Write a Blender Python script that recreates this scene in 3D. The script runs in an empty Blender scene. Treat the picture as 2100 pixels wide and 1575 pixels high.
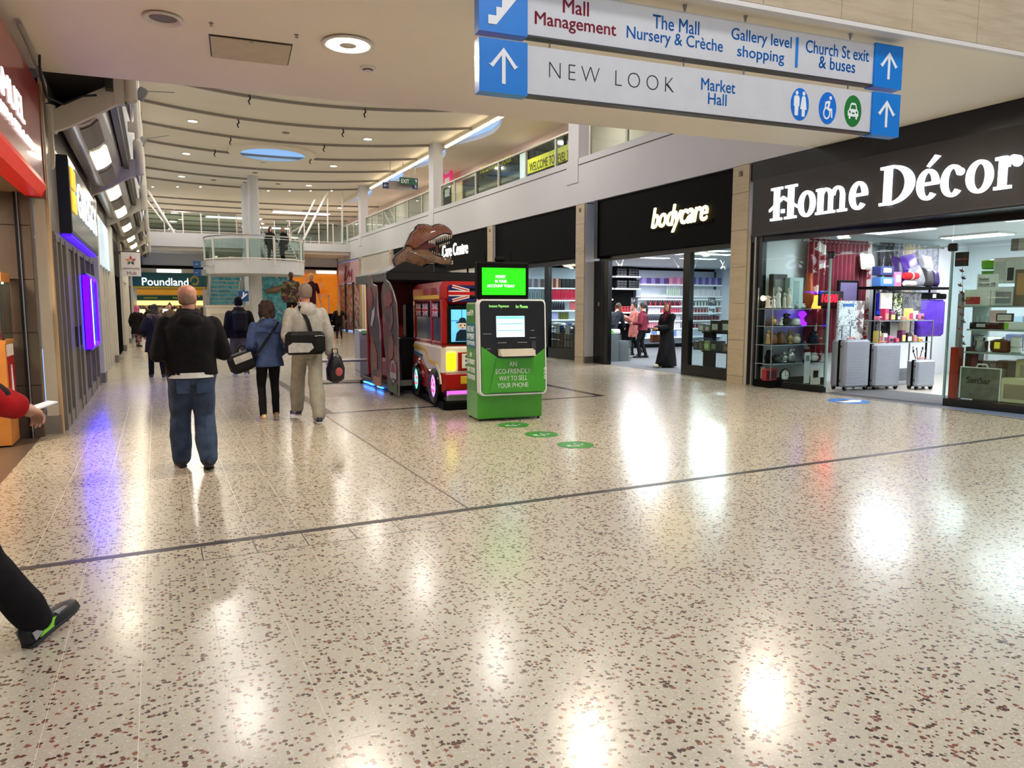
import bpy,bmesh,math,random
from math import sin,cos,pi,radians
from mathutils import Vector,Matrix,noise,Euler
random.seed(7)
sc=bpy.context.scene
COL=sc.collection
# ------------------------------------------------------------------ camera
F_PX,CXP,CYP,CAM_H=1480.0,1050.0,787.5,1.55
PITCH=math.atan((CYP-628.0)/F_PX)
YAW=math.atan((CXP-320.0)/(F_PX/math.cos(PITCH)))
cd=bpy.data.cameras.new('camera'); cd.sensor_width=36.0; cd.lens=F_PX/2100.0*36.0
cd.clip_start=0.05; cd.clip_end=300
cam=bpy.data.objects.new('camera',cd); COL.objects.link(cam)
cam.location=(0,0,CAM_H); cam.rotation_euler=(pi/2-PITCH,0,-YAW)
sc.camera=cam
sc.view_settings.view_transform='Standard'; sc.view_settings.look='None'
sc.view_settings.gamma=1.0; sc.view_settings.use_curve_mapping=False
sc.view_settings.exposure=0.2
sc.cycles.max_bounces=7; sc.cycles.diffuse_bounces=4; sc.cycles.glossy_bounces=3; sc.cycles.transmission_bounces=4; sc.cycles.transparent_max_bounces=14
sc.cycles.adaptive_threshold=.02; sc.cycles.caustics_reflective=False; sc.cycles.caustics_refractive=False
# ------------------------------------------------------------------ world: plain daylight, seen through the roof lights
w=bpy.data.worlds.new('sky'); sc.world=w; w.use_nodes=True
bg=w.node_tree.nodes['Background']; bg.inputs[0].default_value=(0.34,0.55,1.0,1); bg.inputs[1].default_value=1.0
def area(name,loc,size,power,col=(1,.9,.78),rot=(0,0,0),shape='DISK',size_y=None,spread=180):
    l=bpy.data.lights.new(name,'AREA'); l.shape=shape; l.size=size
    if size_y:l.size_y=size_y
    l.energy=power; l.color=col; l.spread=radians(spread)
    o=bpy.data.objects.new(name,l); COL.objects.link(o); o.location=loc; o.rotation_euler=rot
    return o
WARM=(1.0,0.95,0.88)
# downlights of the hall ceiling (one lamp in every downlight of the 6 m grid)
HALL_LAMPS=[(x,y)for y in(17.1,23.2,29.2,35.4,41.6)for x in(1.5,7.9)]
for(x,y)in HALL_LAMPS:
    area('downlight_lamp',(x,y,8.08),.5,96,WARM)
# downlights of the low bridge ceiling; the middle one is added to brighten it
LOW_LAMPS=[(1.94,7.87),(4.9,7.66),(7.85,7.46)]
# unseen lamps added in the hall behind the camera, lighting signs and foreground
for x in(0.5,4.5,8.5):
    for y in(-7,-2.5,2.2):
        area('downlight_lamp',(x,y,8.3),.6,92,(1,.96,.91))
# ------------------------------------------------------------------ pixel rays of the photograph's camera, used to measure real positions
_f=Vector((sin(YAW)*cos(PITCH),cos(YAW)*cos(PITCH),-sin(PITCH)))
_r=Vector((cos(YAW),-sin(YAW),0)); _u=_r.cross(_f)
_C=Vector((0,0,CAM_H))
def _ray(x,y):return _f+_r*((x-CXP)/F_PX)-_u*((y-CYP)/F_PX)
def PX(x,y,v):d=_ray(x,y); return _C+d*(v/d.x)
def PY(x,y,v):d=_ray(x,y); return _C+d*(v/d.y)
def PZ(x,y,v=0.0):d=_ray(x,y); return _C+d*((v-CAM_H)/d.z)
# ------------------------------------------------------------------ materials
def lin(c):
    out=[]
    for v in c[:3]:
        v=v/255.0
        out.append(v/12.92 if v<=.04045 else((v+.055)/1.055)**2.4)
    return tuple(out)+(1.0,)
MATS={}
def mat(name,col=(200,200,200),rough=.5,metal=0,emit=None,es=0,var=.06,scale=6,bump=0,bscale=40,trans=0,alpha=1,coat=0,spec=.5,sheen=0,ior=1.45):
    if name in MATS:return MATS[name]
    m=bpy.data.materials.new(name); m.use_nodes=True
    nt=m.node_tree; b=nt.nodes['Principled BSDF']; L=nt.links
    b.inputs['Roughness'].default_value=rough; b.inputs['Metallic'].default_value=metal
    b.inputs['Specular IOR Level'].default_value=spec; b.inputs['IOR'].default_value=ior
    c=lin(col)
    if var>0:
        tc=nt.nodes.new('ShaderNodeTexCoord'); n=nt.nodes.new('ShaderNodeTexNoise')
        n.inputs['Scale'].default_value=scale; n.inputs['Detail'].default_value=4
        L.new(tc.outputs['Object'],n.inputs['Vector'])
        r=nt.nodes.new('ShaderNodeValToRGB')
        r.color_ramp.elements[0].position=.3; r.color_ramp.elements[1].position=.7
        r.color_ramp.elements[0].color=tuple(v*(1-var)for v in c[:3])+(1,)
        r.color_ramp.elements[1].color=tuple(min(1,v*(1+var))for v in c[:3])+(1,)
        L.new(n.outputs['Fac'],r.inputs[0]); L.new(r.outputs[0],b.inputs['Base Color'])
    else:
        b.inputs['Base Color'].default_value=c
    if bump:
        tc2=nt.nodes.new('ShaderNodeTexCoord'); n2=nt.nodes.new('ShaderNodeTexNoise'); n2.inputs['Scale'].default_value=bscale
        n2.inputs['Detail'].default_value=5
        bp=nt.nodes.new('ShaderNodeBump'); bp.inputs['Strength'].default_value=bump; bp.inputs['Distance'].default_value=.01
        L.new(tc2.outputs['Object'],n2.inputs['Vector']); L.new(n2.outputs['Fac'],bp.inputs['Height']); L.new(bp.outputs[0],b.inputs['Normal'])
    if emit is not None:
        b.inputs['Emission Color'].default_value=lin(emit); b.inputs['Emission Strength'].default_value=es
    if trans:b.inputs['Transmission Weight'].default_value=trans
    if alpha<1:b.inputs['Alpha'].default_value=alpha
    if coat:b.inputs['Coat Weight'].default_value=coat; b.inputs['Coat Roughness'].default_value=.05
    if sheen:b.inputs['Sheen Weight'].default_value=sheen
    MATS[name]=m
    return m
def glass_mat(name,tint=(235,245,243),refl=.10,rough=.02):
    """Thin pane: mostly clear with a Fresnel reflection."""
    if name in MATS:return MATS[name]
    m=bpy.data.materials.new(name); m.use_nodes=True; nt=m.node_tree; L=nt.links
    nt.nodes.remove(nt.nodes['Principled BSDF']); out=nt.nodes['Material Output']
    t=nt.nodes.new('ShaderNodeBsdfTransparent'); t.inputs[0].default_value=lin(tint)
    g=nt.nodes.new('ShaderNodeBsdfGlossy'); g.inputs['Roughness'].default_value=rough
    lw=nt.nodes.new('ShaderNodeLayerWeight'); lw.inputs[0].default_value=.5
    pw=nt.nodes.new('ShaderNodeMath'); pw.operation='POWER'; pw.inputs[1].default_value=5.0
    mr=nt.nodes.new('ShaderNodeMath'); mr.operation='MULTIPLY_ADD'; mr.inputs[1].default_value=.6; mr.inputs[2].default_value=refl*.5
    mx=nt.nodes.new('ShaderNodeMixShader')
    L.new(lw.outputs['Facing'],pw.inputs[0]); L.new(pw.outputs[0],mr.inputs[0]); L.new(mr.outputs[0],mx.inputs[0]); L.new(t.outputs[0],mx.inputs[1]); L.new(g.outputs[0],mx.inputs[2])
    L.new(mx.outputs[0],out.inputs[0])
    MATS[name]=m
    return m
def patch_mat(name,cols,scale=3,rough=.5,voronoi=True,distort=.3,stretch=(1,1,1),coat=0):
    """Irregular coloured patches (printed artwork, mixed goods, patterned cloth)."""
    if name in MATS:return MATS[name]
    m=bpy.data.materials.new(name); m.use_nodes=True; nt=m.node_tree; L=nt.links; b=nt.nodes['Principled BSDF']
    b.inputs['Roughness'].default_value=rough
    if coat:b.inputs['Coat Weight'].default_value=coat
    tc=nt.nodes.new('ShaderNodeTexCoord'); mp=nt.nodes.new('ShaderNodeMapping'); mp.inputs['Scale'].default_value=stretch
    L.new(tc.outputs['Object'],mp.inputs[0])
    nz=nt.nodes.new('ShaderNodeTexNoise'); nz.inputs['Scale'].default_value=scale*1.5; nz.inputs['Detail'].default_value=3
    L.new(mp.outputs[0],nz.inputs['Vector'])
    ad=nt.nodes.new('ShaderNodeVectorMath'); ad.operation='MULTIPLY_ADD'; ad.inputs[1].default_value=(distort,)*3
    L.new(nz.outputs['Color'],ad.inputs[0]); L.new(mp.outputs[0],ad.inputs[2])
    r=nt.nodes.new('ShaderNodeValToRGB'); r.color_ramp.interpolation='CONSTANT' if voronoi else 'LINEAR'
    while len(r.color_ramp.elements)<len(cols):r.color_ramp.elements.new(.5)
    for i,c in enumerate(cols):
        r.color_ramp.elements[i].position=i/len(cols)if voronoi else .25+.5*i/max(1,len(cols)-1); r.color_ramp.elements[i].color=lin(c)
    if voronoi:
        v=nt.nodes.new('ShaderNodeTexVoronoi'); v.inputs['Scale'].default_value=scale; L.new(ad.outputs[0],v.inputs['Vector'])
        sp=nt.nodes.new('ShaderNodeSeparateColor'); L.new(v.outputs['Color'],sp.inputs[0]); L.new(sp.outputs[0],r.inputs[0])
    else:
        n3=nt.nodes.new('ShaderNodeTexNoise'); n3.inputs['Scale'].default_value=scale; L.new(ad.outputs[0],n3.inputs['Vector']); L.new(n3.outputs['Fac'],r.inputs[0])
    L.new(r.outputs[0],b.inputs['Base Color'])
    MATS[name]=m
    return m
# ------------------------------------------------------------------ mesh helpers
def frame(d):
    d=Vector(d).normalized(); a=Vector((0,0,1))if abs(d.z)<.95 else Vector((1,0,0))
    x=a.cross(d).normalized(); return x,d.cross(x)
class MB:
    """Collects shapes into one mesh."""
    def __init__(s):s.v=[]; s.f=[]; s.m=[]; s.mi=0
    def add(s,vs,fs):
        o=len(s.v); s.v+=[tuple(p)for p in vs]; s.f+=[tuple(i+o for i in f)for f in fs]; s.m+=[s.mi]*len(fs); return s
    def box(s,a,b,M=None):
        (x0,y0,z0),(x1,y1,z1)=a,b
        vs=[Vector(p)for p in((x0,y0,z0),(x1,y0,z0),(x1,y1,z0),(x0,y1,z0),(x0,y0,z1),(x1,y0,z1),(x1,y1,z1),(x0,y1,z1))]
        if M:vs=[M@p for p in vs]
        return s.add(vs,[(0,3,2,1),(4,5,6,7),(0,1,5,4),(1,2,6,5),(2,3,7,6),(3,0,4,7)])
    def cbox(s,a,b,c=.02,M=None):
        """box with chamfered vertical+horizontal edges"""
        (x0,y0,z0),(x1,y1,z1)=a,b
        c=min(c,abs(x1-x0)*.45,abs(y1-y0)*.45,abs(z1-z0)*.45)
        def ring(z,i):return[(x0+i+c,y0+i,z),(x1-i-c,y0+i,z),(x1-i,y0+i+c,z),(x1-i,y1-i-c,z),(x1-i-c,y1-i,z),(x0+i+c,y1-i,z),(x0+i,y1-i-c,z),(x0+i,y0+i+c,z)]
        rs=[ring(z0,c*.7),ring(z0+c,0),ring(z1-c,0),ring(z1,c*.7)]
        vs=[Vector(p)for r in rs for p in r]
        if M:vs=[M@p for p in vs]
        fs=[tuple(range(7,-1,-1)),tuple(range(24,32))]
        for k in range(3):
            for i in range(8):j=(i+1)%8; fs.append((k*8+i,k*8+j,k*8+8+j,k*8+8+i))
        return s.add(vs,fs)
    def loft(s,rings,cap=True,closed=True):
        n=len(rings[0]); vs=[p for r in rings for p in r]; fs=[]
        for k in range(len(rings)-1):
            for i in range(n if closed else n-1):
                j=(i+1)%n; fs.append((k*n+i,k*n+j,(k+1)*n+j,(k+1)*n+i))
        if cap:fs.append(tuple(range(n-1,-1,-1))); fs.append(tuple(range((len(rings)-1)*n,len(rings)*n)))
        return s.add(vs,fs)
    def tube(s,pts,r,n=10,cap=True):
        pts=[Vector(p)for p in pts]
        if not hasattr(r,'__len__'):r=[r]*len(pts)
        rings=[]
        px=None
        for i,p in enumerate(pts):
            d=(pts[min(i+1,len(pts)-1)]-pts[max(i-1,0)])
            if d.length<1e-9:d=Vector((0,0,1))
            d.normalize()
            if px is None:x,y=frame(d)
            else:
                x=(px-d*px.dot(d)).normalized(); y=d.cross(x)
            px=x
            rings.append([p+x*(r[i]*cos(2*pi*k/n))+y*(r[i]*sin(2*pi*k/n))for k in range(n)])
        return s.loft(rings,cap)
    def cyl(s,p,q,r,n=16):return s.tube([p,q],r,n)
    def lathe(s,prof,c=(0,0,0),n=20,M=None):
        rings=[]
        for(r,z)in prof:
            rg=[Vector((c[0]+r*cos(2*pi*k/n),c[1]+r*sin(2*pi*k/n),c[2]+z))for k in range(n)]
            rings.append([M@p for p in rg]if M else rg)
        return s.loft(rings)
    def ell(s,c,r,n=14,m=9,M=None):
        rings=[]
        for k in range(m):
            t=-pi/2+pi*(k+.02 if k==0 else(k-.02 if k==m-1 else k))/(m-1)
            rg=[Vector((c[0]+r[0]*cos(t)*cos(2*pi*i/n),c[1]+r[1]*cos(t)*sin(2*pi*i/n),c[2]+r[2]*sin(t)))for i in range(n)]
            rings.append([M@p for p in rg]if M else rg)
        return s.loft(rings)
    def prism(s,poly,d0,d1,M=None):
        """2D polygon (x,y) extruded from z=d0 to d1, then transformed by M"""
        n=len(poly); vs=[Vector((p[0],p[1],d0))for p in poly]+[Vector((p[0],p[1],d1))for p in poly]
        if M:vs=[M@p for p in vs]
        return s.add(vs,[tuple(range(n-1,-1,-1)),tuple(range(n,2*n))]+[(i,(i+1)%n,n+(i+1)%n,n+i)for i in range(n)])
    def ring(s,cx,cy,ro,ri,a0,a1,d0,d1,M=None,n=28):
        """annular sector; ro, ri = (rx, ry)"""
        k=max(2,int(n*abs(a1-a0)/(2*pi)))
        vs=[]
        for i in range(k+1):
            a=a0+(a1-a0)*i/k
            for(r,d)in((ro,d0),(ri,d0),(ri,d1),(ro,d1)):vs.append(Vector((cx+r[0]*cos(a),cy+r[1]*sin(a),d)))
        if M:vs=[M@p for p in vs]
        fs=[]
        for i in range(k):
            for j in range(4):fs.append((i*4+j,i*4+(j+1)%4,i*4+4+(j+1)%4,i*4+4+j))
        fs+=[(3,2,1,0),(k*4,k*4+1,k*4+2,k*4+3)]
        return s.add(vs,fs)
    def mesh(s,name,smooth=False):
        me=bpy.data.meshes.new(name); me.from_pydata(s.v,[],s.f)
        bm=bmesh.new(); bm.from_mesh(me); bmesh.ops.recalc_face_normals(bm,faces=bm.faces); bm.to_mesh(me); bm.free()
        if any(s.m):
            me.polygons.foreach_set('material_index',s.m)
        if smooth:shade(me,smooth if smooth is not True else 40)
        me.update(); return me
    def build(s,name,m,parent=None,loc=None,rot=None,smooth=False):
        me=s.mesh(name,smooth)
        for k in(m if isinstance(m,(list,tuple))else[m]):me.materials.append(k)
        return link(name,me,parent,loc,rot)
def shade(me,ang=40):
    me.polygons.foreach_set('use_smooth',[True]*len(me.polygons))
    bm=bmesh.new(); bm.from_mesh(me); t=radians(ang)
    for e in bm.edges:
        e.smooth=len(e.link_faces)==2 and e.calc_face_angle(3.2)<t
    bm.to_mesh(me); bm.free()
def link(name,me,parent=None,loc=None,rot=None):
    o=bpy.data.objects.new(name,me); COL.objects.link(o)
    if loc is not None:o.location=loc
    if rot is not None:o.rotation_euler=rot
    if parent is not None:o.parent=parent
    return o
def tag(o,label=None,cat=None,group=None,kind=None):
    if label:o['label']=label
    if cat:o['category']=cat
    if group:o['group']=group
    if kind:o['kind']=kind
    return o
def thing(name,label,cat,loc=(0,0,0),rz=0,group=None,kind=None):
    o=bpy.data.objects.new(name,None); o.empty_display_size=.1; COL.objects.link(o)
    o.location=loc; o.rotation_euler=(0,0,rz)
    return tag(o,label,cat,group,kind)
def struct(name,label=None):
    o=bpy.data.objects.new(name,None); COL.objects.link(o); o['kind']='structure'
    if label:o['label']=label
    return o
def dup(root,loc,rz=None,label=None,group=None,scale=None):
    def cp(o,par):
        c=o.copy(); COL.objects.link(c)
        if par is not None:c.parent=par
        for ch in o.children:cp(ch,c)
        return c
    r=cp(root,None); r.location=loc
    if rz is not None:r.rotation_euler=(0,0,rz)
    if label:r['label']=label
    if group:r['group']=group
    if scale:r.scale=scale
    return r
# ------------------------------------------------------------------ lettering
def text_mesh(s,size=1,depth=.01,offset=0,shear=0,spacing=1,align='LEFT',line=1.0):
    c=bpy.data.curves.new('lettering','FONT'); c.body=s; c.size=size; c.extrude=depth/2; c.offset=min(0,offset)*size
    c.shear=shear; c.space_character=spacing; c.align_x=align; c.space_line=line; c.resolution_u=3
    o=bpy.data.objects.new('lettering',c)
    me=bpy.data.meshes.new_from_object(o)
    bpy.data.objects.remove(o); bpy.data.curves.remove(c)
    me.materials.clear()
    if offset>0:
        bm=bmesh.new(); b=offset*size*1.3
        for dx,dy in((-b,0),(b,0),(0,b*.7),(0,-b*.7)):
            n0=len(bm.verts); bm.from_mesh(me); bm.verts.ensure_lookup_table()
            for v in bm.verts[n0:]:v.co.x+=dx; v.co.y+=dy
        bm.to_mesh(me); bm.free()
    return me
def text(name,s,m,parent,M,size=1,depth=.004,fit=None,**k):
    """Printed or applied lettering: local x along the line, y up, z out of the face. fit=(width,height) squeezes it to size."""
    me=text_mesh(s,size,depth,**k)
    if fit:
        xs=[v.co.x for v in me.vertices]; ys=[v.co.y for v in me.vertices]
        x0,x1,y0,y1=min(xs),max(xs),min(ys),max(ys)
        sx=fit[0]/(x1-x0); sy=fit[1]/(y1-y0)
        for v in me.vertices:v.co.x=(v.co.x-x0)*sx; v.co.y=(v.co.y-y0)*sy
    me.transform(M); me.materials.append(m); me.name=name
    return link(name,me,parent)
def letters(s,m,parent,M,fit,depth=.05,part='letter',mside=None,**k):
    """Solid letters: every character a part of its own."""
    me=text_mesh(s,1,1,**k)
    bm=bmesh.new(); bm.from_mesh(me); bpy.data.meshes.remove(me)
    bmesh.ops.remove_doubles(bm,verts=bm.verts,dist=1e-5)
    xs=[v.co.x for v in bm.verts]; ys=[v.co.y for v in bm.verts]; x0,x1,y0,y1=min(xs),max(xs),min(ys),max(ys)
    sx,sy=fit[0]/(x1-x0),fit[1]/(y1-y0)
    for v in bm.verts:v.co=((v.co.x-x0)*sx,(v.co.y-y0)*sy,v.co.z*depth+depth/2)
    seen=set(); comps=[]
    for v in bm.verts:
        if v in seen:continue
        st=[v]; seen.add(v); c=[]
        while st:
            q=st.pop(); c.append(q)
            for e in q.link_edges:
                o=e.other_vert(q)
                if o not in seen:seen.add(o); st.append(o)
        comps.append(c)
    grp=[]
    for c in sorted(comps,key=lambda c:min(v.co.x for v in c)):
        a,b=min(v.co.x for v in c),max(v.co.x for v in c)
        if grp and min(b,grp[-1][1])-max(a,grp[-1][0])>.6*min(b-a,grp[-1][1]-grp[-1][0]):grp[-1][2].extend(c); grp[-1][1]=max(b,grp[-1][1])
        else:grp.append([a,b,list(c)])
    out=[]
    for a,b,vs in grp:
        idx={v:i for i,v in enumerate(vs)}; fs={f for v in vs for f in v.link_faces}
        me=bpy.data.meshes.new(part); me.from_pydata([M@v.co for v in vs],[],[[idx[v]for v in f.verts]for f in fs]); me.materials.append(m)
        out.append(link(part,me,parent))
    bm.free(); return out
def MF(origin,xdir,up=(0,0,1)):
    """frame on a face: x along xdir, y up, z out (x cross y)"""
    x=Vector(xdir).normalized(); y=Vector(up).normalized(); z=x.cross(y).normalized(); y=z.cross(x)
    M=Matrix((x,y,z)).transposed().to_4x4(); M.translation=Vector(origin); return M
TMP=bpy.data.scenes.new('tmp')
def remesh(mb,voxel=.012,smooth=4,disp=None):
    """Fuse overlapping closed shapes into one continuous skin."""
    me=mb.mesh('raw'); o=bpy.data.objects.new('raw',me); TMP.collection.objects.link(o)
    r=o.modifiers.new('r','REMESH'); r.mode='VOXEL'; r.voxel_size=voxel
    if smooth:
        s=o.modifiers.new('s','SMOOTH'); s.factor=.5; s.iterations=smooth
    vl=TMP.view_layers[0]; vl.update(); dg=vl.depsgraph
    out=bpy.data.meshes.new_from_object(o.evaluated_get(dg))
    bpy.data.objects.remove(o); bpy.data.meshes.remove(me)
    if disp:
        nn=[v.normal.copy()for v in out.vertices]
        for v,n in zip(out.vertices,nn):v.co+=n*disp(v.co)
    out.polygons.foreach_set('use_smooth',[True]*len(out.polygons)); out.update()
    return out
# ================================================================== SETTING
TAU=2*pi
def terrazzo(name='terrazzo',base=(187,177,155),chip=(84,48,40),scale=52.0,rough=.22,amount=.27):
    m=bpy.data.materials.new(name); m.use_nodes=True; nt=m.node_tree; L=nt.links; b=nt.nodes['Principled BSDF']
    g=nt.nodes.new('ShaderNodeNewGeometry')
    def N(t,**k):
        n=nt.nodes.new(t)
        for a,v in k.items():setattr(n,a,v)
        return n
    nz=N('ShaderNodeTexNoise'); nz.inputs['Scale'].default_value=75; nz.inputs['Detail'].default_value=1
    L.new(g.outputs['Position'],nz.inputs['Vector'])
    ad=N('ShaderNodeVectorMath',operation='MULTIPLY_ADD'); ad.inputs[1].default_value=(.016,.011,0); L.new(nz.outputs['Color'],ad.inputs[0]); L.new(g.outputs['Position'],ad.inputs[2])
    def chips(sc_,thr,rad):
        v=N('ShaderNodeTexVoronoi',voronoi_dimensions='2D',distance='EUCLIDEAN'); v.inputs['Scale'].default_value=sc_; L.new(ad.outputs[0],v.inputs['Vector'])
        sp=N('ShaderNodeSeparateColor'); L.new(v.outputs['Color'],sp.inputs[0])
        on=N('ShaderNodeMath',operation='LESS_THAN'); on.inputs[1].default_value=thr; L.new(sp.outputs[0],on.inputs[0])
        rr=N('ShaderNodeMath',operation='MULTIPLY_ADD'); rr.inputs[1].default_value=rad; rr.inputs[2].default_value=rad*.45; L.new(sp.outputs[1],rr.inputs[0])
        ins=N('ShaderNodeMath',operation='LESS_THAN'); L.new(v.outputs['Distance'],ins.inputs[0]); L.new(rr.outputs[0],ins.inputs[1])
        mu=N('ShaderNodeMath',operation='MULTIPLY'); L.new(on.outputs[0],mu.inputs[0]); L.new(ins.outputs[0],mu.inputs[1])
        return mu,sp
    big,sp=chips(scale,amount,.44)
    sm,sp2=chips(scale*2.3,.45,.38)
    n2=N('ShaderNodeTexNoise'); n2.inputs['Scale'].default_value=.8; n2.inputs['Detail'].default_value=3; L.new(g.outputs['Position'],n2.inputs['Vector'])
    rp=N('ShaderNodeValToRGB'); rp.color_ramp.elements[0].color=tuple(c*.93 for c in lin(base)[:3])+(1,); rp.color_ramp.elements[1].color=lin(base)
    rp.color_ramp.elements[0].position=.35; rp.color_ramp.elements[1].position=.65; L.new(n2.outputs['Fac'],rp.inputs[0])
    m1=N('ShaderNodeMixRGB'); L.new(sm.outputs[0],m1.inputs[0]); L.new(rp.outputs[0],m1.inputs[1])
    r2=N('ShaderNodeValToRGB'); r2.color_ramp.elements[0].color=lin((212,204,190)); r2.color_ramp.elements[1].color=lin((158,146,130)); L.new(sp2.outputs[2],r2.inputs[0]); L.new(r2.outputs[0],m1.inputs[2])
    r3=N('ShaderNodeValToRGB'); r3.color_ramp.elements[0].color=lin((50,34,30)); r3.color_ramp.elements[1].color=lin((140,84,64)); r3.color_ramp.elements.new(.5).color=lin(chip); L.new(sp.outputs[2],r3.inputs[0])
    m2=N('ShaderNodeMixRGB'); L.new(big.outputs[0],m2.inputs[0]); L.new(m1.outputs[0],m2.inputs[1]); L.new(r3.outputs[0],m2.inputs[2])
    L.new(m2.outputs[0],b.inputs['Base Color'])
    n4=N('ShaderNodeTexNoise'); n4.inputs['Scale'].default_value=2.2; n4.inputs['Detail'].default_value=4; L.new(g.outputs['Position'],n4.inputs['Vector'])
    mr=N('ShaderNodeMapRange'); mr.inputs['To Min'].default_value=rough*.75; mr.inputs['To Max'].default_value=rough*1.3; L.new(n4.outputs['Fac'],mr.inputs[0]); L.new(mr.outputs[0],b.inputs['Roughness'])
    n5=N('ShaderNodeTexNoise'); n5.inputs['Scale'].default_value=5; n5.inputs['Detail'].default_value=2; L.new(g.outputs['Position'],n5.inputs['Vector'])
    bp=N('ShaderNodeBump'); bp.inputs['Strength'].default_value=.06; bp.inputs['Distance'].default_value=.01; L.new(n5.outputs['Fac'],bp.inputs['Height']); L.new(bp.outputs[0],b.inputs['Normal'])
    b.inputs['Specular IOR Level'].default_value=.55
    b.inputs['Coat Weight'].default_value=.25; b.inputs['Coat Roughness'].default_value=.16
    MATS[name]=m
    return m
def travertine(name='travertine',a=(196,180,152),b_=(172,155,126),sx=(1,1,9)):
    m=bpy.data.materials.new(name); m.use_nodes=True; nt=m.node_tree; L=nt.links; b=nt.nodes['Principled BSDF']
    g=nt.nodes.new('ShaderNodeNewGeometry'); mp=nt.nodes.new('ShaderNodeMapping'); mp.inputs['Scale'].default_value=sx; L.new(g.outputs['Position'],mp.inputs[0])
    n=nt.nodes.new('ShaderNodeTexNoise'); n.inputs['Scale'].default_value=1.7; n.inputs['Detail'].default_value=8; n.inputs['Roughness'].default_value=.7; L.new(mp.outputs[0],n.inputs['Vector'])
    r=nt.nodes.new('ShaderNodeValToRGB'); e=r.color_ramp.elements; e[0].position=.3; e[1].position=.7; e[0].color=lin(b_); e[1].color=lin(a)
    x=r.color_ramp.elements.new(.52); x.color=lin(tuple(int((p+q)/2)+6 for p,q in zip(a,b_))); L.new(n.outputs['Fac'],r.inputs[0]); L.new(r.outputs[0],b.inputs['Base Color'])
    bp=nt.nodes.new('ShaderNodeBump'); bp.inputs['Strength'].default_value=.15; L.new(n.outputs['Fac'],bp.inputs['Height']); L.new(bp.outputs[0],b.inputs['Normal'])
    b.inputs['Roughness'].default_value=.35
    MATS[name]=m
    return m
TERR=terrazzo(); TRAV=travertine()
GROUT=mat('pale_grout',(226,215,194),.5,var=.05)
WHITE=mat('white_paint',(208,209,211),.55,var=.02,scale=1)
CREAM=mat('cream_ceiling_paint',(240,232,214),.6,var=.02,scale=.6)
BLACKF=mat('black_fascia',(6,6,6),.7,var=.1,spec=.12)
BLACK=mat('black_gloss',(12,12,13),.25,var=.1)
DKGREY=mat('dark_grey_metal',(62,60,60),.4,metal=.3)
GREYM=mat('brushed_grey_metal',(150,150,150),.35,metal=.8)
CHROME=mat('polished_steel',(205,205,205),.18,metal=1,var=.02)
WMETAL=mat('white_metal',(222,218,212),.38,var=.02)
GLASS=glass_mat('clear_glass',refl=.07)
GLASS2=glass_mat('balustrade_glass',(222,236,232),refl=.08)
LAMP=mat('lamp_diffuser',(255,250,240),.5,emit=(255,238,214),es=9,var=0)
COOL=mat('cool_light_panel',(255,255,255),.5,emit=(235,245,255),es=7,var=0)
# ---- floor -----------------------------------------------------------------------------------------------
floor=struct('floor','polished terrazzo floor with red brown chips')
TS=.3175; TX0=-1.0825; NX=37; TX1=TX0+NX*TS
g=MB(); g.box((TX0,1.6,-.2),(TX1,13.0,-.0007)); g.build('grout_bed',GROUT,floor)
ys=[]
y=4.965
rows=[(4.68,4.965)]
while rows[0][0]>1.9:rows.insert(0,(rows[0][0]-TS,rows[0][0]))
y=5.035
while y<12.6:rows.append((y,y+TS)); y+=TS
YT0,YT1=rows[0][0],rows[-1][1]
cand=[]
for(a,b)in rows:
    for i in range(NX):
        c=Vector((TX0+(i+.5)*TS,(a+b)/2,0)); q=c-_C; d=q.dot(_f)
        u=CXP+F_PX*q.dot(_r)/d; v=CYP-F_PX*q.dot(_u)/d
        vis=d>.3 and-60<u<2160 and v<1640
        cand.append((d if vis else 1e3+d,c,b-a))
cand.sort(key=lambda t:t[0])
tm={}
for d,c,h in cand[:300]:
    k=round(h,3)
    if k not in tm:
        t=MB(); t.box((-TS/2+.0011,-h/2+.0011,-.004),(TS/2-.0011,h/2-.0011,0)); tm[k]=t.mesh('tile'); tm[k].materials.append(TERR)
    link('tile',tm[k],floor,c)
t=MB()
for d,c,h in cand[300:]:
    t.box((c.x-TS/2+.0011,c.y-h/2+.0011,-.004),(c.x+TS/2-.0011,c.y+h/2-.0011,0))
tag(t.build('tile_field',TERR,floor),kind='stuff')
t=MB()
for(a,b)in(((-1.6,YT1,-.2),(10.9,48,0)),((-5,-12,-.2),(16,YT0,0)),((-1.3,YT0,-.2),(TX0,YT1,0)),((TX1-.04,YT0,-.2),(10.72,YT1,0))):
    if b[0]>a[0]and b[1]>a[1]:t.box(a,b)
t.build('terrazzo_slab',TERR,floor)
DSTR=mat('dark_floor_strip',(42,36,33),.35,var=.12)
t=MB(); t.box((TX0,4.9665,-.003),(TX1,5.0335,.001)); t.build('dark_metal_strip',DSTR,floor)
t=MB(); t.box((2.08,5.034,0),(2.094,14,.0008)); t.build('expansion_joint',mat('joint_brown',(92,74,60),.5),floor)
t=MB(); t.box((2.12,10.45,0),(6.95,10.56,.001)); t.box((2.12,10.56,0),(2.26,22,.001)); t.box((6.80,10.56,0),(6.95,22,.001)); t.build('dark_border_tiles',mat('dark_border',(66,60,56),.2),floor)
for k in range(9):
    x=TX0+(4+k)*TS
    if k<8:t=MB(); t.box((x-.003,4.68,-.003),(x+.003,4.965,.0006)); t.build('open_joint',DSTR,floor)
t=MB(); t.box((.18,4.676,-.003),(1.78,4.683,.0006)); t.build('open_joint',DSTR,floor)
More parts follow.
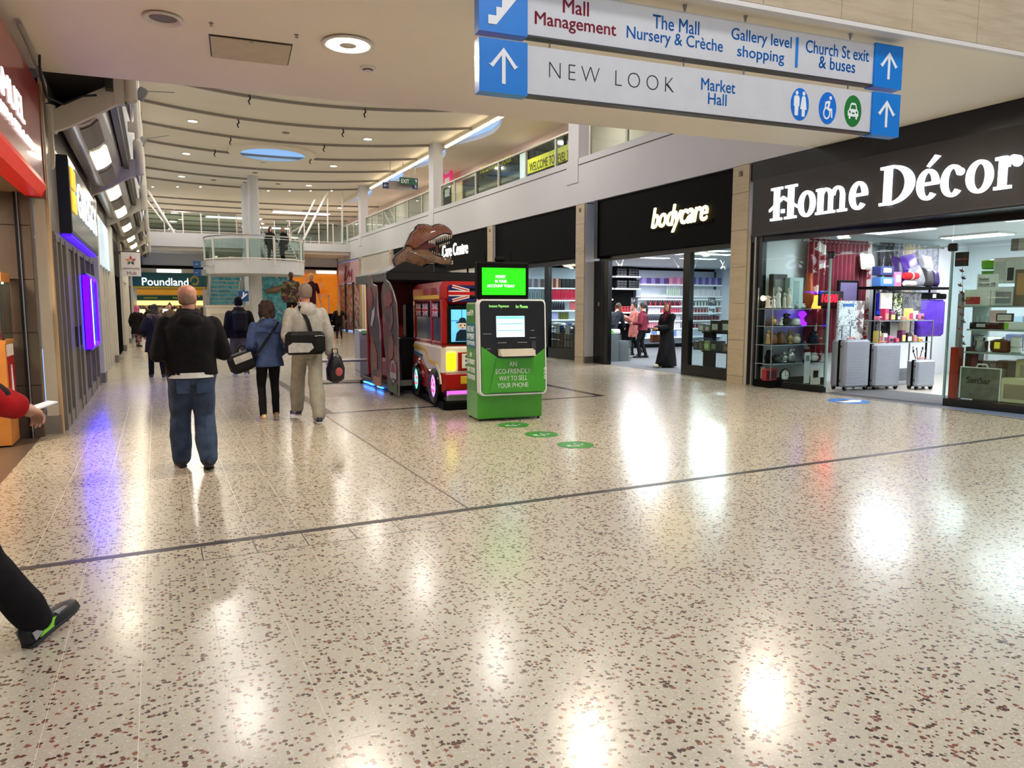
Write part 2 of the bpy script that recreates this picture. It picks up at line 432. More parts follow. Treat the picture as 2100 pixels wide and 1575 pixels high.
# ---- bridge ceiling (low) ----------------------------------------------------------------------------------
ZB=4.3
def skewY(x,y0):return y0-.0926*(x+1.1)
low=struct('ceiling','cream plaster underside of the bridge across the mall')
n0,f0=5.92,10.38
m=MB(); m.prism([(-1.35,skewY(-1.35,n0)),(10.6,skewY(10.6,n0)),(10.6,skewY(10.6,f0)),(-1.35,skewY(-1.35,f0))],ZB,ZB+.5); m.build('plaster_soffit',CREAM,low)
m=MB(); m.prism([(-1.35,skewY(-1.35,n0)+.1),(10.6,skewY(10.6,n0)+.1),(10.6,skewY(10.6,f0)-.05),(-1.35,skewY(-1.35,f0)-.05)],ZB+.5,6.6); m.build('bridge_deck',CREAM,low)
edge=Vector((1,-.0926,0)).normalized()
# stone facing of the bridge, towards the camera: panels with open joints
x=-1.3; k=0
stone_edges=[-1.3+.93*i for i in range(14)]
PANEL={}
for i in range(len(stone_edges)-1):
    for j,(z0,z1)in enumerate(((ZB+.045,ZB+1.0),(ZB+1.008,ZB+1.9),(ZB+1.908,ZB+2.3))):
        a,b=stone_edges[i]+.003,stone_edges[i+1]-.003
        p=MB(); p.prism([(a,skewY(a,n0)-.03),(b,skewY(b,n0)-.03),(b,skewY(b,n0)+.05),(a,skewY(a,n0)+.05)],z0,z1); p.build('stone_panel',TRAV,low)
m=MB(); m.prism([(-1.35,skewY(-1.35,n0)-.05),(10.6,skewY(10.6,n0)-.05),(10.6,skewY(10.6,n0)+.02),(-1.35,skewY(-1.35,n0)+.02)],ZB-.012,ZB+.03); m.build('edge_bead',WMETAL,low)
# things fixed to the low ceiling
def ring_light(name,label,c,r,lit,group=None):
    o=thing(name,label,'ceiling light' if lit else 'speaker',(c[0],c[1],ZB))
    m=MB(); m.lathe([(r*.70,0),(r*.98,-.012),(r,-.03),(r*.93,-.036),(r*.74,-.022),(r*.70,-.01)],n=36); m.build('trim_ring',WMETAL,o,smooth=True)
    if lit:
        m=MB(); m.ring(0,0,(r*.72,r*.72),(r*.30,r*.30),0,TAU,-.014,-.002,n=40); m.build('diffuser',mat('downlight_disc',(255,245,225),.5,emit=(255,242,222),es=300,var=0),o)
        m=MB(); m.lathe([(0.002,-.03),(r*.34,-.03),(r*.34,-.001)],n=24); m.build('lens',mat('centre_cap',(206,196,178),.5),o)
    else:
        m=MB(); m.lathe([(.002,-.02),(r*.5,-.018),(r*.73,-.008),(r*.73,0)],n=32); m.build('grille',mat('speaker_grille',(120,112,108),.6,bump=.4,bscale=120),o)
    return o
ring_light('ceiling_downlight','lit round downlight with white rim on the low ceiling',LOW_LAMPS[0],.27,True)
ring_light('ceiling_speaker','round grey speaker grille set in the low ceiling',(.19,7.97),.18,False)
for i,(x,y)in enumerate(LOW_LAMPS[1:]):ring_light('ceiling_downlight',['lit round downlight behind the middle of the hanging signs','lit round downlight behind the pictogram end of the hanging signs'][i],(x,y),.27,True)
pts=[PZ(435,70,ZB),PZ(603,87,ZB),PZ(582,131,ZB),PZ(430,120,ZB)]
o=thing('access_panel','square beige access panel in the low ceiling','panel',(1.05,8.55,ZB),-.0926)
m=MB(); m.box((-.41,-.35,-.006),(.41,.35,0)); m.build('frame',DKGREY,o)
m=MB(); m.box((-.395,-.335,-.02),(.395,.335,-.011)); m.build('door',mat('panel_beige',(196,184,156),.45),o)
m=MB(); m.box((-.02,-.325,-.024),(.02,-.30,-.019)); m.build('latch',GREYM,o)
o=thing('smoke_detector','small round white smoke detector on the low ceiling','detector',(2.33,8.54,ZB))
m=MB(); m.lathe([(.002,-.05),(.045,-.048),(.06,-.03),(.09,-.02),(.095,0)],n=24); m.build('housing',WMETAL,o,smooth=True)
m=MB(); m.lathe([(.048,-.044),(.062,-.032),(.062,-.028),(.048,-.04)],n=24); m.build('vent_band',DKGREY,o)
for i,p in enumerate(((433,47),(608,71))):
    c=PZ(p[0],p[1],ZB); o=thing('sprinkler_head',['small sprinkler head on the low ceiling beside the access panel','small sprinkler head near the lit round downlight'][i],'sprinkler',c)
    m=MB(); m.lathe([(.002,-.03),(.02,-.03),(.02,-.026),(.006,-.024),(.006,-.008),(.022,-.006),(.022,0)],n=12); m.build('head',GREYM,o)
# ---- hall ceiling (high) with round roof light ---------------------------------------------------------------
ZH=8.2; SKX,SKY,SKR=4.85,33.4,1.34
hall=struct('ceiling_hall','high cream ceiling with curved ribs and a round roof light')
def ceiling_with_hole(mb,x0,x1,y0,y1,cx,cy,r,z0,z1,n=48):
    R=r+.35
    mb.box((x0,y0,z0),(x1,cy-R,z1)); mb.box((x0,cy+R,z0),(x1,y1,z1)); mb.box((x0,cy-R,z0),(cx-R,cy+R,z1)); mb.box((cx+R,cy-R,z0),(x1,cy+R,z1))
    def sq(a):
        c,s=cos(a),sin(a); k=R/max(abs(c),abs(s)); return(cx+c*k,cy+s*k)
    for i in range(n):
        a,b=TAU*i/n,TAU*(i+1)/n
        p=[(cx+r*cos(a),cy+r*sin(a)),sq(a),sq(b),(cx+r*cos(b),cy+r*sin(b))]
        mb.prism(p,z0,z1)
m=MB(); ceiling_with_hole(m,-.4,10.95,8.6,47.5,SKX,SKY,SKR+.42,ZH,ZH+.05); m.build('plaster',CREAM,hall)
m=MB(); m.box((-6,47.5,ZH),(18,76,ZH+.3)); m.build('plaster',CREAM,hall)
RIB=mat('rib_grey',(150,143,135),.5)
def rib(y,x0=-.3,x1=10.9,bow=1.25,w=.08,h=.085,z=ZH):
    r=[]; n=30
    for i in range(n+1):
        t=i/n; x=x0+(x1-x0)*t; yy=y+bow*(1-((t-.42)/(.58 if t>.42 else .42))**2*(1.0 if t<.42 else 1.9))
        r.append([(x,yy-w/2,z+.01),(x,yy+w/2,z+.01),(x,yy+w/2,z-h),(x,yy-w/2,z-h)])
    m=MB(); m.loft(r); m.build('rib',RIB,hall)
for y in(23.8,26.8,29.9,33.1,36.4,39.5,42.5):rib(y)
for i,y in enumerate((49.0,52,55,58,61.5,65,69)):rib(y,-3,14,bow=1.0)
# roof light: upstand ring, shaft, glazing bar
o=thing('roof_light','round roof light showing blue sky in the high ceiling','skylight',(SKX,SKY,ZH))
m=MB(); m.lathe([(SKR+.42,.05),(SKR,-.15),(SKR,-.16),(SKR+.42,-.16),(SKR+.46,-.12),(SKR+.46,0)],n=64); m.f=m.f[:-2]; m.m=m.m[:-2]; m.build('collar',CREAM,o,smooth=True)
m=MB()
m.tube([(-SKR+.05,-.2,.07),(-.7,-.42,.09),(0,-.5,.1),(.7,-.42,.09),(SKR-.05,-.2,.07)],.012); m.build('glazing_bar',GREYM,o)
m=MB(); m.lathe([(.001,.2),(SKR+.4,.06)],n=48); m.f=m.f[:48]; m.m=m.m[:48]; m.build('glass_dome',GLASS,o)
# downlights of the hall ceiling
proto=None
def down(c,label,z=ZH,r=.2):
    global proto
    if proto is None:
        o=thing('hall_downlight',label,'ceiling light',(c[0],c[1],z),group='downlights of the high ceiling')
        m=MB(); m.lathe([(r*.8,0),(r*.82,-.03),(r,-.035),(r*1.06,-.02),(r*1.06,0)],n=28); m.build('rim',WMETAL,o,smooth=True)
        m=MB(); m.lathe([(.001,-.012),(r*.82,-.012),(r*.82,-.002)],n=28); m.build('diffuser',LAMP,o)
        proto=o
    else:
        o=dup(proto,(c[0],c[1],z),label=label)
ordn=['first','second','third','fourth','fifth','sixth','seventh','eighth']
for i,(x,y)in enumerate(HALL_LAMPS):
    down((x,y),'%s high ceiling downlight from the bridge, %s row'%(ordn[i//2],'jeweller side' if x<4 else 'home shop side'))
for i,(x,y)in enumerate([(1.4,50),(7.9,50),(11.5,50),(1.4,56),(7.9,56),(2,62),(8,62)]):
    down((x,y),['far downlight beyond the stair, first row, above the teal shop end','far downlight beyond the stair, first row, above the middle','far downlight beyond the stair, first row, above the orange shop','far downlight beyond the stair, second row, teal shop end','far downlight beyond the stair, second row, orange shop end','far downlight beyond the stair, last row, teal shop end','far downlight beyond the stair, last row, orange shop end'][i])
    area('downlight_lamp',(x,y,8.08),.4,110,WARM)
# small spot lamps in the smooth ceiling band before the far hall, and cameras on stems
for i,px in enumerate((313,364,411,550,594,637,680)):
    c=PZ(px,384+(8 if px>500 else 0),8.15); o=thing('ceiling_spotlight','%s small spotlight from the shopfront side in the smooth ceiling band beyond the roof light'%ordn[i],'spotlight',(c.x,c.y,8.2),group='small spotlights beyond the roof light')
    m=MB(); m.lathe([(.001,-.03),(.06,-.03),(.08,-.015),(.08,0)],n=12); m.build('rim',WMETAL,o)
    m=MB(); m.lathe([(.001,-.036),(.05,-.034),(.05,-.029)],n=12); m.build('lens',mat('spot_lens',(255,250,235),.3,emit=(255,244,220),es=40,var=0),o)
SPR=mat('black_cable',(24,22,22),.6)
for i,p in enumerate(((511,200),(748,228),(488,250),(472,287),(440,312),(664,302),(636,328),(703,270))):
    c=PZ(p[0],p[1]-6,ZH-.07)
    o=tag(MB().tube([(0,0,0),(.03,0,-.12),(-.03,.02,-.2),(.01,0,-.3)],[.02,.03,.025,.02],6).build('cable_end',SPR,None,c),'%s loose black cable end hanging from a ceiling rib, counted from the bridge'%ordn[i],'cable','cable ends hanging from the ceiling ribs')
for i,p in enumerate(((586,272),(540,332),(523,354),(438,369),(503,374),(570,377))):
    c=PZ(p[0],p[1],ZH)
    tag(MB().lathe([(.001,-.03),(.1,-.03),(.14,-.02),(.14,0)],n=20).build('ceiling_sensor',mat('sensor_grey',(140,132,120),.6),None,c),'%s flat round grey sensor on the high ceiling, counted from the roof light'%ordn[i],'sensor','flat sensors on the high ceiling')
# rear hall enclosure behind the camera
rear=struct('wall_rear','pale walls and roof of the hall behind the camera')
m=MB(); m.box((-5,-12.3,0),(16,-12,9)); m.box((-5.3,-12,0),(-5,2,9)); m.box((16,-12,0),(16.3,3,9)); m.box((10.9,2.6,4.3),(16.2,3,9)); m.box((-5,2,4.3),(-1.3,2.3,9)); m.build('plaster',WHITE,rear)
m=MB(); m.box((-5,-12,8.5),(16,-8,8.8)); m.box((-5,-8,8.5),(2.5,2.5,8.8)); m.box((8.5,-8,8.5),(16,2.5,8.8)); m.box((-5,2.5,8.5),(16,5.8,8.8)); m.build('roof',CREAM,rear)  # opening in the unseen roof is added to bring cool daylight in
# ================================================================== RIGHT SIDE: gallery and shop units
XR=10.45
wr=struct('wall_right','white gallery parapet above the shopfronts')
m=MB(); m.box((XR,9.2,4.3),(10.8,47.2,5.33)); m.build('parapet',WHITE,wr)
m=MB(); m.box((XR+.012,9.2,5.33),(10.8,47.2,5.36)); m.build('shadow_groove',mat('groove_grey',(120,116,112),.6),wr)
m=MB(); m.box((XR-.01,9.2,5.36),(10.8,47.2,5.52)); m.build('coping',WHITE,wr)
m=MB(); m.box((XR+.05,4.0,4.28),(10.8,9.4,4.9)); m.build('bulkhead',CREAM,wr)
PIL=[10.8,16.8,22.7,28.62,34.5,40.4]
for i,y in enumerate(PIL):
    p=struct('column_pier','travertine faced pier between the shopfronts')
    m=MB(); m.box((10.44,y+.02,0),(10.84,y+.44,4.28)); m.build('core',CREAM,p)
    z=.16
    m=MB(); m.box((10.402,y+.012,0),(10.44,y+.448,.155)); m.build('plinth',TRAV,p)
    while z<4.2:
        z1=min(z+.72,4.28); m=MB(); m.box((10.402,y+.01,z+.003),(10.44,y+.45,z1-.003)); m.build('stone_block',TRAV,p); z=z1
    if i>0:
        m=MB(); m.box((10.44,y,.18),(10.80,y+.02,4.27)); m.build('white_side_panel',WHITE,p)
        m=MB(); m.box((10.44,y-.004,0),(10.80,y+.02,.18)); m.build('grey_kick_panel',GREYM,p)
    m=MB(); m.box((10.385,y+.2,4.08),(10.402,y+.27,4.18)); m.build('vent_cover',mat('vent_grey',(110,104,98),.5),p)
for i,y in enumerate((17.24,28.66,40.4)):
    p=struct('column_gallery','square white column rising from the gallery parapet')
    m=MB(); m.box((10.46,y,5.5),(10.88,y+.55,8.25)); m.build('shaft',WHITE,p)
    m=MB(); m.box((10.425,y-.02,4.9),(10.9,y+.57,5.53)); m.build('foot',WHITE,p)
# glazed balustrades between the columns
ALU=mat('pale_aluminium',(206,198,182),.4,metal=.35)
def balustrade(ys,label,x=10.62,z0=5.52,z1=6.42):
    ys=sorted(ys); o=thing('gallery_balustrade',label,'balustrade',(x,(ys[0]+ys[-1])/2,z0))
    yc=(ys[0]+ys[-1])/2; h=z1-z0
    m=MB(); m.box((-.045,ys[0]-yc-.03,h-.05),(.045,ys[-1]-yc+.03,h)); m.build('top_rail',ALU,o)
    m=MB(); m.box((-.035,ys[0]-yc,0),(.035,ys[-1]-yc,.035)); m.build('bottom_rail',ALU,o)
    for y in ys:
        m=MB(); m.box((-.03,y-yc-.035,.03),(.03,y-yc+.035,h-.05)); m.build('mullion',ALU,o)
    for a,b in zip(ys,ys[1:]):
        m=MB(); m.box((-.006,a-yc+.035,.035),(.006,b-yc-.035,h-.05)); m.build('pane',GLASS2,o)
balustrade([17.86]+[PX(x,380,10.62).y for x in(1140,1079,1023,976,933,905)],'glazed gallery balustrade in front of the yellow welcome band')
balustrade([29.3]+[PX(x,430,10.62).y for x in(866,837,810,786,762,750)],'glazed gallery balustrade nearest the far stair')
balustrade([9.8,11.6,13.4,15.2,16.9],'glazed gallery balustrade partly hidden by the bridge ceiling')
balustrade([41.1,42.6,44.1,45.6],'short glazed gallery balustrade beyond the last white column')
# gallery floor, back wall, scalloped ceiling with crescent roof lights
gal=struct('wall_gallery','pink beige back wall of the upper gallery')
PINK=mat('pinkish_plaster',(222,202,192),.6,var=.02)
m=MB(); m.box((10.8,9.2,4.75),(14,47.5,4.95)); m.build('gallery_floor',mat('gallery_floor',(170,160,148),.3),gal)
m=MB(); m.box((13.7,9.2,4.95),(14,76,8.6)); m.build('plaster',PINK,gal)
gc=struct('ceiling_gallery','cream gallery ceiling with scalloped edge')
bays=[9.0,11.6,17.5,23.4,28.9,34.8,40.6,47.5]
for a,b in zip(bays,bays[1:]):
    n=16; e=[]
    for i in range(n+1):t=i/n; e.append((11.12+.75*sin(pi*t),a+(b-a)*t))
    m=MB()
    for(p,q)in zip(e,e[1:]):m.prism([p,(14,p[1]),(14,q[1]),q],8.12,8.3)
    m.build('scalloped_bay',CREAM,gc)
m=MB(); m.box((10.9,8.6,8.02),(11.1,47.5,8.3)); m.build('edge_beam',CREAM,gc)
STRIP=mat('linear_tube',(255,245,225),.5,emit=(255,236,200),es=7,var=0)
for bi,(ya,yb)in enumerate(((18.1,28.3),(29.6,39.8))):
    n=7; o=thing('linear_light','row of linear lamps along the gallery ceiling edge, %s the tall white column'%('this side of' if bi==0 else 'beyond'),'strip light',(10.86,ya,8.0))
    for k in range(n):
        a=(yb-ya)*k/n; m=MB(); m.box((-.05,a+.06,-.06),(.05,a+(yb-ya)/n-.06,.0)); m.build('lamp_tube',STRIP,o)
    m=MB(); m.box((-.03,0,0),(.05,yb-ya,.04)); m.build('mounting_rail',WMETAL,o)
for k in range(6):area('gallery_lamp',(12.4,14+5.9*k,8.05),.3,60,(1,.88,.8))
# gallery shops seen through the glass
def plane_text(s,m,parent,px0,py0,px1,py1,h,X,depth=.006,part='lettering',**k):
    """Lettering on a face X = const of the right-hand side; reads from far (left) to near (right)."""
    a=PX(px0,py0,X); b=PX(px1,py1,X); d=b-a
    return text(part,s,m,parent,MF((X,a.y,a.z),(0,-1,0)),fit=(abs(d.y),h),depth=depth,**k)
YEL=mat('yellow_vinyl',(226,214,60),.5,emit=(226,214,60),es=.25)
o=thing('gallery_shopfront','dark glazed gallery shopfront with yellow welcome band','shopfront',(13.6,20,4.95))
a=PX(1083,330,13.6).y; b=PX(1200,300,13.6).y
o.location=(0,0,0)
DGL=mat('dark_shop_glass',(52,54,56),.12,var=.15)
for(p0,p1)in((1190,1158),(1156,1083),):
    ya,yb=PX(p0,300,13.6).y,PX(p1,300,13.6).y
    m=MB(); m.box((13.62,ya+.05,5.0),(13.69,yb-.05,7.75)); m.build('glass_panel',DGL,o)
    m=MB(); m.box((13.58,yb-.06,5.0),(13.7,yb+.06,7.8)); m.build('mullion',BLACKF,o)
m=MB(); y0,y1=PX(1192,320,13.58).y,PX(1081,345,13.58).y; zt=PX(1083,328,13.58).z; zb=PX(1083,357,13.58).z; m.box((13.57,y0,zb),(13.6,y1,zt)); m.build('yellow_band',YEL,o)
plane_text('WELCOME TO',BLACK,o,1086,353,1137,338,.33,13.565)
plane_text('LEVEL TRUST',BLACK,o,1140,336,1187,324,.33,13.565)
o=thing('gallery_shopfront','dark glazed gallery shopfront with thin yellow lettering','shopfront')
for(p0,p1)in((1065,1024),(1021,978)):
    ya,yb=PX(p0,350,13.6).y,PX(p1,350,13.6).y
    m=MB(); m.box((13.62,ya+.05,5.0),(13.69,yb-.05,7.75)); m.build('glass_panel',DGL,o)
    m=MB(); m.box((13.58,yb-.06,5.0),(13.7,yb+.06,7.8)); m.build('mullion',BLACKF,o)
m=MB(); m.box((13.6,PX(1076,300,13.6).y,5),(13.7,PX(1066,300,13.6).y,7.75)); m.build('lit_jamb',mat('lit_white',(240,240,245),.5,emit=(240,240,250),es=.5),o)
plane_text('THE LEARNING LOCKER',YEL,o,984,357,1048,336,.3,13.61)
o=thing('gallery_shopfront','gallery shop with warm lit window and magenta banner','shopfront')
for(p0,p1,mm)in((972,948,DGL),(946,925,mat('warm_window',(200,170,130),.4,emit=(230,190,140),es=.5)),(923,908,DGL)):
    ya,yb=PX(p0,380,13.6).y,PX(p1,380,13.6).y
    m=MB(); m.box((13.62,ya,5.0),(13.69,yb,7.6)); m.build('glass_panel',mm,o)
o=thing('hanging_banner','magenta banner with white lettering on the gallery','banner')
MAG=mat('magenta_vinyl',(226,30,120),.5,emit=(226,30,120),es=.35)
a,b=PX(909,330,13.2),PX(925,320,13.2)
m=MB(); m.box((13.2,b.y,PX(925,372,13.2).z),(13.26,a.y,b.z)); m.build('cloth',MAG,o)
WTXT=mat('white_lettering',(245,245,245),.5,var=0)
m=MB(); zt=b.z
for k in range(3):
    m.box((13.19,b.y+.25,zt-.75-k*.55),(13.2,a.y-.2,zt-.4-k*.55))
m.build('white_text_block',WTXT,o)
# hanging signs on the gallery: exit and direction
o=thing('exit_sign','green EXIT sign hanging above the gallery','sign')
P=PY(838,371,33.0); s_=33.0*.9/1480
GRN=mat('exit_green',(20,66,50),.4,emit=(20,66,50),es=.3)
def hang_box(o,x0,y0,x1,y1,Y,mm,part='panel',t=.05):
    a,b=PY(x0,y1,Y),PY(x1,y0,Y); m=MB(); m.box((a.x,Y,a.z),(b.x,Y+t,b.z)); m.build(part,mm,o); return a,b
def face_text(s,m,parent,x0,y0,x1,y1,Y,part='lettering',depth=.004,**k):
    """Lettering on a face Y = const, filling the given photo rectangle at that distance."""
    a,b=PY(x0,y1,Y),PY(x1,y0,Y)
    return text(part,s,m,parent,MF((a.x,Y,a.z),(1,0,0)),fit=(b.x-a.x,b.z-a.z),depth=depth,**k)
hang_box(o,820,366,857,377,33.0,GRN); face_text('EXIT',WTXT,o,823,368,839,375,32.99)
o2=thing('direction_sign','grey and blue direction sign hanging above the gallery','sign')
BLU=mat('sign_blue',(0,122,208),.35,var=.03); hang_box(o2,785,374,797,386,33.2,mat('navy_sign',(40,66,110),.4)); hang_box(o2,797,374,846,387,33.2,mat('sign_grey',(150,140,140),.4)); hang_box(o2,846,377,857,388,33.2,mat('navy_sign',(40,66,110),.4))
face_text('←',WTXT,o2,787,377,795,383,33.19); face_text('↑',WTXT,o2,849,379,854,386,33.19); face_text('↑',WTXT,o,851,368,855,375,32.99)
for oo,xx in((o,826),(o,851),(o2,800),(o2,842)):
    c=PY(xx,367 if oo is o else 375,33.1); m=MB(); m.cyl((c.x,33.05,c.z),(c.x,33.05,ZH),.012,6); m.build('suspension_rod',GREYM,oo)
# ================================================================== LEFT SIDE
XL=-1.1
wl=struct('wall_left','pale upper wall above the canopy of lamps')
m=MB(); m.box((-.7,10.6,4.75),(-.34,76,8.3)); m.build('plaster',WHITE,wl)
m=MB(); m.box((-1.35,10.3,4.42),(-.36,47,4.75)); m.build('dark_void',mat('void_brown',(46,40,36),.8),wl)  # box coloured dark to stand for shade in the void behind the panels
m=MB(); m.box((-.45,10.8,4.30),(-.36,47,4.44)); m.build('dark_gutter',mat('gutter_brown',(58,52,48),.5),wl)
m=MB(); m.box((-1.5,10.3,3.55),(XL-.02,47,4.45)); m.build('bulkhead',mat('bulkhead_grey',(120,114,108),.6),wl)
ARM=[11.0,16.9,22.8,28.7,34.6,40.5]
IVORY=mat('ivory_steel',(206,198,182),.42,var=.03)
PMET=mat('satin_panel_metal',(186,180,178),.22,metal=.65,var=.06,scale=3)
LITW=mat('lit_window',(255,250,235),.5,emit=(255,240,205),es=10,var=0)
DARKW=mat('unlit_window',(92,86,84),.3)
near=['nearest','second','third','fourth','fifth','sixth']
for i,y in enumerate(ARM):
    o=thing('canopy_bracket','%s ivory steel canopy arm with cone tipped hanger from the camera'%near[i],'bracket',(XL,y,3.3))
    def T(x,z):return(x-XL,0,z-3.3)
    m=MB(); prof=[(-1.17,3.95),(-1.07,3.95),(-1.06,3.45),(-1.07,3.32),(-1.11,3.26),(-1.15,3.30),(-1.17,3.42)]
    m.prism([(x-XL,z-3.3)for x,z in prof],-.06,.06,Matrix.Rotation(pi/2,4,'X')); m.build('wall_plate',IVORY,o)
    m=MB(); m.cyl(T(-1.09,3.72),T(-1.09,4.06),.075,20); m.build('knuckle',IVORY,o,smooth=True)
    m=MB(); n=8; rings=[]
    for k in range(n+1):
        t=k/n; x=-1.05+.80*t; z0=3.74+.47*t**1.15; z1=3.99+.47*t**.9; wv=.06
        rings.append([T(x,z0)[:1]+(-wv,)+T(x,z0)[2:],T(x,z0)[:1]+(wv,)+T(x,z0)[2:],T(x,z1)[:1]+(wv,)+T(x,z1)[2:],T(x,z1)[:1]+(-wv,)+T(x,z1)[2:]])
    m.loft(rings); m.build('arm',IVORY,o)
    m=MB(); m.box((T(-.36,0)[0],-.07,T(0,4.16)[2]),(T(-.24,0)[0],.07,T(0,4.5)[2])); m.build('end_block',IVORY,o)
    m=MB(); m.lathe([(.055,.88),(.062,.9),(.092,.93),(.092,1.55),(.06,1.6),(.05,1.62),(.05,4.9)],(T(-.18,0)[0],0,0),n=20); m.build('hanger_tube',IVORY,o,smooth=True)
    m=MB(); m.lathe([(.002,.63),(.058,.86),(.06,.89)],(T(-.18,0)[0],0,0),n=18); m.build('cone_tip',CHROME,o,smooth=True)
    m=MB(); m.box((T(-.34,0)[0],-.03,1.75),(T(-.2,0)[0],.03,1.95)); m.build('wall_stay',IVORY,o)
PR=[(-1.03,3.95),(-.92,3.915),(-.80,3.93),(-.69,3.99),(-.60,4.08),(-.53,4.19),(-.49,4.33)]
def prof_at(t,off=0):
    k=t*(len(PR)-1); i=min(int(k),len(PR)-2); u=k-i
    x=PR[i][0]*(1-u)+PR[i+1][0]*u; z=PR[i][1]*(1-u)+PR[i+1][1]*u
    dx,dz=PR[i+1][0]-PR[i][0],PR[i+1][1]-PR[i][1]; L_=math.hypot(dx,dz)
    return x+off*dz/L_,z-off*dx/L_
def curved(mb,y0,y1,t0,t1,off0,off1,n=8):
    r=[[(prof_at(t0+(t1-t0)*k/n,off0)[0],y,prof_at(t0+(t1-t0)*k/n,off0)[1])for k in range(n+1)]+[(prof_at(t0+(t1-t0)*k/n,off1)[0],y,prof_at(t0+(t1-t0)*k/n,off1)[1])for k in range(n,-1,-1)]for y in(y0,y1)]
    mb.loft(r)
bayw=[(0,'dld'),(1,'ldl'),(2,'dld'),(3,'ldl'),(4,'dld')]
for i,pat in bayw:
    a,b=ARM[i]+.3,ARM[i+1]-.25; L_=b-a
    o=thing('canopy_light_panel','%s curved metal lamp panel of the canopy from the camera'%near[i],'light panel',(0,0,0))
    for k in range(3):
        m=MB(); curved(m,a+L_*k/3+.01,a+L_*(k+1)/3-.01,0,1,0,.02); m.build('metal_sheet',PMET,o,smooth=30)
    for k,c in enumerate(pat):
        ya=a+L_*(k+.12)/3; yb=a+L_*(k+.9)/3
        m=MB(); curved(m,ya,yb,.32,.66,.018,.035,5); m.build('window',LITW if c=='l' else DARKW,o)
    for k in range(3):
        if pat[k]=='l':area('canopy_lamp',(-.70,a+L_*(k+.5)/3,3.88),.4,15,(1,.9,.74),rot=(0,radians(-28),0),shape='SQUARE')
# ---- jeweller -----------------------------------------------------------------------------------------------
REDS=mat('red_fascia',(150,22,18),.3,var=.08,coat=.4); REDL=mat('red_lit_strip',(214,34,22),.35,emit=(200,30,15),es=.35)
GLOWW=mat('glowing_white_letter',(255,255,255),.5,emit=(255,250,245),es=.9,var=0)
o=thing('jeweller_sign','red jeweller fascia sign with glowing white letters','sign')
m=MB(); m.box((-1.3,4.6,3.0),(-1.1,10.12,4.08)); m.build('fascia_panel',REDS,o)
m=MB(); m.prism([(-1.3,3.0),(-1.1,3.0),(-1.08,2.93),(-1.13,2.82),(-1.3,2.82)],-10.12,-4.6,Matrix.Rotation(pi/2,4,'X')); m.build('lower_lip',REDL,o)
m=MB(); m.box((-1.3,10.12,2.8),(-1.09,10.2,4.1)); m.build('end_cap',mat('brown_end',(120,84,64),.4),o)
letters('H.SAMUEL',GLOWW,o,MF((-1.1,6.72,3.36),(0,1,0)),(2.15,.24),.012)
letters('THE JEWELLER',GLOWW,o,MF((-1.1,6.55,3.16),(0,1,0)),(2.76,.11),.02)
tag(MB().tube([(-1.06,8.6,4.26),(-1.05,9.2,4.22),(-1.06,9.8,4.2),(-1.04,10.2,4.1),(-1.06,10.35,3.95)],.025,8).build('cable_bundle',mat('cable_grey',(150,140,128),.6),None),'grey cable bundle running along the top of the red sign','cable')
tag(MB().tube([(-1.02,9.72,4.3),(-1.03,9.75,4.18),(-1.04,9.95,4.12),(-1.03,10.25,3.98),(-.9,10.6,4.0),(-.7,10.75,4.16),(-.55,10.8,4.2)],.014,6).build('loose_cable',SPR,None),'thin black cable looped from the ceiling corner to the canopy','cable')
BRT=mat('brown_tile',(88,76,66),.3,var=.15,scale=3)
wj=struct('wall_jeweller','brown tiled return wall of the jeweller')
m=MB(); m.box((-4,10.14,0),(-1.26,10.3,4.2)); m.build('backing',mat('brown_grout',(120,106,92),.6),wj)
for r_ in range(5):
    z0,z1=r_*.62+.0,min((r_+1)*.62,2.85)
    for(xa,xb)in((-1.37,-1.265),(-1.98,-1.41),(-2.6,-1.99),(-3.3,-2.61)):
        m=MB(); m.box((xa+.003,10.1,z0+.004),(xb-.003,10.14,z1-.004)); m.build('tile',BRT,wj)
m=MB(); m.box((-1.41,10.06,0),(-1.385,10.14,2.85)); m.build('black_trim',BLACK,wj)
m=MB(); m.box((-1.384,10.07,0),(-1.37,10.14,2.85)); m.build('chrome_trim',CHROME,wj)
m=MB(); m.box((-4.2,3,0),(-4,10.3,4.2)); m.box((-4,3.0,2.85),(-1.3,10.1,2.95)); m.build('inner_wall',mat('shop_brown',(140,122,104),.6),wj)
m=MB(); m.box((-1.25,10.3,0),(-1.11,10.5,4.2)); m.build('beige_column',mat('beige_column',(206,196,176),.5,var=.04),wj)
m=MB(); m.box((-1.26,10.28,0),(-1.10,10.3,.22)); m.build('column_base',mat('stone_skirting',(130,124,114),.5),wj)
m=MB(); m.box((-1.115,10.29,.0),(-1.09,10.42,4.2)); m.build('timber_edge',mat('tan_edge',(186,156,116),.5),wj)
fj=struct('floor_jeweller','brown tiled floor of the jeweller'); m=MB(); m.box((-4.2,2,-.2),(-1.3,10.3,0)); m.build('brown_tiles',mat('brown_floor',(92,78,66),.3,var=.1),fj)
area('shop_lamp',(-2.4,8.6,2.8),.5,110,(1,.82,.6))
o=thing('display_case','orange wood display case with glass top beside the jeweller door','display case',(-1.5,9.5,0))
ORW=mat('orange_wood',(196,126,58),.4,var=.12,scale=5)
m=MB(); m.box((-.85,0,.02),(0,.5,1.14)); m.build('cabinet',ORW,o)
m=MB(); m.box((-.85,0,1.14),(.01,.51,1.18)); m.build('counter_top',ORW,o)
m=MB(); m.box((-.85,0,1.82),(.01,.51,1.92)); m.build('canopy',ORW,o)
m=MB(); m.box((-.8,.05,1.8),(-.04,.45,1.822)); m.build('case_light',mat('case_light',(255,250,235),.5,emit=(255,235,200),es=8,var=0),o)
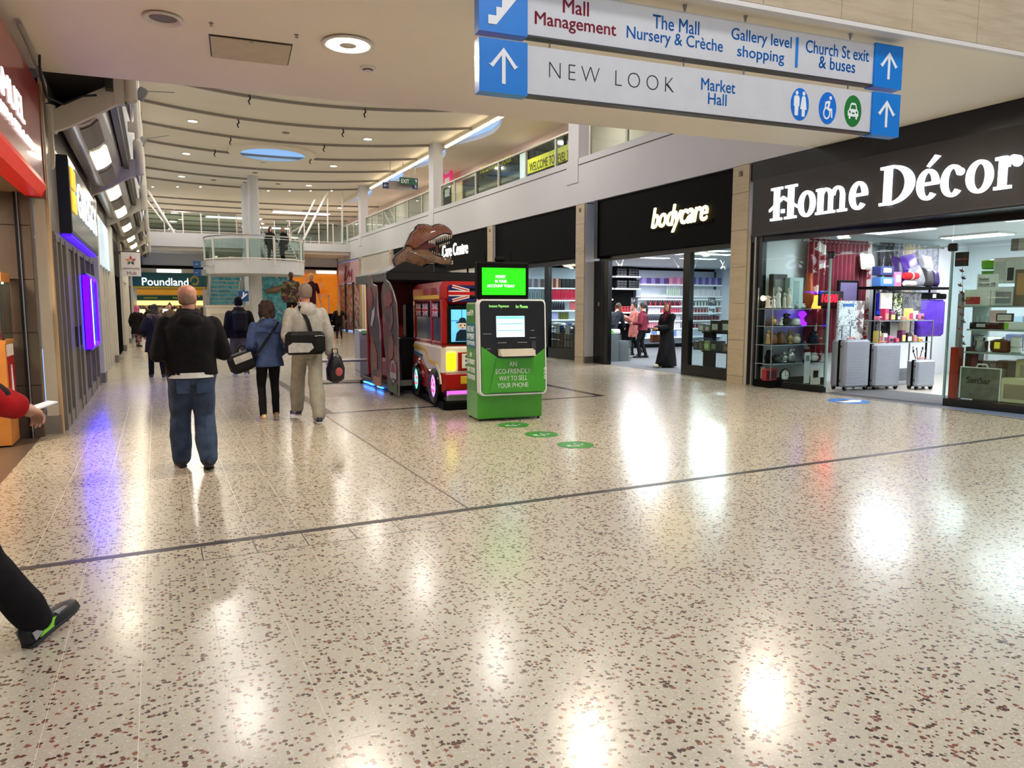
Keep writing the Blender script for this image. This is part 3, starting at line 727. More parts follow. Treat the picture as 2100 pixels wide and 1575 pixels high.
m=MB(); m.box((-.012,.0,1.18),(0,.5,1.82)); m.build('glass_side',GLASS,o)
m=MB(); m.box((-.85,0,1.18),(-.012,.01,1.82)); m.build('glass_front',GLASS,o)
for y in(.0,.49):m=MB(); m.box((-.02,y,1.18),(.005,y+.015,1.82)); m.build('corner_post',DKGREY,o)
m=MB(); m.box((0,.08,.3),(.008,.44,1.0)); p=m.build('poster',mat('poster_red',(176,20,24),.35),o)
m=MB(); m.prism([(.24,.36),(.28,.36),(.31,.6),(.27,.9),(.22,.9),(.20,.6)],0,.012,MF((0,0,0),(0,1,0))); m.build('white_slash',WTXT,p)
m=MB(); m.box((0,.07,1.0),(.01,.43,1.13)); m.build('price_card',mat('card_cream',(236,226,214),.5),o)
for k in range(3):
    tag(MB().lathe([(.05,0),(.06,.02),(.03,.05),(.055,.08),(.002,.1)],n=14).build('ring_box',mat('ring_red',(170,24,28),.4),None,(-1.6-k*.22,9.72+.02*k,1.18)),['red velvet ring stand nearest the glass edge of the display case','red velvet ring stand in the middle of the display case','red velvet ring stand furthest inside the display case'][k],'ring stand','ring stands in the display case')
# ---- bakery and the other left-hand shopfronts -----------------------------------------------------------------
ALG=mat('shopfront_aluminium',(128,122,116),.38,metal=.45)
ws=struct('wall_shopfronts','row of glazed shopfronts under the canopy')
m=MB(); m.box((-1.16,10.5,2.42),(-1.1,16.6,3.6)); m.build('fascia_glass',mat('pale_fascia',(176,170,160),.2,var=.05),ws)
for(a,b)in((10.52,10.62),(11.0,11.12),(11.55,11.9),(12.6,12.75),(13.2,13.55),(14.4,14.5),(15.55,15.65),(16.45,16.6)):
    m=MB(); m.box((-1.15,a,0),(-1.06,b,2.42)); m.build('frame_post',ALG,ws)
m=MB(); m.box((-1.16,10.5,2.36),(-1.07,16.6,2.46)); m.build('head_rail',ALG,ws)
m=MB(); m.box((-1.16,10.5,0),(-1.07,16.6,.16)); m.build('bottom_rail',ALG,ws)
for(a,b)in((10.62,11.0),(11.12,11.55),(13.55,14.4),(14.5,15.55),(15.65,16.45)):
    m=MB(); m.box((-1.12,a,.16),(-1.105,b,2.36)); m.build('pane',mat('mirror_pane',(172,172,170),.08,metal=.75,var=.04),ws)
for(a,b)in((11.9,12.6),(12.75,13.2)):
    m=MB(); m.box((-1.13,a,.16),(-1.095,b,2.36)); p=m.build('grey_door_leaf',mat('door_grey',(118,112,106),.4),ws)
    m=MB(); m.box((-1.095,b-.1,.95),(-1.06,b-.07,1.25)); m.build('pull_handle',DKGREY,p)
m=MB(); m.box((-4,10.6,0),(-3.8,47,4)); m.build('inner_wall',mat('inner_warm',(190,170,140),.7),ws)
NAVY=mat('navy_sign_box',(14,22,44),.35,var=.1)
o=thing('bakery_sign','dark projecting box sign with yellow squares and white letters','sign')
m=MB(); m.box((-1.1,11.4,2.52),(-.96,16.3,3.54)); m.build('sign_box',[NAVY],o)
m=MB(); m.box((-.962,11.45,2.56),(-.955,16.25,3.5)); m.build('face_panel',mat('grey_face',(84,86,88),.25),o)
m=MB(); m.box((-1.09,11.5,2.49),(-.98,16.2,2.52)); m.build('violet_underlight',mat('violet_soft',(60,30,160),.4,emit=(90,30,255),es=.8),o)
YSQ=mat('yellow_square',(250,180,20),.4,emit=(250,176,20),es=1.2)
for(a,z)in((11.56,3.16),(11.86,3.16),(11.56,2.84),(11.86,2.84)):
    m=MB(); m.box((-.955,a,z),(-.94,a+.26,z+.26)); m.build('yellow_square',YSQ,o)
letters('GREGGS',mat('greggs_white',(255,255,255),.5,emit=(225,240,255),es=.8,var=0),o,MF((-.955,12.35,2.86),(0,1,0)),(3.7,.5),.012,offset=.008)
o=thing('led_window_sign','vertical sign framed by blue violet LED tubes','led sign',(-1.06,14.0,.8))
VIO=mat('violet_led',(60,0,255),.4,emit=(24,0,255),es=26,var=0); BWL=mat('blue_white_led',(170,210,255),.4,emit=(90,150,255),es=9,var=0)
m=MB(); m.cbox((-.02,0,0),(.06,1.75,1.3),.02); m.build('panel',mat('violet_panel',(40,20,110),.3),o)
for y in(.14,1.6):m=MB(); m.box((.06,y-.06,.05),(.085,y+.06,1.25)); m.build('led_tube',VIO,o)
for z in(.05,1.19):m=MB(); m.box((.06,.2,z),(.08,1.55,z+.06)); m.build('led_tube',VIO,o)
m=MB(); m.box((.062,.36,.08),(.08,.46,1.22)); m.build('white_led_tube',BWL,o)
m=MB(); m.box((-.02,-.012,.03),(.06,0,1.27)); m.build('led_side_strip',VIO,o)
# pilasters, later shopfronts
PILM=mat('ivory_pilaster',(206,200,188),.45,var=.03)
for i,y in enumerate(ARM[1:]):
    p=struct('column_pilaster','ivory pilaster between the left-hand shopfronts')
    m=MB(); m.box((-1.2,y-.1,.2),(-1.0,y+.45,3.7)); m.build('shaft',PILM,p)
    m=MB(); m.box((-1.2,y-.12,0),(-.99,y+.46,.2)); m.build('skirting',mat('grey_skirting',(120,116,112),.5),p)
for i,y in enumerate(ARM[1:-1]):
    s=thing('left_shopfront',['cream framed shopfront beyond the bakery','dark framed shopfront under the white star sign','cream framed shopfront near the far stair','last dark framed shopfront before the teal shop'][i],'shopfront',(-1.1,y+.5,0))
    L_=5.3; mm=[PILM,BLACKF,PILM,DKGREY][i]
    m=MB(); m.box((-.06,0,2.5),(.02,L_,3.6)); m.build('fascia',[mat('greggs_lit',(214,232,240),.4,emit=(190,220,240),es=.5),BLACKF,PILM,DKGREY][i],s)
    for k in range(6):m=MB(); m.box((-.06,k*L_/5-.06,0),(.01,k*L_/5+.06,2.5)); m.build('frame_post',mm,s)
    for k in range(5):m=MB(); m.box((-.05,k*L_/5+.06,.1),(-.035,(k+1)*L_/5-.06,2.5)); m.build('pane',mat('pane_warm%d'%(i%2),[(210,206,196),(110,100,90)][i%2],.15,var=.1),s)
# community hub sign, hung square to the wall
o=thing('hanging_sign','white hanging sign with a star of coloured petals','sign')
WSG=mat('white_sign_face',(228,222,220),.4,var=.02)
a,b=PY(250,566,24),PY(287,518,24)
m=MB(); m.box((a.x,24,a.z),(b.x,24.12,b.z)); m.build('sign_box',WSG,o)
m=MB(); m.box((a.x-.3,24.03,b.z-.06),(b.x,24.09,b.z+.03)); m.build('bracket',DKGREY,o)
cx,cz=(a.x+b.x)/2,b.z-.24
for k,c in enumerate(((196,40,60),(230,150,60),(60,110,60),(40,60,60),(170,60,80))):
    an=pi/2+k*TAU/5; d=Vector((cos(an),0,sin(an))); n_=Vector((-sin(an),0,cos(an))); p0=Vector((cx,23.995,cz))
    m=MB(); q=[p0+d*.02,p0+d*.07+n_*.04,p0+d*.15,p0+d*.07-n_*.04]; m.add([v for v in q]+[v-Vector((0,.006,0))for v in q],[(0,1,2,3),(4,5,6,7),(0,1,5,4),(1,2,6,5),(2,3,7,6),(3,0,4,7)]); m.build('petal',mat('petal%d'%k,c,.5),o)
BRN=mat('maroon_lettering',(90,50,60),.5)
text('lettering','community',BRN,o,MF((a.x+.02,23.99,a.z+.17),(1,0,0)),fit=(.46,.09)); text('lettering','Hub',BRN,o,MF((a.x+.14,23.99,a.z+.04),(1,0,0)),fit=(.24,.1))
for k,(a,b)in enumerate((((290,193),(358,190)),((292,290),(346,278)))):
    y=(14.0,20.0)[k]; p,q=PY(*a,y),PY(*b,y); o=thing('wall_speaker',['grey angled wall speaker nearest the bridge above the canopy','grey angled wall speaker further along above the canopy'][k],'speaker',p)
    m=MB(); m.cbox((-.07,-.07,-.1),(.07,.07,.1),.02,Matrix.Rotation(.5,4,'Y')); m.build('cabinet',mat('speaker_grey',(150,148,144),.5),o); m=MB(); m.cyl((0,0,.05),q-p,.008,6); m.build('stay_rod',GREYM,o); m=MB(); m.box((p.x*0-.2,-.02,-.02),(-.05,.02,.02)); m.build('bracket',GREYM,o)
# ================================================================== HANGING DIRECTION SIGNS
SKA=math.atan(-.092)
def sign_tier(label,z0,z1):
    o=thing('hanging_direction_sign',label,'sign',(2.48,5.9-.092*2.48,z0),SKA)
    h=z1-z0; Ltot=4.63/cos(SKA)
    m=MB(); m.box((.42,.02,.0),(Ltot-.37,.10,h)); m.build('silver_panel',mat('silver_sign_panel',(206,208,212),.35,var=.03),o)
    m=MB(); m.box((.42,.015,-.012),(Ltot-.37,.105,.004)); m.build('bottom_channel',DKGREY,o)
    for(x0,x1)in((0,.43),(Ltot-.38,Ltot)):
        m=MB(); m.box((x0,0,-.02),(x1,.12,h+.01)); m.build('blue_end_box',mat('sign_blue_box',(0,122,214),.3,var=.04,coat=.3),o)
    return o,h,Ltot
BT=mat('sign_blue_text',(10,124,214),.4,var=0); RT=mat('sign_red_text',(158,14,52),.4,var=0); BK=mat('sign_black_text',(20,20,22),.4,var=0); WT=mat('sign_white',(240,242,244),.4,var=0)
def on(o,s,x0,x1,z0,z1,m,**k):return text('lettering',s,m,o,MF((x0,.02,z0),(1,0,0)),fit=(x1-x0,z1-z0),depth=.004,**k)
def arrow(o,cx,cz,s):
    m=MB(); M=MF((cx,-.001,cz),(1,0,0)); w=.11*s
    m.prism([(-w/2,-s*.5),(w/2,-s*.5),(w/2,s*.40),(-w/2,s*.40)],0,.004,M)
    for q in(-1,1):m.prism([(0,s*.5),(q*s*.40,s*.02),(q*s*.40+q*.02,s*-.03+.02),(q*s*.33,-.02),(0,s*.36)][::q],0,.0042,M)
    m.build('arrow',WT,o)
SC=1/cos(SKA)
def sx(px,py,o):
    d=_ray(px,py); t=5.9/(d.y+.092*d.x); P=_C+d*t
    return(P.x-2.48)*SC,P.z-o.location.z
low_s,h,Lt=sign_tier('lower hanging direction sign with toilet, wheelchair and car pictograms',3.34,3.74)
up_s,h,Lt=sign_tier('upper hanging direction sign with red and blue lettering and stairs pictogram',3.82,4.22)
def fitpx(o,s,x0,y0,x1,y1,m,**k):
    """x0..x1: photo columns; y0,y1: top and bottom photo rows at x0"""
    a=sx(x0,y1,o); b=sx(x0,y0,o); c=sx(x1,y1,o)
    return on(o,s,a[0],c[0],a[1],b[1],m,**k)
def block(o,s,px0,px1,zb,zt,m,**k):
    x0,x1=sx(px0,150,o)[0],sx(px1,200,o)[0]
    return on(o,s,x0,x1,zb,zt,m,**k)
block(up_s,'Mall',1155,1208,.225,.345,RT,offset=.012); block(up_s,'Management',1098,1264,.065,.205,RT,offset=.012)
block(up_s,'The Mall',1339,1433,.215,.335,BT,offset=.008); block(up_s,'Nursery & Crèche',1286,1482,.065,.205,BT,offset=.008)
block(up_s,'Gallery level',1500,1622,.195,.335,BT,offset=.008); block(up_s,'shopping',1513,1608,.05,.185,BT,offset=.008)
block(up_s,'Church St exit',1653,1781,.215,.335,BT,offset=.008); block(up_s,'& buses',1681,1754,.085,.205,BT,offset=.008)
a=sx(1637,100,up_s)[0]; m=MB(); m.box((a-.015,.014,.06),(a+.015,.02,.34)); m.build('divider_bar',BT,up_s)
x0=sx(1128,160,low_s)[0]; x1=sx(1384,190,low_s)[0]
on(low_s,'NEW LOOK',x0,x1,.16,.29,BK,offset=-.022,spacing=1.45)
block(low_s,'Market',1441,1510,.215,.325,BT,offset=.008); block(low_s,'Hall',1456,1493,.095,.20,BT,offset=.008)
for o in(low_s,up_s):arrow(o,Lt-.19,.2,.27)
arrow(low_s,.215,.2,.29)
m=MB(); M=MF((.2,-.001,.2),(1,0,0))
m.prism([(-.12,-.16),(-.05,-.16),(.16,.10),(.16,.17),(.10,.17),(.10,.12),(.05,.12),(.05,.05),(0,.05),(0,-.02),(-.05,-.02),(-.05,-.09),(-.12,-.09)],0,.004,M); m.ring(.02,.17,(.035,.035),(.0,.0),0,TAU,0,.004,M); m.box((-.0,.10,0),(.05,.15,.004),M); m.build('stairs_pictogram',WT,up_s)
def disc(o,px,col,name):
    x,z=sx(px[0],px[1],o); m=MB(); m.ring(x,z,(.112,.155),(.0005,.0005),0,TAU,0,.003,MF((0,.02,0),(1,0,0)),n=48); return x,z,m.build(name,col,o)
x,z,p=disc(low_s,(1643,213),mat('picto_blue',(0,112,214),.4),'pictogram_disc'); M=MF((x,.0165,z),(1,0,0)); m=MB()
for s in(-1,1):
    cx=s*.043
    m.ring(cx,.105,(.017,.02),(.0005,.0005),0,TAU,0,.003,M,n=20)
    if s<0:m.prism([(cx-.034,-.02),(cx-.034,.06),(cx-.022,.08),(cx+.022,.08),(cx+.034,.06),(cx+.034,-.02),(cx+.024,-.02),(cx+.02,-.11),(cx-.02,-.11),(cx-.024,-.02)],0,.003,M)
    else:m.prism([(cx-.04,-.045),(cx-.022,.07),(cx-.012,.08),(cx+.012,.08),(cx+.022,.07),(cx+.04,-.045),(cx+.02,-.045),(cx+.018,-.115),(cx-.018,-.115),(cx-.02,-.045)],0,.003,M)
m.build('two_figures',WT,p)
x,z,p=disc(low_s,(1700,221),mat('picto_blue',(0,112,214),.4),'pictogram_disc'); M=MF((x,.0165,z),(1,0,0)); m=MB()
m.ring(.03,.1,(.016,.019),(.0005,.0005),0,TAU,0,.003,M,n=20); m.ring(-.012,-.05,(.045,.06),(.032,.044),0,TAU,0,.003,M,n=32)
m.prism([(-.035,.06),(.018,.075),(.03,.06),(.015,-.0),(.055,-.0),(.062,-.09),(.045,-.09),(.04,-.025),(-.008,-.02),(.002,.045),(-.02,.04),(-.028,.0),(-.042,.0)],0,.0032,M); m.build('wheelchair_figure',WT,p)
x,z,p=disc(low_s,(1752,227),mat('picto_green',(16,118,44),.4),'pictogram_disc'); M=MF((x,.0165,z),(1,0,0)); m=MB()
m.prism([(-.07,-.05),(-.07,-.005),(-.05,.02),(-.035,.07),(-.02,.08),(.02,.08),(.035,.07),(.05,.02),(.07,-.005),(.07,-.05),(.055,-.055),(.055,-.08),(.035,-.08),(.035,-.055),(-.035,-.055),(-.035,-.08),(-.055,-.08),(-.055,-.055)],0,.003,M); c_=m.build('car_outline',WT,p)
m=MB(); m.prism([(-.037,.02),(-.026,.06),(.026,.06),(.037,.02)],0,.0036,M); m.box((-.018,-.03,0),(.018,-.015,.0036),M)
for s in(-1,1):m.ring(s*.045,-.012,(.011,.013),(.0005,.0005),0,TAU,0,.0036,M,n=14)
m.build('car_cutouts',mat('picto_green',(16,118,44),.4),c_)
for px in(1133,1410,1535,1752):
    xx=sx(px,100,up_s)[0]
    m=MB(); m.cyl((xx,.06,h),(xx,.06,4.3-3.82),.006,8); m.lathe([(.006,.02),(.014,.05),(.02,.075)],(xx,.06,h),n=10); m.build('hanger_wire',GREYM,up_s)
    m=MB(); m.cyl((xx,.06,h),(xx,.06,.485),.008,8); m.build('link_rod',GREYM,low_s)
# ================================================================== HOME DECOR and BODYCARE
class Pl:
    """A vertical measuring plane: x runs along it, local y goes behind it."""
    def __init__(s,o,xd):s.o=Vector(o); s.x=Vector(xd).normalized(); s.n=Vector((-s.x.y,s.x.x,0)); s.rz=math.atan2(s.x.y,s.x.x)
    def at(s,px,py):d=_ray(px,py); t=(s.o-_C).dot(s.n)/d.dot(s.n); return _C+d*t
    def rect(s,x0,y0,x1,y1):
        a,b=s.at(x0,(y0+y1)/2),s.at(x1,(y0+y1)/2); xm=(x0+x1)/2
        zt,zb=s.at(xm,y0).z,s.at(xm,y1).z; c=(a+b)/2
        return Vector((c.x,c.y,zb)),(b-a).length,zt-zb
HG=Vector((.139,-.99,0)).normalized()
def hgx(y,off=0):return 10.58+(10.45-y)*.14+off
GLP=Pl((10.58,10.45,0),HG)
INP=Pl((10.58+.35,10.45,0),HG)
hd=struct('wall_shop','black framed glass shopfront of the home goods shop')
m=MB(); m.box((10.44,3.0,3.95),(10.8,10.8,4.29)); m.build('upper_black_band',BLACK,hd)
m=MB(); m.prism([(hgx(3,-.06),3.0),(hgx(10.75,-.06),10.75),(hgx(10.75,.06),10.75),(hgx(3,.06),3.0)],2.78,2.9); m.build('head_frame',BLACK,hd)
m=MB(); m.prism([(10.44,3.0),(10.44,10.75),(10.8,10.75),(11.8,3.0)],2.88,2.92); m.build('soffit',BLACK,hd)
for(ya,yb)in((9.15,10.5),(3.0,7.1)):
    m=MB(); m.prism([(hgx(ya,-.05),ya),(hgx(yb,-.05),yb),(hgx(yb,.05),yb),(hgx(ya,.05),ya)],0,.12); m.build('black_plinth',BLACK,hd)
    m=MB(); m.prism([(hgx(ya,-.006),ya),(hgx(yb,-.006),yb),(hgx(yb,.006),yb),(hgx(ya,.006),ya)],.12,2.44); m.build('glass_pane',GLASS,hd)
for(ya,yb)in((9.18,10.5),(7.14,9.16),(3.0,7.12)):
    m=MB(); m.prism([(hgx(ya,-.006),ya),(hgx(yb,-.006),yb),(hgx(yb,.006),yb),(hgx(ya,.006),ya)],2.45,2.78); m.build('glass_transom',GLASS,hd)
for ya in(9.13,7.12):
    m=MB(); m.cbox((-.07,-.04,-.06),(.07,.04,.06),.02,Matrix.Translation((hgx(ya),ya,2.45))@Matrix.Rotation(GLP.rz,4,'Z')); m.build('black_glass_clamp',BLACK,hd)
    m=MB(); m.box((hgx(ya)-.02,ya-.012,.1),(hgx(ya)+.02,ya+.012,2.42)); m.build('glass_edge',mat('green_glass_edge',(120,150,146),.2),hd)
m=MB(); m.cyl((hgx(9.1,.02),9.1,2.45),(hgx(7.15,.02),7.15,2.47),.008,6); m.build('door_track_rod',WMETAL,hd)
m=MB(); m.box((10.5,10.5,0),(10.62,10.8,2.9)); m.build('black_jamb',BLACK,hd)
m=MB(); m.box((10.46,10.62,0),(10.50,10.66,2.9)); m.build('chrome_line',GREYM,hd)
# room shell of the shop
sh=struct('wall_shop_interior','white interior of the home goods shop')
SHW=mat('shop_white',(232,236,240),.5,var=.01)
m=MB(); m.box((10.66,10.6,0),(17,10.72,3.1)); m.build('party_wall',SHW,sh)
m=MB(); m.box((17,3,0),(17.1,10.7,3.1)); m.build('back_wall',SHW,sh)
m=MB(); m.box((11.6,2.9,0),(17,3.0,3.1)); m.build('end_wall',SHW,sh)
m=MB(); m.prism([(10.8,10.7),(11.7,3),(17.1,3),(17.1,10.7)],3.0,3.1); m.build('shop_ceiling',mat('shop_ceiling_white',(226,228,230),.6),sh)
fs=struct('floor_shop','pale shop floor with grey entrance mat')
m=MB(); m.prism([(10.66,10.6),(11.72,3),(17,3),(17,10.6)],-.2,.0); m.build('pale_floor',mat('shop_floor',(196,188,174),.25,var=.05),fs)
m=MB(); m.prism([(hgx(9.1,.05),9.1),(hgx(7.15,.05),7.15),(hgx(7.15,1.3),7.15),(hgx(9.1,1.3),9.1)],0,.008); m.build('entrance_mat',mat('grey_mat',(92,92,94),.9,bump=.4,bscale=200),fs)
for k,(x,y)in enumerate(((12.6,9.2),(12.6,6.8),(12.6,4.6),(15,9.2),(15,6.8),(15,4.6))):
    o=thing('shop_light_panel','%s flat white ceiling light panel inside the home goods shop'%ordn[k],'ceiling light',(x,y,2.96),group='light panels inside the home goods shop')
    m=MB(); m.box((-.3,-.6,0),(.3,.6,.04)); m.build('frame',WMETAL,o)
    m=MB(); m.box((-.27,-.57,-.01),(.27,.57,0)); m.build('diffuser',COOL,o)
    area('shop_lamp',(x,y,2.93),.5,52,(.86,.94,1.0),shape='RECTANGLE',size_y=1.1)
# ---- Home Decor sign ---------------------------------------------------------------------------------------------
o=thing('shop_sign','charcoal fascia with glowing white serif letters','sign')
m=MB(); m.box((10.43,3.0,2.92),(10.5,10.72,3.95)); m.build('charcoal_panel',mat('charcoal_panel',(46,42,41),.5,var=.04),o)
m=MB(); m.box((10.425,3.0,2.9),(10.5,10.72,2.925)); m.build('bottom_trim',DKGREY,o)
GLOW=mat('glowing_letter',(255,255,255),.5,emit=(236,246,255),es=1.15,var=0)
XS=10.43
def glyph(ch,px0,px1,base=3.13,cap=.60,xh=.44):
    ya,yb=PX(px0,400,XS).y,PX(px1,400,XS).y; W=ya-yb
    M=MF((XS,ya,base),(0,-1,0)); m=MB(); d0,d1=0,.04
    def R(x0,y0,x1,y1):m.prism([(x0*W,y0),(x1*W,y0),(x1*W,y1),(x0*W,y1)],d0,d1,M)
    def Pg(*p):m.prism([(x*W,y)for x,y in p],d0,d1,M)
    def O(cx,cy,ro,ri,a0=0,a1=360):m.ring(cx*W,cy,(ro[0]*W,ro[1]),(ri[0]*W,ri[1]),radians(a0),radians(a1),d0,d1,M,n=36)
    s=.05
    if ch=='H':
        for c in(.25,.75):R(c-.09,.03,c+.09,cap-.03); R(c-.2,0,c+.2,.045); R(c-.2,cap-.045,c+.2,cap)
        Pg((.0,.17),(.48,.37),(1.0,.17),(1.0,.215),(.48,.43),(.0,.215)); R(.43,.12,.53,.19)
    elif ch=='o':O(.5,xh/2,(.5,xh/2+.01),(.22,xh/2-.045))
    elif ch in 'eé':
        O(.5,xh/2,(.5,xh/2+.01),(.20,xh/2-.045),0,318); R(.24,xh*.47,.97,xh*.58)
        if ch=='é':Pg((.42,xh+.05),(.78,xh+.20),(1.0,xh+.17),(.52,xh+.03))
    elif ch=='c':O(.5,xh/2,(.5,xh/2+.01),(.20,xh/2-.045),45,318); O(.82,xh*.76,(.16,.055),(.001,.001))
    elif ch=='m':
        R(.06,.02,.22,xh); R(.0,0,.29,.045); R(0,xh-.045,.2,xh)
        for c in(.40,.76):
            O(c-.09,xh-.15,(.20,.15),(.09,.10),0,180); R(c,.02,c+.12,xh-.14); R(c-.08,0,c+.20,.045)
    elif ch=='r':
        R(.15,.02,.45,xh); R(0,0,.65,.045); R(0,xh-.045,.4,xh); O(.68,xh-.15,(.30,.15),(.12,.10),70,180); O(.82,xh-.09,(.18,.075),(.001,.001))
    elif ch=='D':
        R(.12,.02,.34,cap-.02); R(0,0,.4,.045); R(0,cap-.045,.4,cap); O(.32,cap/2,(.68,cap/2),(.42,cap/2-.045),-90,90); R(.2,0,.36,.045); R(.2,cap-.045,.36,cap)
    m.build('letter',GLOW,o)
for ch,a,b in(('H',1581,1639),('o',1640,1674),('m',1676,1742),('e',1744,1781),('D',1806,1876),('é',1881,1926),('c',1930,1977),('o',1981,2036),('r',2039,2094)):
    glyph(ch,a,b)
# ---- goods helpers -------------------------------------------------------------------------------------------------
def col(name,c,r=.45,**k):return mat('c_'+name,c,r,**k)
def carton(name,label,cat,pl,rect,d,body,front=None,fr=(.1,.15,.9,.85),behind=0,group=None,lid=None):
    """A printed box: body, front print panel, top flap line."""
    loc,w,h=pl.rect(*rect); loc=loc+pl.n*behind
    o=thing(name,label,cat,loc,pl.rz,group)
    m=MB(); m.cbox((-w/2,0,0),(w/2,d,h),.006); m.build('carton',body,o)
    if front is not None:
        m=MB(); m.box((-w/2+fr[0]*w,-.004,fr[1]*h),(-w/2+fr[2]*w,0,fr[3]*h)); m.build('front_print',front,o)
    m=MB(); m.box((-w/2+.004,d*.48,h),(w/2-.004,d*.52,h+.001)); m.build('flap_tape',lid or col('tape',(190,180,160)),o)
    return o
def turned(name,label,cat,pl,rect,prof,mm,behind=.06,group=None,squash=1,extra=None,n=16):
    """A turned shape (figurine, vase, pot): profile in unit width/height."""
    loc,w,h=pl.rect(*rect); loc=loc+pl.n*(behind+w/2)
    o=thing(name,label,cat,loc,pl.rz,group)
    m=MB(); m.lathe([(max(.0015,r*w/2),z*h)for r,z in prof],n=n)
    if squash!=1:m.v=[(x,y*squash,z)for x,y,z in m.v]
    m.build('body',mm,o,smooth=True)
    if extra:extra(o,w,h)
    return o
P_FIG=[(.8,0),(.9,.04),(.75,.2),(.55,.45),(.7,.6),(.55,.70),(.28,.74),(.38,.82),(.42,.9),(.25,.98),(0,1)]
P_BUST=[(.9,0),(.9,.06),(.6,.12),(.95,.35),(1,.5),(.7,.62),(.45,.68),(.6,.8),(.5,.93),(0,1)]
P_LOG=[(.7,0),(.95,.1),(1,.4),(.9,.75),(.6,.95),(0,1)]
P_ANIM=[(.6,0),(.8,.1),(1,.35),(.95,.55),(.6,.72),(.7,.85),(.5,.97),(0,1)]
P_POT=[(.7,0),(.92,.08),(1,.4),(1,.78),(1.04,.8),(1.04,.84),(.9,.86),(.6,.95),(.15,.97),(.15,1),(0,1)]
P_VASE=[(.5,0),(.9,.2),(1,.45),(.6,.75),(.45,.88),(.6,1),(.5,1)]
def head_parts(mm):
    def f(o,w,h):
        m=MB(); m.ell((w*.12,-w*.22,h*.86),(w*.16,w*.14,h*.07),10,7); m.build('head',mm,o,smooth=True)
        m=MB(); m.lathe([(w*.5,-.002),(w*.5,.012)],n=16); m.build('plinth',BLACKF,o)
    return f
# ---- Home Decor: glass shelf unit at the far pane --------------------------------------------------------------------
FP=Pl((0,10.15,0),(1,0,0))
u=thing('glass_shelf_unit','clear glass shelf unit behind the far shop window','shelf')
x0,x1=FP.at(1577,700).x,FP.at(1690,700).x
GSH=mat('glass_shelf',(150,168,166),.1,alpha=.75)
SHZ=[]
for py in(633,668,706,744):
    z=FP.at(1630,py).z; SHZ.append(z); m=MB(); m.box((x0,10.08,z-.012),(x1,10.5,z)); m.build('glass_shelf',GSH,u)
for x in(x0+.01,x1-.02):
    for y in(10.1,10.48):m=MB(); m.box((x,y-.008,0),(x+.015,y+.008,1.9)); m.build('upright',GREYM,u)
m=MB(); m.box((x0,10.08,0),(x1,10.5,.14)); m.build('base',BLACKF,u)
IV=col('ivory',(214,204,186)); GOLD=mat('gold_figure',(168,136,84),.35,metal=.6); SIL=mat('silver_figure',(190,190,186),.28,metal=.8); DKB=col('dark_bronze',(62,50,42)); LOGB=col('log_brown',(120,76,44)); GRYST=col('grey_stone',(138,136,130)); PORC=col('porcelain',(228,224,214),.25)
row1=[(1579,1590,606,IV,P_FIG,'small ivory candle angel'),(1590,1600,606,PORC,P_FIG,'white praying figurine'),(1600,1612,588,PORC,P_FIG,'tall white robed figurine'),(1612,1620,600,IV,P_FIG,'slim ivory figurine'),(1621,1632,588,IV,P_BUST,'ivory mother and child figurine'),(1634,1646,618,GRYST,P_ANIM,'grey stone dove'),(1648,1662,622,PORC,P_ANIM,'white lying lamb figurine')]
row2=[(1579,1589,650,DKB,P_LOG,'dark bronze lotus'),(1590,1602,648,GOLD,P_ANIM,'gold owl figurine'),(1605,1614,650,IV,P_FIG,'ivory reading figurine'),(1616,1633,642,DKB,P_BUST,'dark buddha head'),(1635,1652,652,PORC,P_LOG,'white scallop shell lamp')]
row3=[(1579,1588,675,GOLD,P_FIG,'gold crowned figurine'),(1588,1604,682,LOGB,P_LOG,'carved log with ivory face'),(1605,1620,680,LOGB,P_LOG,'carved log with kneeling figure'),(1623,1634,676,GOLD,P_BUST,'small gold buddha'),(1636,1652,684,IV,P_ANIM,'ivory elephant figurine'),(1672,1688,680,col('navy',(38,44,60)),P_BUST,'figurine in a navy suit')]
row4=[(1580,1594,716,BLACKF,P_ANIM,'black cat figurine'),(1596,1610,726,DKB,P_ANIM,'dark elephant figurine'),(1612,1624,720,SIL,P_BUST,'silver buddha'),(1625,1640,714,SIL,P_ANIM,'silver elephant'),(1660,1672,728,IV,P_ANIM,'cream dog figurine'),(1673,1688,726,PORC,P_ANIM,'white and black cow figurine')]
shn=['top','second','third','lowest']
for ri,(rw,base)in enumerate(zip((row1,row2,row3,row4),(633,668,706,744))):
    for(a,b,top,mm,pf,nm)in rw:
        o=turned('figurine','%s on the %s glass shelf of the far window'%(nm,shn[ri]),'figurine',FP,(a,top,b,base),pf,mm,behind=.04,squash=.8,extra=head_parts(mm))
        o.location.z=SHZ[ri]
# lamps among them
SALT=mat('salt_lamp',(255,150,60),.5,emit=(255,150,60),es=3,var=.2)
o=turned('salt_lamp','glowing orange salt lamp at the window edge on the top glass shelf','lamp',FP,(1681,605,1697,633),P_LOG,SALT,behind=.05); o.location.z=SHZ[0]
m=MB(); m.lathe([(.06,-.001),(.06,.02)],n=16); m.build('wooden_base',LOGB,o)
VL=mat('violet_lamp',(120,30,230),.5,emit=(110,20,255),es=4,var=.2)
o=turned('flower_lamp','glowing violet flower lamp on the second glass shelf','lamp',FP,(1650,638,1664,668),[(.9,0),(1,.15),(.5,.3),(.3,.5),(.9,.75),(.6,.95),(0,1)],VL,behind=.05); o.location.z=SHZ[1]
m=MB(); m.lathe([(.05,0),(.05,.02)],n=16); m.build('base',BLACKF,o)
o=thing('desk_lamp','small clip lamp lighting the white shop wall','lamp',(FP.at(1590,598).x,10.45,SHZ[0]))
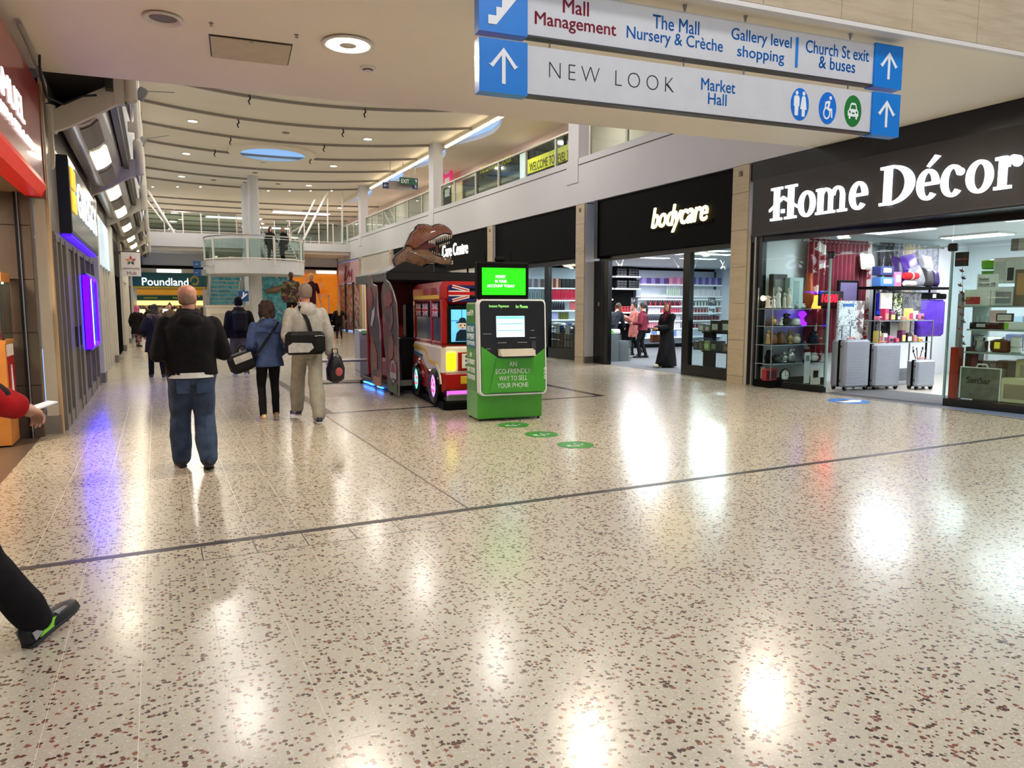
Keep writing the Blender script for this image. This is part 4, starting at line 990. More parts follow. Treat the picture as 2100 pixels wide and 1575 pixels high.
m=MB(); m.lathe([(.04,0),(.04,.015),(.008,.02),(.008,.16)],n=14); m.build('stand',DKB,o); m=MB(); m.ell((0,0,.2),(.045,.045,.05)); m.build('bulb',mat('bulb_warm',(255,240,210),.5,emit=(255,225,170),es=12,var=0),o,smooth=True)
# boxed clocks and figures above
carton('boxed_figure','tall dark brown boxed figure above the top glass shelf','box',FP,(1603,528,1632,600),.12,DKB,col('greyprint',(120,120,116)),behind=.2).location.z=SHZ[0]
carton('boxed_clock','pale mint boxed glass clock above the top glass shelf','box',FP,(1627,541,1655,605),.12,col('mint',(180,200,196)),col('mint2',(150,172,170)),(.3,.1,.7,.9),behind=.08).location.z=SHZ[0]
o=turned('oil_lamp','blue and orange glass oil lamp beside the red digital clock','lamp',FP,(1662,560,1678,633),P_VASE,col('orange_glass',(200,90,40),.2),behind=.03); o.location.z=SHZ[0]
m=MB(); m.lathe([(.03,0),(.05,.1),(.02,.14)],(0,0,.34)); m.build('glass_chimney',col('blue_glass',(70,110,170),.15),o,smooth=True)
o=thing('digital_clock','black digital clock showing red 10:08','clock'); loc,w,h=FP.rect(1672,580,1716,603); loc.y-=.15; o.location=(loc.x,loc.y,SHZ[0])
h=.34; m=MB(); m.cbox((-w/2-.03,0,.05),(w/2+.03,.06,h),.01); m.build('housing',BLACK,o); m=MB(); m.box((-.2,.0,0),(.2,.08,.055)); m.build('foot',BLACK,o)
RLED=mat('red_led',(255,20,40),.4,emit=(255,14,36),es=5,var=0)
text('digits','10:08',RLED,o,MF((-w/2+.01,-.002,.12),(1,0,0)),fit=(w*.74,.16),depth=.004,shear=.15,offset=.01); text('am_mark','A',RLED,o,MF((w/2-.06,-.002,.13),(1,0,0)),fit=(.05,.07),depth=.004)
# below the lowest shelf: clock, red box, cards
o=thing('wall_clock','round black rimmed wall clock with white dial on the shop floor','clock',FP.rect(1598,757,1618,783)[0])
m=MB(); m.lathe([(.115,0),(.13,-.01),(.13,-.03),(.11,-.035),(.105,-.02)],n=28,M=Matrix.Translation((0,0,.13))@Matrix.Rotation(-pi/2,4,'X')); m.build('rim',BLACK,o,smooth=True)
m=MB(); m.ring(0,.13,(.107,.107),(.001,.001),0,TAU,0,.022,MF((0,0,0),(1,0,0)),n=32); d=m.build('dial',PORC,o)
m=MB()
for k in range(12):a=TAU*k/12; m.box((.085*cos(a)-.006,.13+.085*sin(a)-.01,.0225),(.085*cos(a)+.006,.13+.085*sin(a)+.01,.024),MF((0,0,0),(1,0,0)))
m.box((-.003,.13,.024),(.003,.2,.026),MF((0,0,0),(1,0,0))); m.box((0,.127,.024),(.05,.133,.026),MF((0,0,0),(1,0,0))); m.build('numerals_and_hands',BLACK,d)
carton('red_carton','red carton beside the wall clock on the shop floor','box',FP,(1570,757,1594,780),.1,col('redbox',(150,30,34)),col('redbox2',(60,20,24)))
carton('no_smoking_card','white no smoking card in the corner of the far window','sign',GLP,(1558,752,1569,777),.004,col('cardw',(226,226,222)),None)
carton('price_poster','tall grey notice card leaning under the lowest glass shelf','sign',FP,(1641,722,1653,785),.01,col('noticeg',(206,212,210)),col('noticeg2',(120,126,126)),(.2,.72,.8,.9),behind=-.1)
carton('warning_poster','white notice card with black triangle under the lowest glass shelf','sign',FP,(1654,756,1674,788),.01,PORC,BLACK,(.25,.45,.75,.9),behind=-.1)
# ---- curtains on the party wall ----------------------------------------------------------------------------------------
WP=Pl((0,10.5,0),(1,0,0))
def curtain(o,x0,x1,z0,z1,y,mm,folds,part,amp=.035):
    m=MB(); n=folds*8; a=[]; b=[]
    for i in range(n+1):
        t=i/n; x=x0+(x1-x0)*t; q=amp*sin(t*folds*TAU); a.append((x,y+q)); b.append((x,y+q+.006))
    vs=[(p[0],p[1],z)for z in(z1,z0)for p in a]; k=n+1
    vs2=[(p[0],p[1],z)for z in(z1,z0)for p in b]
    m.add(vs+vs2,[(i,i+1,k+i+1,k+i)for i in range(n)]+[(2*k+i,2*k+i+1,3*k+i+1,3*k+i)for i in range(n)])
    return m.build(part,mm,o,smooth=60)
def rodset(label,xa,xb,z,panels):
    o=thing('curtain_display',label,'curtain')
    m=MB(); m.cyl((xa-.12,10.42,z),(xb+.12,10.42,z),.014,10); m.build('rod',GREYM,o)
    for x in(xa-.14,xb+.14):m=MB(); m.ell((x,10.42,z),(.03,.03,.03),10,7); m.build('finial',GREYM,o,smooth=True)
    for x in(xa+.05,xb-.05):m=MB(); m.cyl((x,10.42,z),(x,10.6,z),.01,8); m.build('bracket',GREYM,o)
    for(a,b,z0,mm,f)in panels:curtain(o,a,b,z0,z+.05,10.42,mm,f,'curtain_panel')
RCU=patch_mat('red_floral_cloth',[(130,22,40),(120,20,36),(226,214,206),(140,30,46)],5,.6); MAR=mat('maroon_cloth',(112,26,46),.5,var=.15,scale=3,sheen=.3); MARF=patch_mat('cream_floral_cloth',[(232,224,216),(236,230,222),(190,60,80),(226,214,206)],9,.6)
BWC=patch_mat('black_white_cloth',[(24,24,30),(60,62,70),(196,200,206),(20,20,26)],14,.5,stretch=(1,1,.25)); CRC=mat('cream_cloth',(206,194,174),.6); GRC=patch_mat('grey_crushed_cloth',[(96,98,110),(150,152,162),(60,62,74)],8,.4,voronoi=False)
xa,xb=WP.at(1650,520).x,WP.at(1780,520).x; zt=WP.at(1700,497).z
rodset('red floral and maroon curtains on a rod on the shop wall',xa,xb,zt,[(xa,xa+.5,.45,RCU,3),(xa+.5,xb-.12,.6,MAR,10),(xb-.12,xb,.4,MARF,1)])
xa,xb=WP.at(1797,520).x,WP.at(1918,520).x
rodset('black silver and cream curtains on a rod on the shop wall',xa,xb,zt,[(xa,xa+.45,.3,BWC,3),(xa+.45,xa+.75,1.2,GRC,2),(xa+.75,xa+1.1,1.0,CRC,3),(xa+1.1,xb,1.0,GRC,4)])
# ---- shelf with cushions, hanging textiles, duvet pack -------------------------------------------------------------------
BP=Pl((0,9.6,0),(1,0,0))
zs=BP.at(1870,588).z; xa,xb=BP.at(1810,588).x,BP.at(1938,588).x
o=thing('display_rail','black display shelf with a hanging rail inside the entrance','shelf',(0,0,0))
m=MB(); m.box((xa,9.5,zs-.05),(xb,10.2,zs)); m.build('shelf_board',BLACKF,o)
for x in(xa+.1,xb-.12):m=MB(); m.cyl((x,9.85,0),(x,9.85,zs-.05),.02,8); m.build('upright',BLACKF,o)
m=MB(); m.cyl((xa,9.7,zs-.12),(xb,9.7,zs-.12),.012,8); m.build('rail',GREYM,o)
def cushion(label,rect,mm,tilt=0,behind=.1,pl=BP,rise=None):
    loc,w,h=pl.rect(*rect); loc=loc+pl.n*behind
    o=thing('cushion',label,'cushion',loc,pl.rz); s=max(w,h)/2
    m=MB(); n=8; g=[]
    for sgn in(-1,1):
        gg=[]
        for i in range(n+1):
            for j in range(n+1):
                a,b=i/n*2-1,j/n*2-1; t=(1-a**4)*(1-b**4); k=1-.07*(1-abs(a))*2*abs(b)**2; k2=1-.07*(1-abs(b))*2*abs(a)**2
                gg.append((a*w/2*k,sgn*.09*t**.6,(b*k2+1)*h/2))
        m.add(gg,[(i*(n+1)+j,(i+1)*(n+1)+j,(i+1)*(n+1)+j+1,i*(n+1)+j+1)for i in range(n)for j in range(n)])
    c=m.build('cover',mm,o,smooth=80); c.rotation_euler=(radians(-12),radians(tilt),0)
    m=MB(); m.tube([(-w/2,0,h),(0,.005,h*.965),(w/2,0,h)],.008,6); p=m.build('piping',mm,o); p.rotation_euler=(radians(-12),radians(tilt),0)
    o.location.z=zs+.01 if rise is None else rise
PUR=mat('purple_satin',(74,22,150),.3,var=.2,scale=8,sheen=.5); SLV=mat('silver_satin',(150,150,158),.3,var=.2,scale=14); PUD=mat('dark_purple_cloth',(44,16,84),.4,var=.2)
cushion('dark purple cushion leaning on the shelf, rearmost',(1865,524,1900,588),PUD,8,.35); cushion('bright purple satin cushion standing on the shelf',(1888,518,1918,588),PUR,-10,.26); cushion('silver cushion with pointed corner on the shelf',(1908,520,1935,588),SLV,6,.2)
cushion('grey silver cushion in front on the shelf',(1876,546,1900,588),SLV,-14,.02); cushion('black damask cushion in front on the shelf',(1897,548,1916,588),mat('damask',(56,50,54),.5,var=.4,scale=30),3,.03); cushion('dark violet cushion at the shelf end',(1913,552,1928,588),PUD,2,.03)
cushion('white cushion pinned up in front of the silver curtain',(1822,516,1848,552),PORC,3,.6,rise=zs+.35)
for k,(r_,c,nm)in enumerate((((1811,552,1838,570),(40,50,100),'blue and black boxed toy on the black display shelf'),((1811,569,1839,588),(70,120,190),'pale blue carton on the black display shelf'),((1840,558,1854,588),(226,120,160),'pink and white carton on the black display shelf'))):
    cc=carton('toy_carton',nm,'box',BP,r_,.2,col('tc%d'%k,c),PORC,(.2,.3,.8,.8),behind=.05);
    cc.location.z=zs if k!=0 else zs+.22
for k,(r_,c,nm)in enumerate((((1856,559,1883,574),(196,24,34),'rolled red fleece blanket on a white one'),((1856,575,1878,588),(220,206,196),'rolled white fleece blanket on the shelf'))):
    loc,w,h=BP.rect(*r_); o=thing('rolled_blanket',nm,'blanket',(loc.x,9.62,zs if k else zs+.14)); m=MB(); m.tube([(-w/2,0,h/2),(-w/2+.03,0,h/2),(w/2-.03,0,h/2),(w/2,0,h/2)],[h*.36,h/2,h/2,h*.36],14); m.build('roll',mat('fleece%d'%k,c,.9,bump=.6,bscale=60),o,smooth=50); m=MB(); m.tube([(-.02,0,h/2),(.02,0,h/2)],h*.52,14); m.build('band',PORC,o)
def hung(label,rect,mm,cat='textile',y=9.62):
    loc,w,h=BP.rect(*rect); o=thing('hanging_textile',label,cat,(loc.x,y,loc.z)); h=zs-.13-loc.z
    m=MB(); n=10; f=[(-w/2+w*i/n,.02*sin(i*1.9))for i in range(n+1)]
    for dy in(0,.03):m.add([(x,q+dy,zz)for zz in(h,0)for x,q in f],[(i,i+1,n+2+i,n+1+i)for i in range(n)])
    m.build('cloth',mm,o,smooth=60); m=MB(); m.tube([(-w*.35,.015,h),(0,.015,h+.05),(w*.35,.015,h)],.006,6); m.build('hanger',GREYM,o)
hung('white bib on a hanger under the black shelf',(1808,602,1832,634),PORC); hung('bright blue cloth hung behind the white bib',(1806,610,1834,645),mat('royal_blue',(20,40,190),.6),y=9.68); hung('green black and white patterned cloth hung under the shelf',(1834,600,1852,655),patch_mat('green_pattern',[(30,34,30),(150,170,90),(230,230,220)],16,.6)); hung('black sequinned cloth hung under the shelf',(1853,598,1892,655),patch_mat('sequin',[(14,14,18),(20,20,26),(200,206,214),(16,16,20)],40,.3))
loc,w,h=BP.rect(1886,602,1940,690); o=thing('duvet_pack','clear packed purple duvet set hanging beside the entrance','bedding pack',loc)
m=MB(); m.cbox((-w/2,0,0),(w/2,.14,h*.86),.05); m.build('quilt',mat('purple_quilt',(80,34,176),.4,var=.3,scale=9,bump=.5,bscale=9),o,smooth=50); m=MB(); m.cbox((-w/2,0,h*.87),(w/2,.12,h),.02); m.build('header_card',BLACKF,o); m=MB(); m.box((-.05,-.005,h*.9),(.06,0,h*.99)); m.build('price_tag',PORC,o)
# ---- glass counter with cosmetics -----------------------------------------------------------------------------------------
CP=Pl((0,9.3,0),(1,0,0))
xa,xb=CP.at(1797,700).x,CP.at(1908,700).x; zc=CP.at(1850,657).z; zm=CP.at(1850,702).z
o=thing('glass_counter','glass counter on castors with shelves of cosmetics','counter')
for z in(zc,zm):m=MB(); m.box((xa,9.25,z-.015),(xb,9.75,z)); m.build('glass_shelf',GSH,o)
m=MB(); m.box((xa,9.25,.1),(xb,9.75,.28)); m.build('grey_base',mat('counter_grey',(96,100,106),.4),o)
for x in(xa+.02,xb-.03):
    for y in(9.26,9.73):m=MB(); m.box((x,y-.01,.28),(x+.02,y+.01,zc)); m.build('post',GREYM,o)
for x in(xa+.15,xb-.15):m=MB(); m.lathe([(.04,0),(.05,.05),(.03,.1)],(x,9.35,0)); m.build('castor',BLACKF,o)
COSM=[(228,120,160),(240,220,120),(60,50,50),(220,60,110),(240,240,240),(200,150,120),(120,60,100)]
cosn=['pink','yellow','black','magenta','white','tan','plum']
for lev,z,nm in((0,zc,'upper'),(1,zm,'middle')):
    for k in range(8):
        x=xa+.12+k*(xb-xa-.2)/8; hh=.08+.05*((k*7+lev*3)%4); ww=.09+.02*(k%3); c=(k*3+lev)%7
        o=thing('cosmetics_pack','%s cosmetics pack, %s from the window on the %s shelf of the glass counter'%(cosn[c],ordn[k],nm),'cosmetics',(x,9.32,z))
        m=MB(); m.cbox((-ww/2,0,0),(ww/2,.12,hh),.01); m.build('tray',col('cos%d'%c,COSM[c]),o); m=MB(); m.box((-ww/2+.01,-.004,.02),(ww/2-.01,0,hh*.6)); m.build('card',col('cos%d'%((c+2)%7),COSM[(c+2)%7]),o)
o=thing('brush_pot','black pot of makeup brushes by the small suitcase','brush pot',(xb-.35,9.3,.285)); m=MB(); m.lathe([(.07,0),(.08,.16),(.075,.16),(.06,.02)],n=14); m.build('pot',BLACK,o,smooth=True)
for k in range(7):a=k*.9; m=MB(); m.tube([(0,0,.1),(.09*cos(a),.09*sin(a),.34+.03*(k%3))],[.006,.009],6); m.ell((.1*cos(a),.1*sin(a),.38+.03*(k%3)),(.018,.018,.035),8,6); m.build('brush',col('brush%d'%(k%2),[(230,230,226),(40,40,44)][k%2]),o)
# folded ironing board cover, chair frames behind the suitcases
carton('patterned_board','white ironing board cover with dark sprig pattern behind the suitcases','ironing board',BP,(1701,617,1738,700),.05,patch_mat('sprig',[(206,222,226),(210,226,230),(200,216,222),(60,66,80)],22,.6),col('blue_label',(40,110,180)),(.2,.86,.8,.93),behind=-.2)
carton('craft_packs','stack of clear craft packs beside the patterned board','pack',BP,(1742,617,1772,700),.3,patch_mat('craft',[(190,190,186),(120,110,110),(90,60,70),(220,210,206)],9,.5),None)
carton('dark_print','dark framed picture leaning behind the digital clock','picture',WP,(1690,555,1732,600),.04,BLACKF,col('duskprint',(96,86,120)),(.1,.1,.9,.9),behind=-.35).location.z=1.62
# ---- suitcases -----------------------------------------------------------------------------------------------------------
SUIT=mat('silver_shell',(146,151,162),.35,metal=.15,var=.02)
def suitcase(label,loc,rz,w,d,h,handle):
    o=thing('suitcase',label,'suitcase',loc,rz); z0=.06
    m=MB(); m.cbox((-w/2,-d/2,z0),(w/2,-.02,h),.035); m.cbox((-w/2,.02,z0),(w/2,d/2,h),.035); m.build('shell',SUIT,o,smooth=30)
    m=MB(); m.cbox((-w/2+.004,-.022,z0+.004),(w/2-.004,.022,h-.004),.03); m.build('zip_band',BLACKF,o)
    n=int((h-.2)/.036)
    for s in(-1,1):
        m=MB()
        for k in range(n):zz=z0+.08+k*.036; m.box((-w/2+.05,s*d/2-.004,zz),(w/2-.05,s*d/2+.014,zz+.018))
        m.build('ribbing',SUIT,o)
    for sx_ in(-1,1):
        for sy in(-1,1):
            m=MB(); m.cyl((sx_*(w/2-.06)-.015,sy*(d/2-.05),.035),(sx_*(w/2-.06)+.015,sy*(d/2-.05),.035),.035,12); m.box((sx_*(w/2-.06)-.03,sy*(d/2-.05)-.025,.04),(sx_*(w/2-.06)+.03,sy*(d/2-.05)+.025,.075)); m.build('wheel',BLACK,o)
    m=MB(); m.tube([(-.09,0,h),(-.08,0,h+.03),(.08,0,h+.03),(.09,0,h)],.012,8); m.build('carry_handle',col('coral_handle',(220,110,90)),o)
    if handle:
        m=MB(); m.tube([(-.1,d/2-.05,h-.01),(-.1,d/2-.05,h+.24),(-.09,d/2-.05,h+.26),(.09,d/2-.05,h+.26),(.1,d/2-.05,h+.24),(.1,d/2-.05,h-.01)],.011,8); m.build('telescopic_handle',GREYM,o)
    for zz in(z0+.12,h-.12):m=MB(); m.cbox((-w/2-.006,-.09,zz-.02),(-w/2+.004,-.06,zz+.02),.004); m.build('corner_stud',DKGREY,o)
suitcase('large silver ribbed suitcase nearest the far window',(11.50,9.22,.008),radians(-6),.60,.36,.93,True)
suitcase('large silver ribbed suitcase in the middle of the three',(12.16,9.06,.0),radians(-8),.62,.30,.86,False)
suitcase('small silver ribbed suitcase in front of the glass counter',(12.80,8.72,.0),radians(-8),.46,.26,.56,False)
# ---- near window display -----------------------------------------------------------------------------------------------------
u=thing('window_shelving','pale display shelving behind the near window of the home goods shop','shelf')
def NW(px,py):return INP.at(px,py)
NSH=[]
for(px0,px1,py)in((1972,2130,627),(1985,2130,676),(1980,2130,724)):
    a,b=NW(px0,py),NW(px1,py); z=NW((px0+px1)/2,py).z; NSH.append(z)
    m=MB(); m.prism([(a.x-.04,a.y),(b.x-.04,b.y),(b.x+.5,b.y+.07),(a.x+.5,a.y+.07)],z-.025,z); m.build('shelf_board',col('sage',(140,156,148)),u)
a=NW(1968,660); m=MB(); m.box((a.x-.03,a.y-.03,0),(a.x+.05,a.y+.03,1.75)); m.build('silver_post',GREYM,u)
m=MB(); q=NW(1985,660); m.box((q.x+.1,q.y-.02,.9),(q.x+.5,q.y+.0,1.55)); m.build('sage_panel',col('sage',(140,156,148)),u)
def nitem(kind,*a,z=None,**k):
    o=kind(*a,**k)
    if z is not None:o.location.z=z
    return o
KW=col('box_white',(226,226,222)); REDP=col('red_print',(176,40,44))
nitem(carton,'kettle_carton','white carton printed with a red kettle in the near window','box',INP,(1977,594,2031,627),.25,KW,REDP,(.08,.1,.62,.55),z=NSH[0])
nitem(carton,'slow_cooker_carton','white carton printed with a grey slow cooker in the near window','box',INP,(2032,588,2078,627),.28,KW,col('cookergrey',(150,156,160)),(.22,.12,.9,.72),z=NSH[0])
nitem(carton,'food_carton','dark carton with food photograph at the edge of the near window','box',INP,(2080,552,2130,627),.3,col('foodbox',(120,104,84)),col('foodprint',(190,140,90)),(.1,.3,.9,.9),z=NSH[0])
nitem(carton,'blender_carton','white carton printed with a dark blender above the slow cooker','box',INP,(2056,535,2094,588),.25,KW,col('blendark',(50,50,54)),(.1,.1,.45,.6),behind=.1,z=NSH[0]+.34)
nitem(carton,'appliance_carton','plain white carton behind the student discount card','box',INP,(2030,536,2056,588),.25,KW,col('lightprint',(200,200,196)),behind=.1,z=NSH[0]+.34)
nitem(carton,'striped_carton','grey striped carton on top of the white cartons','box',INP,(2064,510,2094,535),.2,col('stripg',(150,146,140)),col('stripw',(210,206,200)),(.55,0,.95,1),behind=.12,z=NSH[0]+.34+.48)
GRN2=col('lime_green',(110,190,50),.3)
o=nitem(turned,'cooking_pot','lime green lidded pot stacked behind the discount card','pot',INP,(2003,541,2034,562),P_POT,GRN2,z=NSH[0]+.56)
o=nitem(turned,'cooking_pot','lime green pot beneath the lidded green pot','pot',INP,(2003,560,2034,594),[(.8,0),(1,.1),(1,.9),(1.06,.92),(1.06,1),(.9,1)],GRN2,z=NSH[0]+.28)
nitem(carton,'pot_carton','plain carton under the lime green pots','box',INP,(2003,592,2034,594),.28,KW,None,behind=.05,z=NSH[0]).scale.z=12
carton('discount_card','white card reading Student Discount 10% on the window','sign',GLP,(2003,562,2047,596),.004,KW,None,behind=.01)
t_=GLP.rect(2003,562,2047,596)
dc=[o for o in bpy.data.objects if o.name.startswith('discount_card')][0]; w_,h_=t_[1],t_[2]
text('lettering','Student',BK,dc,MF((-w_*.42,-.002,h_*.62),(1,0,0)),fit=(w_*.48,h_*.18)); text('lettering','Discount 10%',BK,dc,MF((-w_*.42,-.002,h_*.30),(1,0,0)),fit=(w_*.8,h_*.18))
m=MB(); m.box((-w_*.42,-.004,h_*.56),(w_*.06,-.001,h_*.58)); m.box((-w_*.42,-.004,h_*.24),(w_*.38,-.001,h_*.26)); m.build('underline',BK,dc)
dc=carton('warning_notice','black WARNING notice stuck on the glass by the entrance','sign',GLP,(1958,517,1986,546),.004,BLACK,None,behind=.01)
t_=GLP.rect(1958,517,1986,546); text('lettering','WARNING',mat('warn_red',(190,60,50),.5),dc,MF((-t_[1]*.42,-.002,t_[2]*.42),(1,0,0)),fit=(t_[1]*.84,t_[2]*.16))
# middle shelf: glasses, tray; lower shelf: pans, bowls
for k,(a,b)in enumerate(((1996,2005),(2006,2015),(2016,2025))):
    nitem(turned,'drinking_glass','%s clear tumbler from the entrance on the middle shelf of the near window'%ordn[k],'glass',INP,(a,649,b,662),[(.7,0),(.95,.05),(1,1),(.9,1),(.8,.1)],mat('tumbler_glass',(200,210,208),.08,alpha=.5),group='tumblers in the near window',z=NSH[1]+.10)
nitem(carton,'cutlery_case','long black cutlery case on the middle shelf of the near window','box',INP,(1988,662,2062,676),.3,BLACK,col('cutl',(170,172,176)),(.2,.3,.45,.8),z=NSH[1])
nitem(carton,'white_tray','white carton with green label on the middle shelf of the near window','box',INP,(2058,660,2130,676),.3,KW,GRN2,(.02,.1,.15,.9),z=NSH[1])
nitem(carton,'photo_frame','dark photo frame standing on the cutlery case','picture frame',INP,(2042,644,2078,661),.03,DKB,col('frprint',(200,196,186)),z=NSH[1]+.12)
STEEL=mat('pan_steel',(190,190,190),.2,metal=.9)
nitem(turned,'steel_pot','upper shiny steel pot of the stack in the near window','pot',INP,(1989,688,2013,702),P_POT,STEEL,z=NSH[2]+.16); nitem(turned,'steel_pot','lower shiny steel pot of the stack in the near window','pot',INP,(1986,702,2016,724),[(.9,0),(1,.1),(1,.95),(1.05,1),(.9,1)],STEEL,z=NSH[2])
CARA=mat('copper_pan',(96,56,42),.25,metal=.5)
o=nitem(turned,'copper_pan','brown copper lidded pan in the near window','pan',INP,(2019,692,2064,720),P_POT,CARA,z=NSH[2]);
def yl(o,w,h):m=MB(); m.box((-.03,-w/2-.01,h*.3),(.04,-w/2+.02,h*.8)); m.build('yellow_label',YEL,o)
yl(o,.33,.2)
for k,(t,b)in enumerate(((712,724),(698,711),(686,697))):
    nitem(turned,'enamel_bowl',['lowest white enamel bowl of the stack','middle white enamel bowl of the stack','topmost white enamel bowl of the stack with lid'][k],'bowl',INP,(2065,t,2088,b),P_POT if k==2 else[(.7,0),(1,.2),(1,.9),(1.06,1),(.9,1)],PORC,group='white enamel bowls',z=NSH[2]+.087*k)
# floor of the window: red case, holder, bags
INF=Pl((10.58+.22,10.45,0),HG)
carton('red_tall_case','tall glossy red flask case just inside the entrance glass','case',INF,(1946,712,1964,824),.16,mat('glossy_red',(150,14,20),.2),None)
carton('dark_red_case','tall dark red and black case beside the red flask case','case',INF,(1965,712,1992,800),.2,mat('wine_black',(60,10,22),.25),col('wine',(110,20,40)),(.55,.2,.95,.95),behind=.2)
carton('storage_tin','cream tin with black leaf pattern in the near window','tin',INF,(1985,735,2020,768),.25,patch_mat('leafpattern',[(206,196,176),(210,200,180),(70,56,46)],26,.5),None,behind=.35).location.z=.45
carton('mug_box','brown and white mug gift box in the near window','box',INF,(2023,735,2062,771),.25,col('mugbox',(120,104,96)),col('mugp',(76,44,40)),(.3,.1,.6,.9),behind=.35).location.z=.45
carton('bedding_pack','cream bedding pack with printed bed photograph, upper','bedding pack',INF,(2064,742,2130,788),.25,col('bedcream',(206,196,150)),col('bedprint',(160,150,120)),(.15,.2,.9,.75),behind=.3).location.z=.42
o=thing('riser','low dark riser under the tins in the near window','riser'); a,b=INF.at(1975,760),INF.at(2130,760); m=MB(); m.prism([(a.x+.28,a.y),(b.x+.28,b.y),(b.x+.62,b.y+.05),(a.x+.62,a.y+.05)],0,.42); m.build('block',DKB,o); m=MB(); m.prism([(a.x+.27,a.y),(b.x+.27,b.y),(b.x+.63,b.y+.05),(a.x+.63,a.y+.05)],.40,.45); m.build('top',col('sage',(140,156,148)),o)
o=carton('blanket_bag','clear zipped bag with grey green blanket and white piping','blanket bag',INF,(1968,768,2050,833),.22,mat('blanket_green',(86,90,76),.25,var=.35,scale=9,bump=.6,bscale=14,coat=.5),None)
t_=INF.rect(1968,768,2050,833); w_,h_=t_[1],t_[2]; o.location.z=.12
m=MB(); m.tube([(-w_/2,0,0),(-w_/2,0,h_),(w_/2,0,h_),(w_/2,0,0)],.012,6); m.build('white_piping',PORC,o); m=MB(); m.tube([(-.08,.05,h_),(-.06,.05,h_+.05),(.06,.05,h_+.05),(.08,.05,h_)],.014,8); m.build('handle',PORC,o)
text('lettering','SanSar',BLACK,o,MF((-w_*.34,-.004,h_*.50),(1,0,0)),fit=(w_*.62,h_*.2),offset=.01)
o=carton('bedding_pack','cream bedding pack with printed bed photograph, on the window floor','bedding pack',INF,(2051,790,2130,840),.22,col('bedcream',(206,196,150)),col('bedprint2',(150,130,100)),(.08,.15,.8,.75)); o.location.z=.12
o=thing('garland','string of small red and brown paper birds beside the entrance','garland',(0,0,0))
for k in range(11):
    p=GLP.at(1966+4*sin(k*2.1),556+k*15)+GLP.n*.12; m=MB(); m.ell(p,(.012,.03,.014),8,6); m.add([p+Vector((0,-.01,0)),p+Vector((-.03,.03,.04)),p+Vector((0,.04,0)),p+Vector((.03,.02,.05))],[(0,1,2),(0,2,3)]); m.build('paper_bird',col('bird%d'%(k%3),[(120,40,34),(90,70,50),(150,60,40)][k%3]),o)
m=MB(); p0,p1=GLP.at(1966,548)+GLP.n*.12,GLP.at(1966,715)+GLP.n*.12; m.cyl(p0,p1,.003,5); m.build('string',DKB,o)
o=tag(MB().lathe([(.001,0),(.9,0),(.9,.0016),(.001,.0016)],n=40).build('floor_sticker',mat('sticker_blue',(50,120,200),.35),None,(10.14,8.12,0.0005)),'round blue and white floor sticker before the home goods shop','sticker'); o.scale=(.36,.36,1)
m=MB(); m.prism([(-.6,-.3),(.2,-.45),(.75,-.1),(.45,.2),(-.5,.25)],.002,.003); m.build('white_arrow',WTXT,o); m=MB(); m.prism([(-.45,.1),(.1,.0),(.1,.3),(-.4,.36)],.003,.004); m.build('black_print',BK,o)
# patches of back stock: tall pale shelving at the far back of the shop
for k,(x,y,c)in enumerate(((15.8,8.6,(180,200,220)),(16.2,6.6,(206,214,220)),(15.6,4.8,(190,196,190)))):
    s=thing('stock_rack',['pale rack of stock by the curtains at the back of the shop','pale rack of stock in the middle at the back of the shop','pale rack of stock behind the near window goods'][k],'rack',(x,y,0),radians(-70))
    for z in(.1,.6,1.1,1.6):m=MB(); m.box((-.7,0,z),(.7,.4,z+.03)); m.build('shelf',WMETAL,s)
    for xx in(-.7,.68):m=MB(); m.box((xx,0,0),(xx+.03,.4,2.0)); m.build('side',WMETAL,s)
    for j in range(12):
        m=MB(); xx=-.65+.33*(j%4); z=.13+.5*(j//4); m.cbox((xx,.04,z),(xx+.27,.36,z+.22+.06*(j%3)),.01); m.build('packet',col('pk%d'%((j*5+k)%6),[(196,60,80),(90,100,140),(226,220,206),(150,170,190),(110,90,80),(230,230,232)][(j*5+k)%6]),s)
# ---- bodycare unit -------------------------------------------------------------------------------------------------
bc=struct('wall_beauty_shop','black framed shopfronts of the beauty shop')
m=MB(); m.box((10.5,11.25,2.86),(10.8,16.4,4.28)); m.build('black_fascia',BLACKF,bc)
m=MB(); m.box((10.46,16.25,2.8),(10.8,16.42,4.28)); m.build('fascia_end',BLACK,bc)
m=MB(); m.box((10.7,11.25,2.74),(10.84,16.5,2.88)); m.build('door_head',BLACK,bc)
m=MB(); m.box((10.5,17.26,2.9),(10.8,22.7,4.28)); m.build('black_fascia',BLACKF,bc)
m=MB(); m.box((10.7,17.26,2.76),(10.84,22.7,2.92)); m.build('window_head',BLACK,bc)
for(a,b)in((12.85,13.08),(16.3,16.8),(11.25,11.45),(17.26,17.34),(19.35,19.6),(22.5,22.7),(16.1,16.32)):
    m=MB(); m.box((10.72,a,0),(10.84,b,2.76)); m.build('black_post',BLACK,bc)
m=MB(); m.box((10.72,11.45,0),(10.84,12.85,.24)); m.build('plinth',BLACK,bc)
m=MB(); m.box((10.72,17.3,0),(10.84,22.6,.30)); m.build('plinth',BLACK,bc)
for(a,b,z)in((11.45,12.85,.24),(17.34,19.35,.3),(19.6,22.5,.3)):
    m=MB(); m.box((10.775,a,z),(10.785,b,2.76)); m.build('glass_pane',GLASS,bc)
m=MB(); m.box((10.70,16.5,1.55),(10.78,16.56,1.66)); m.build('door_stop',GREYM,bc)
bi=struct('wall_beauty_interior','white and grey interior of the beauty shop')
PANW=mat('panel_bluewhite',(206,216,228),.35,var=.02)
m=MB(); m.box((10.84,22.5,0),(20,22.65,3.2)); m.build('back_wall',BLACKF,bi)
m=MB(); m.box((20,11.0,0),(20.1,22.6,3.2)); m.build('end_wall',PANW,bi)
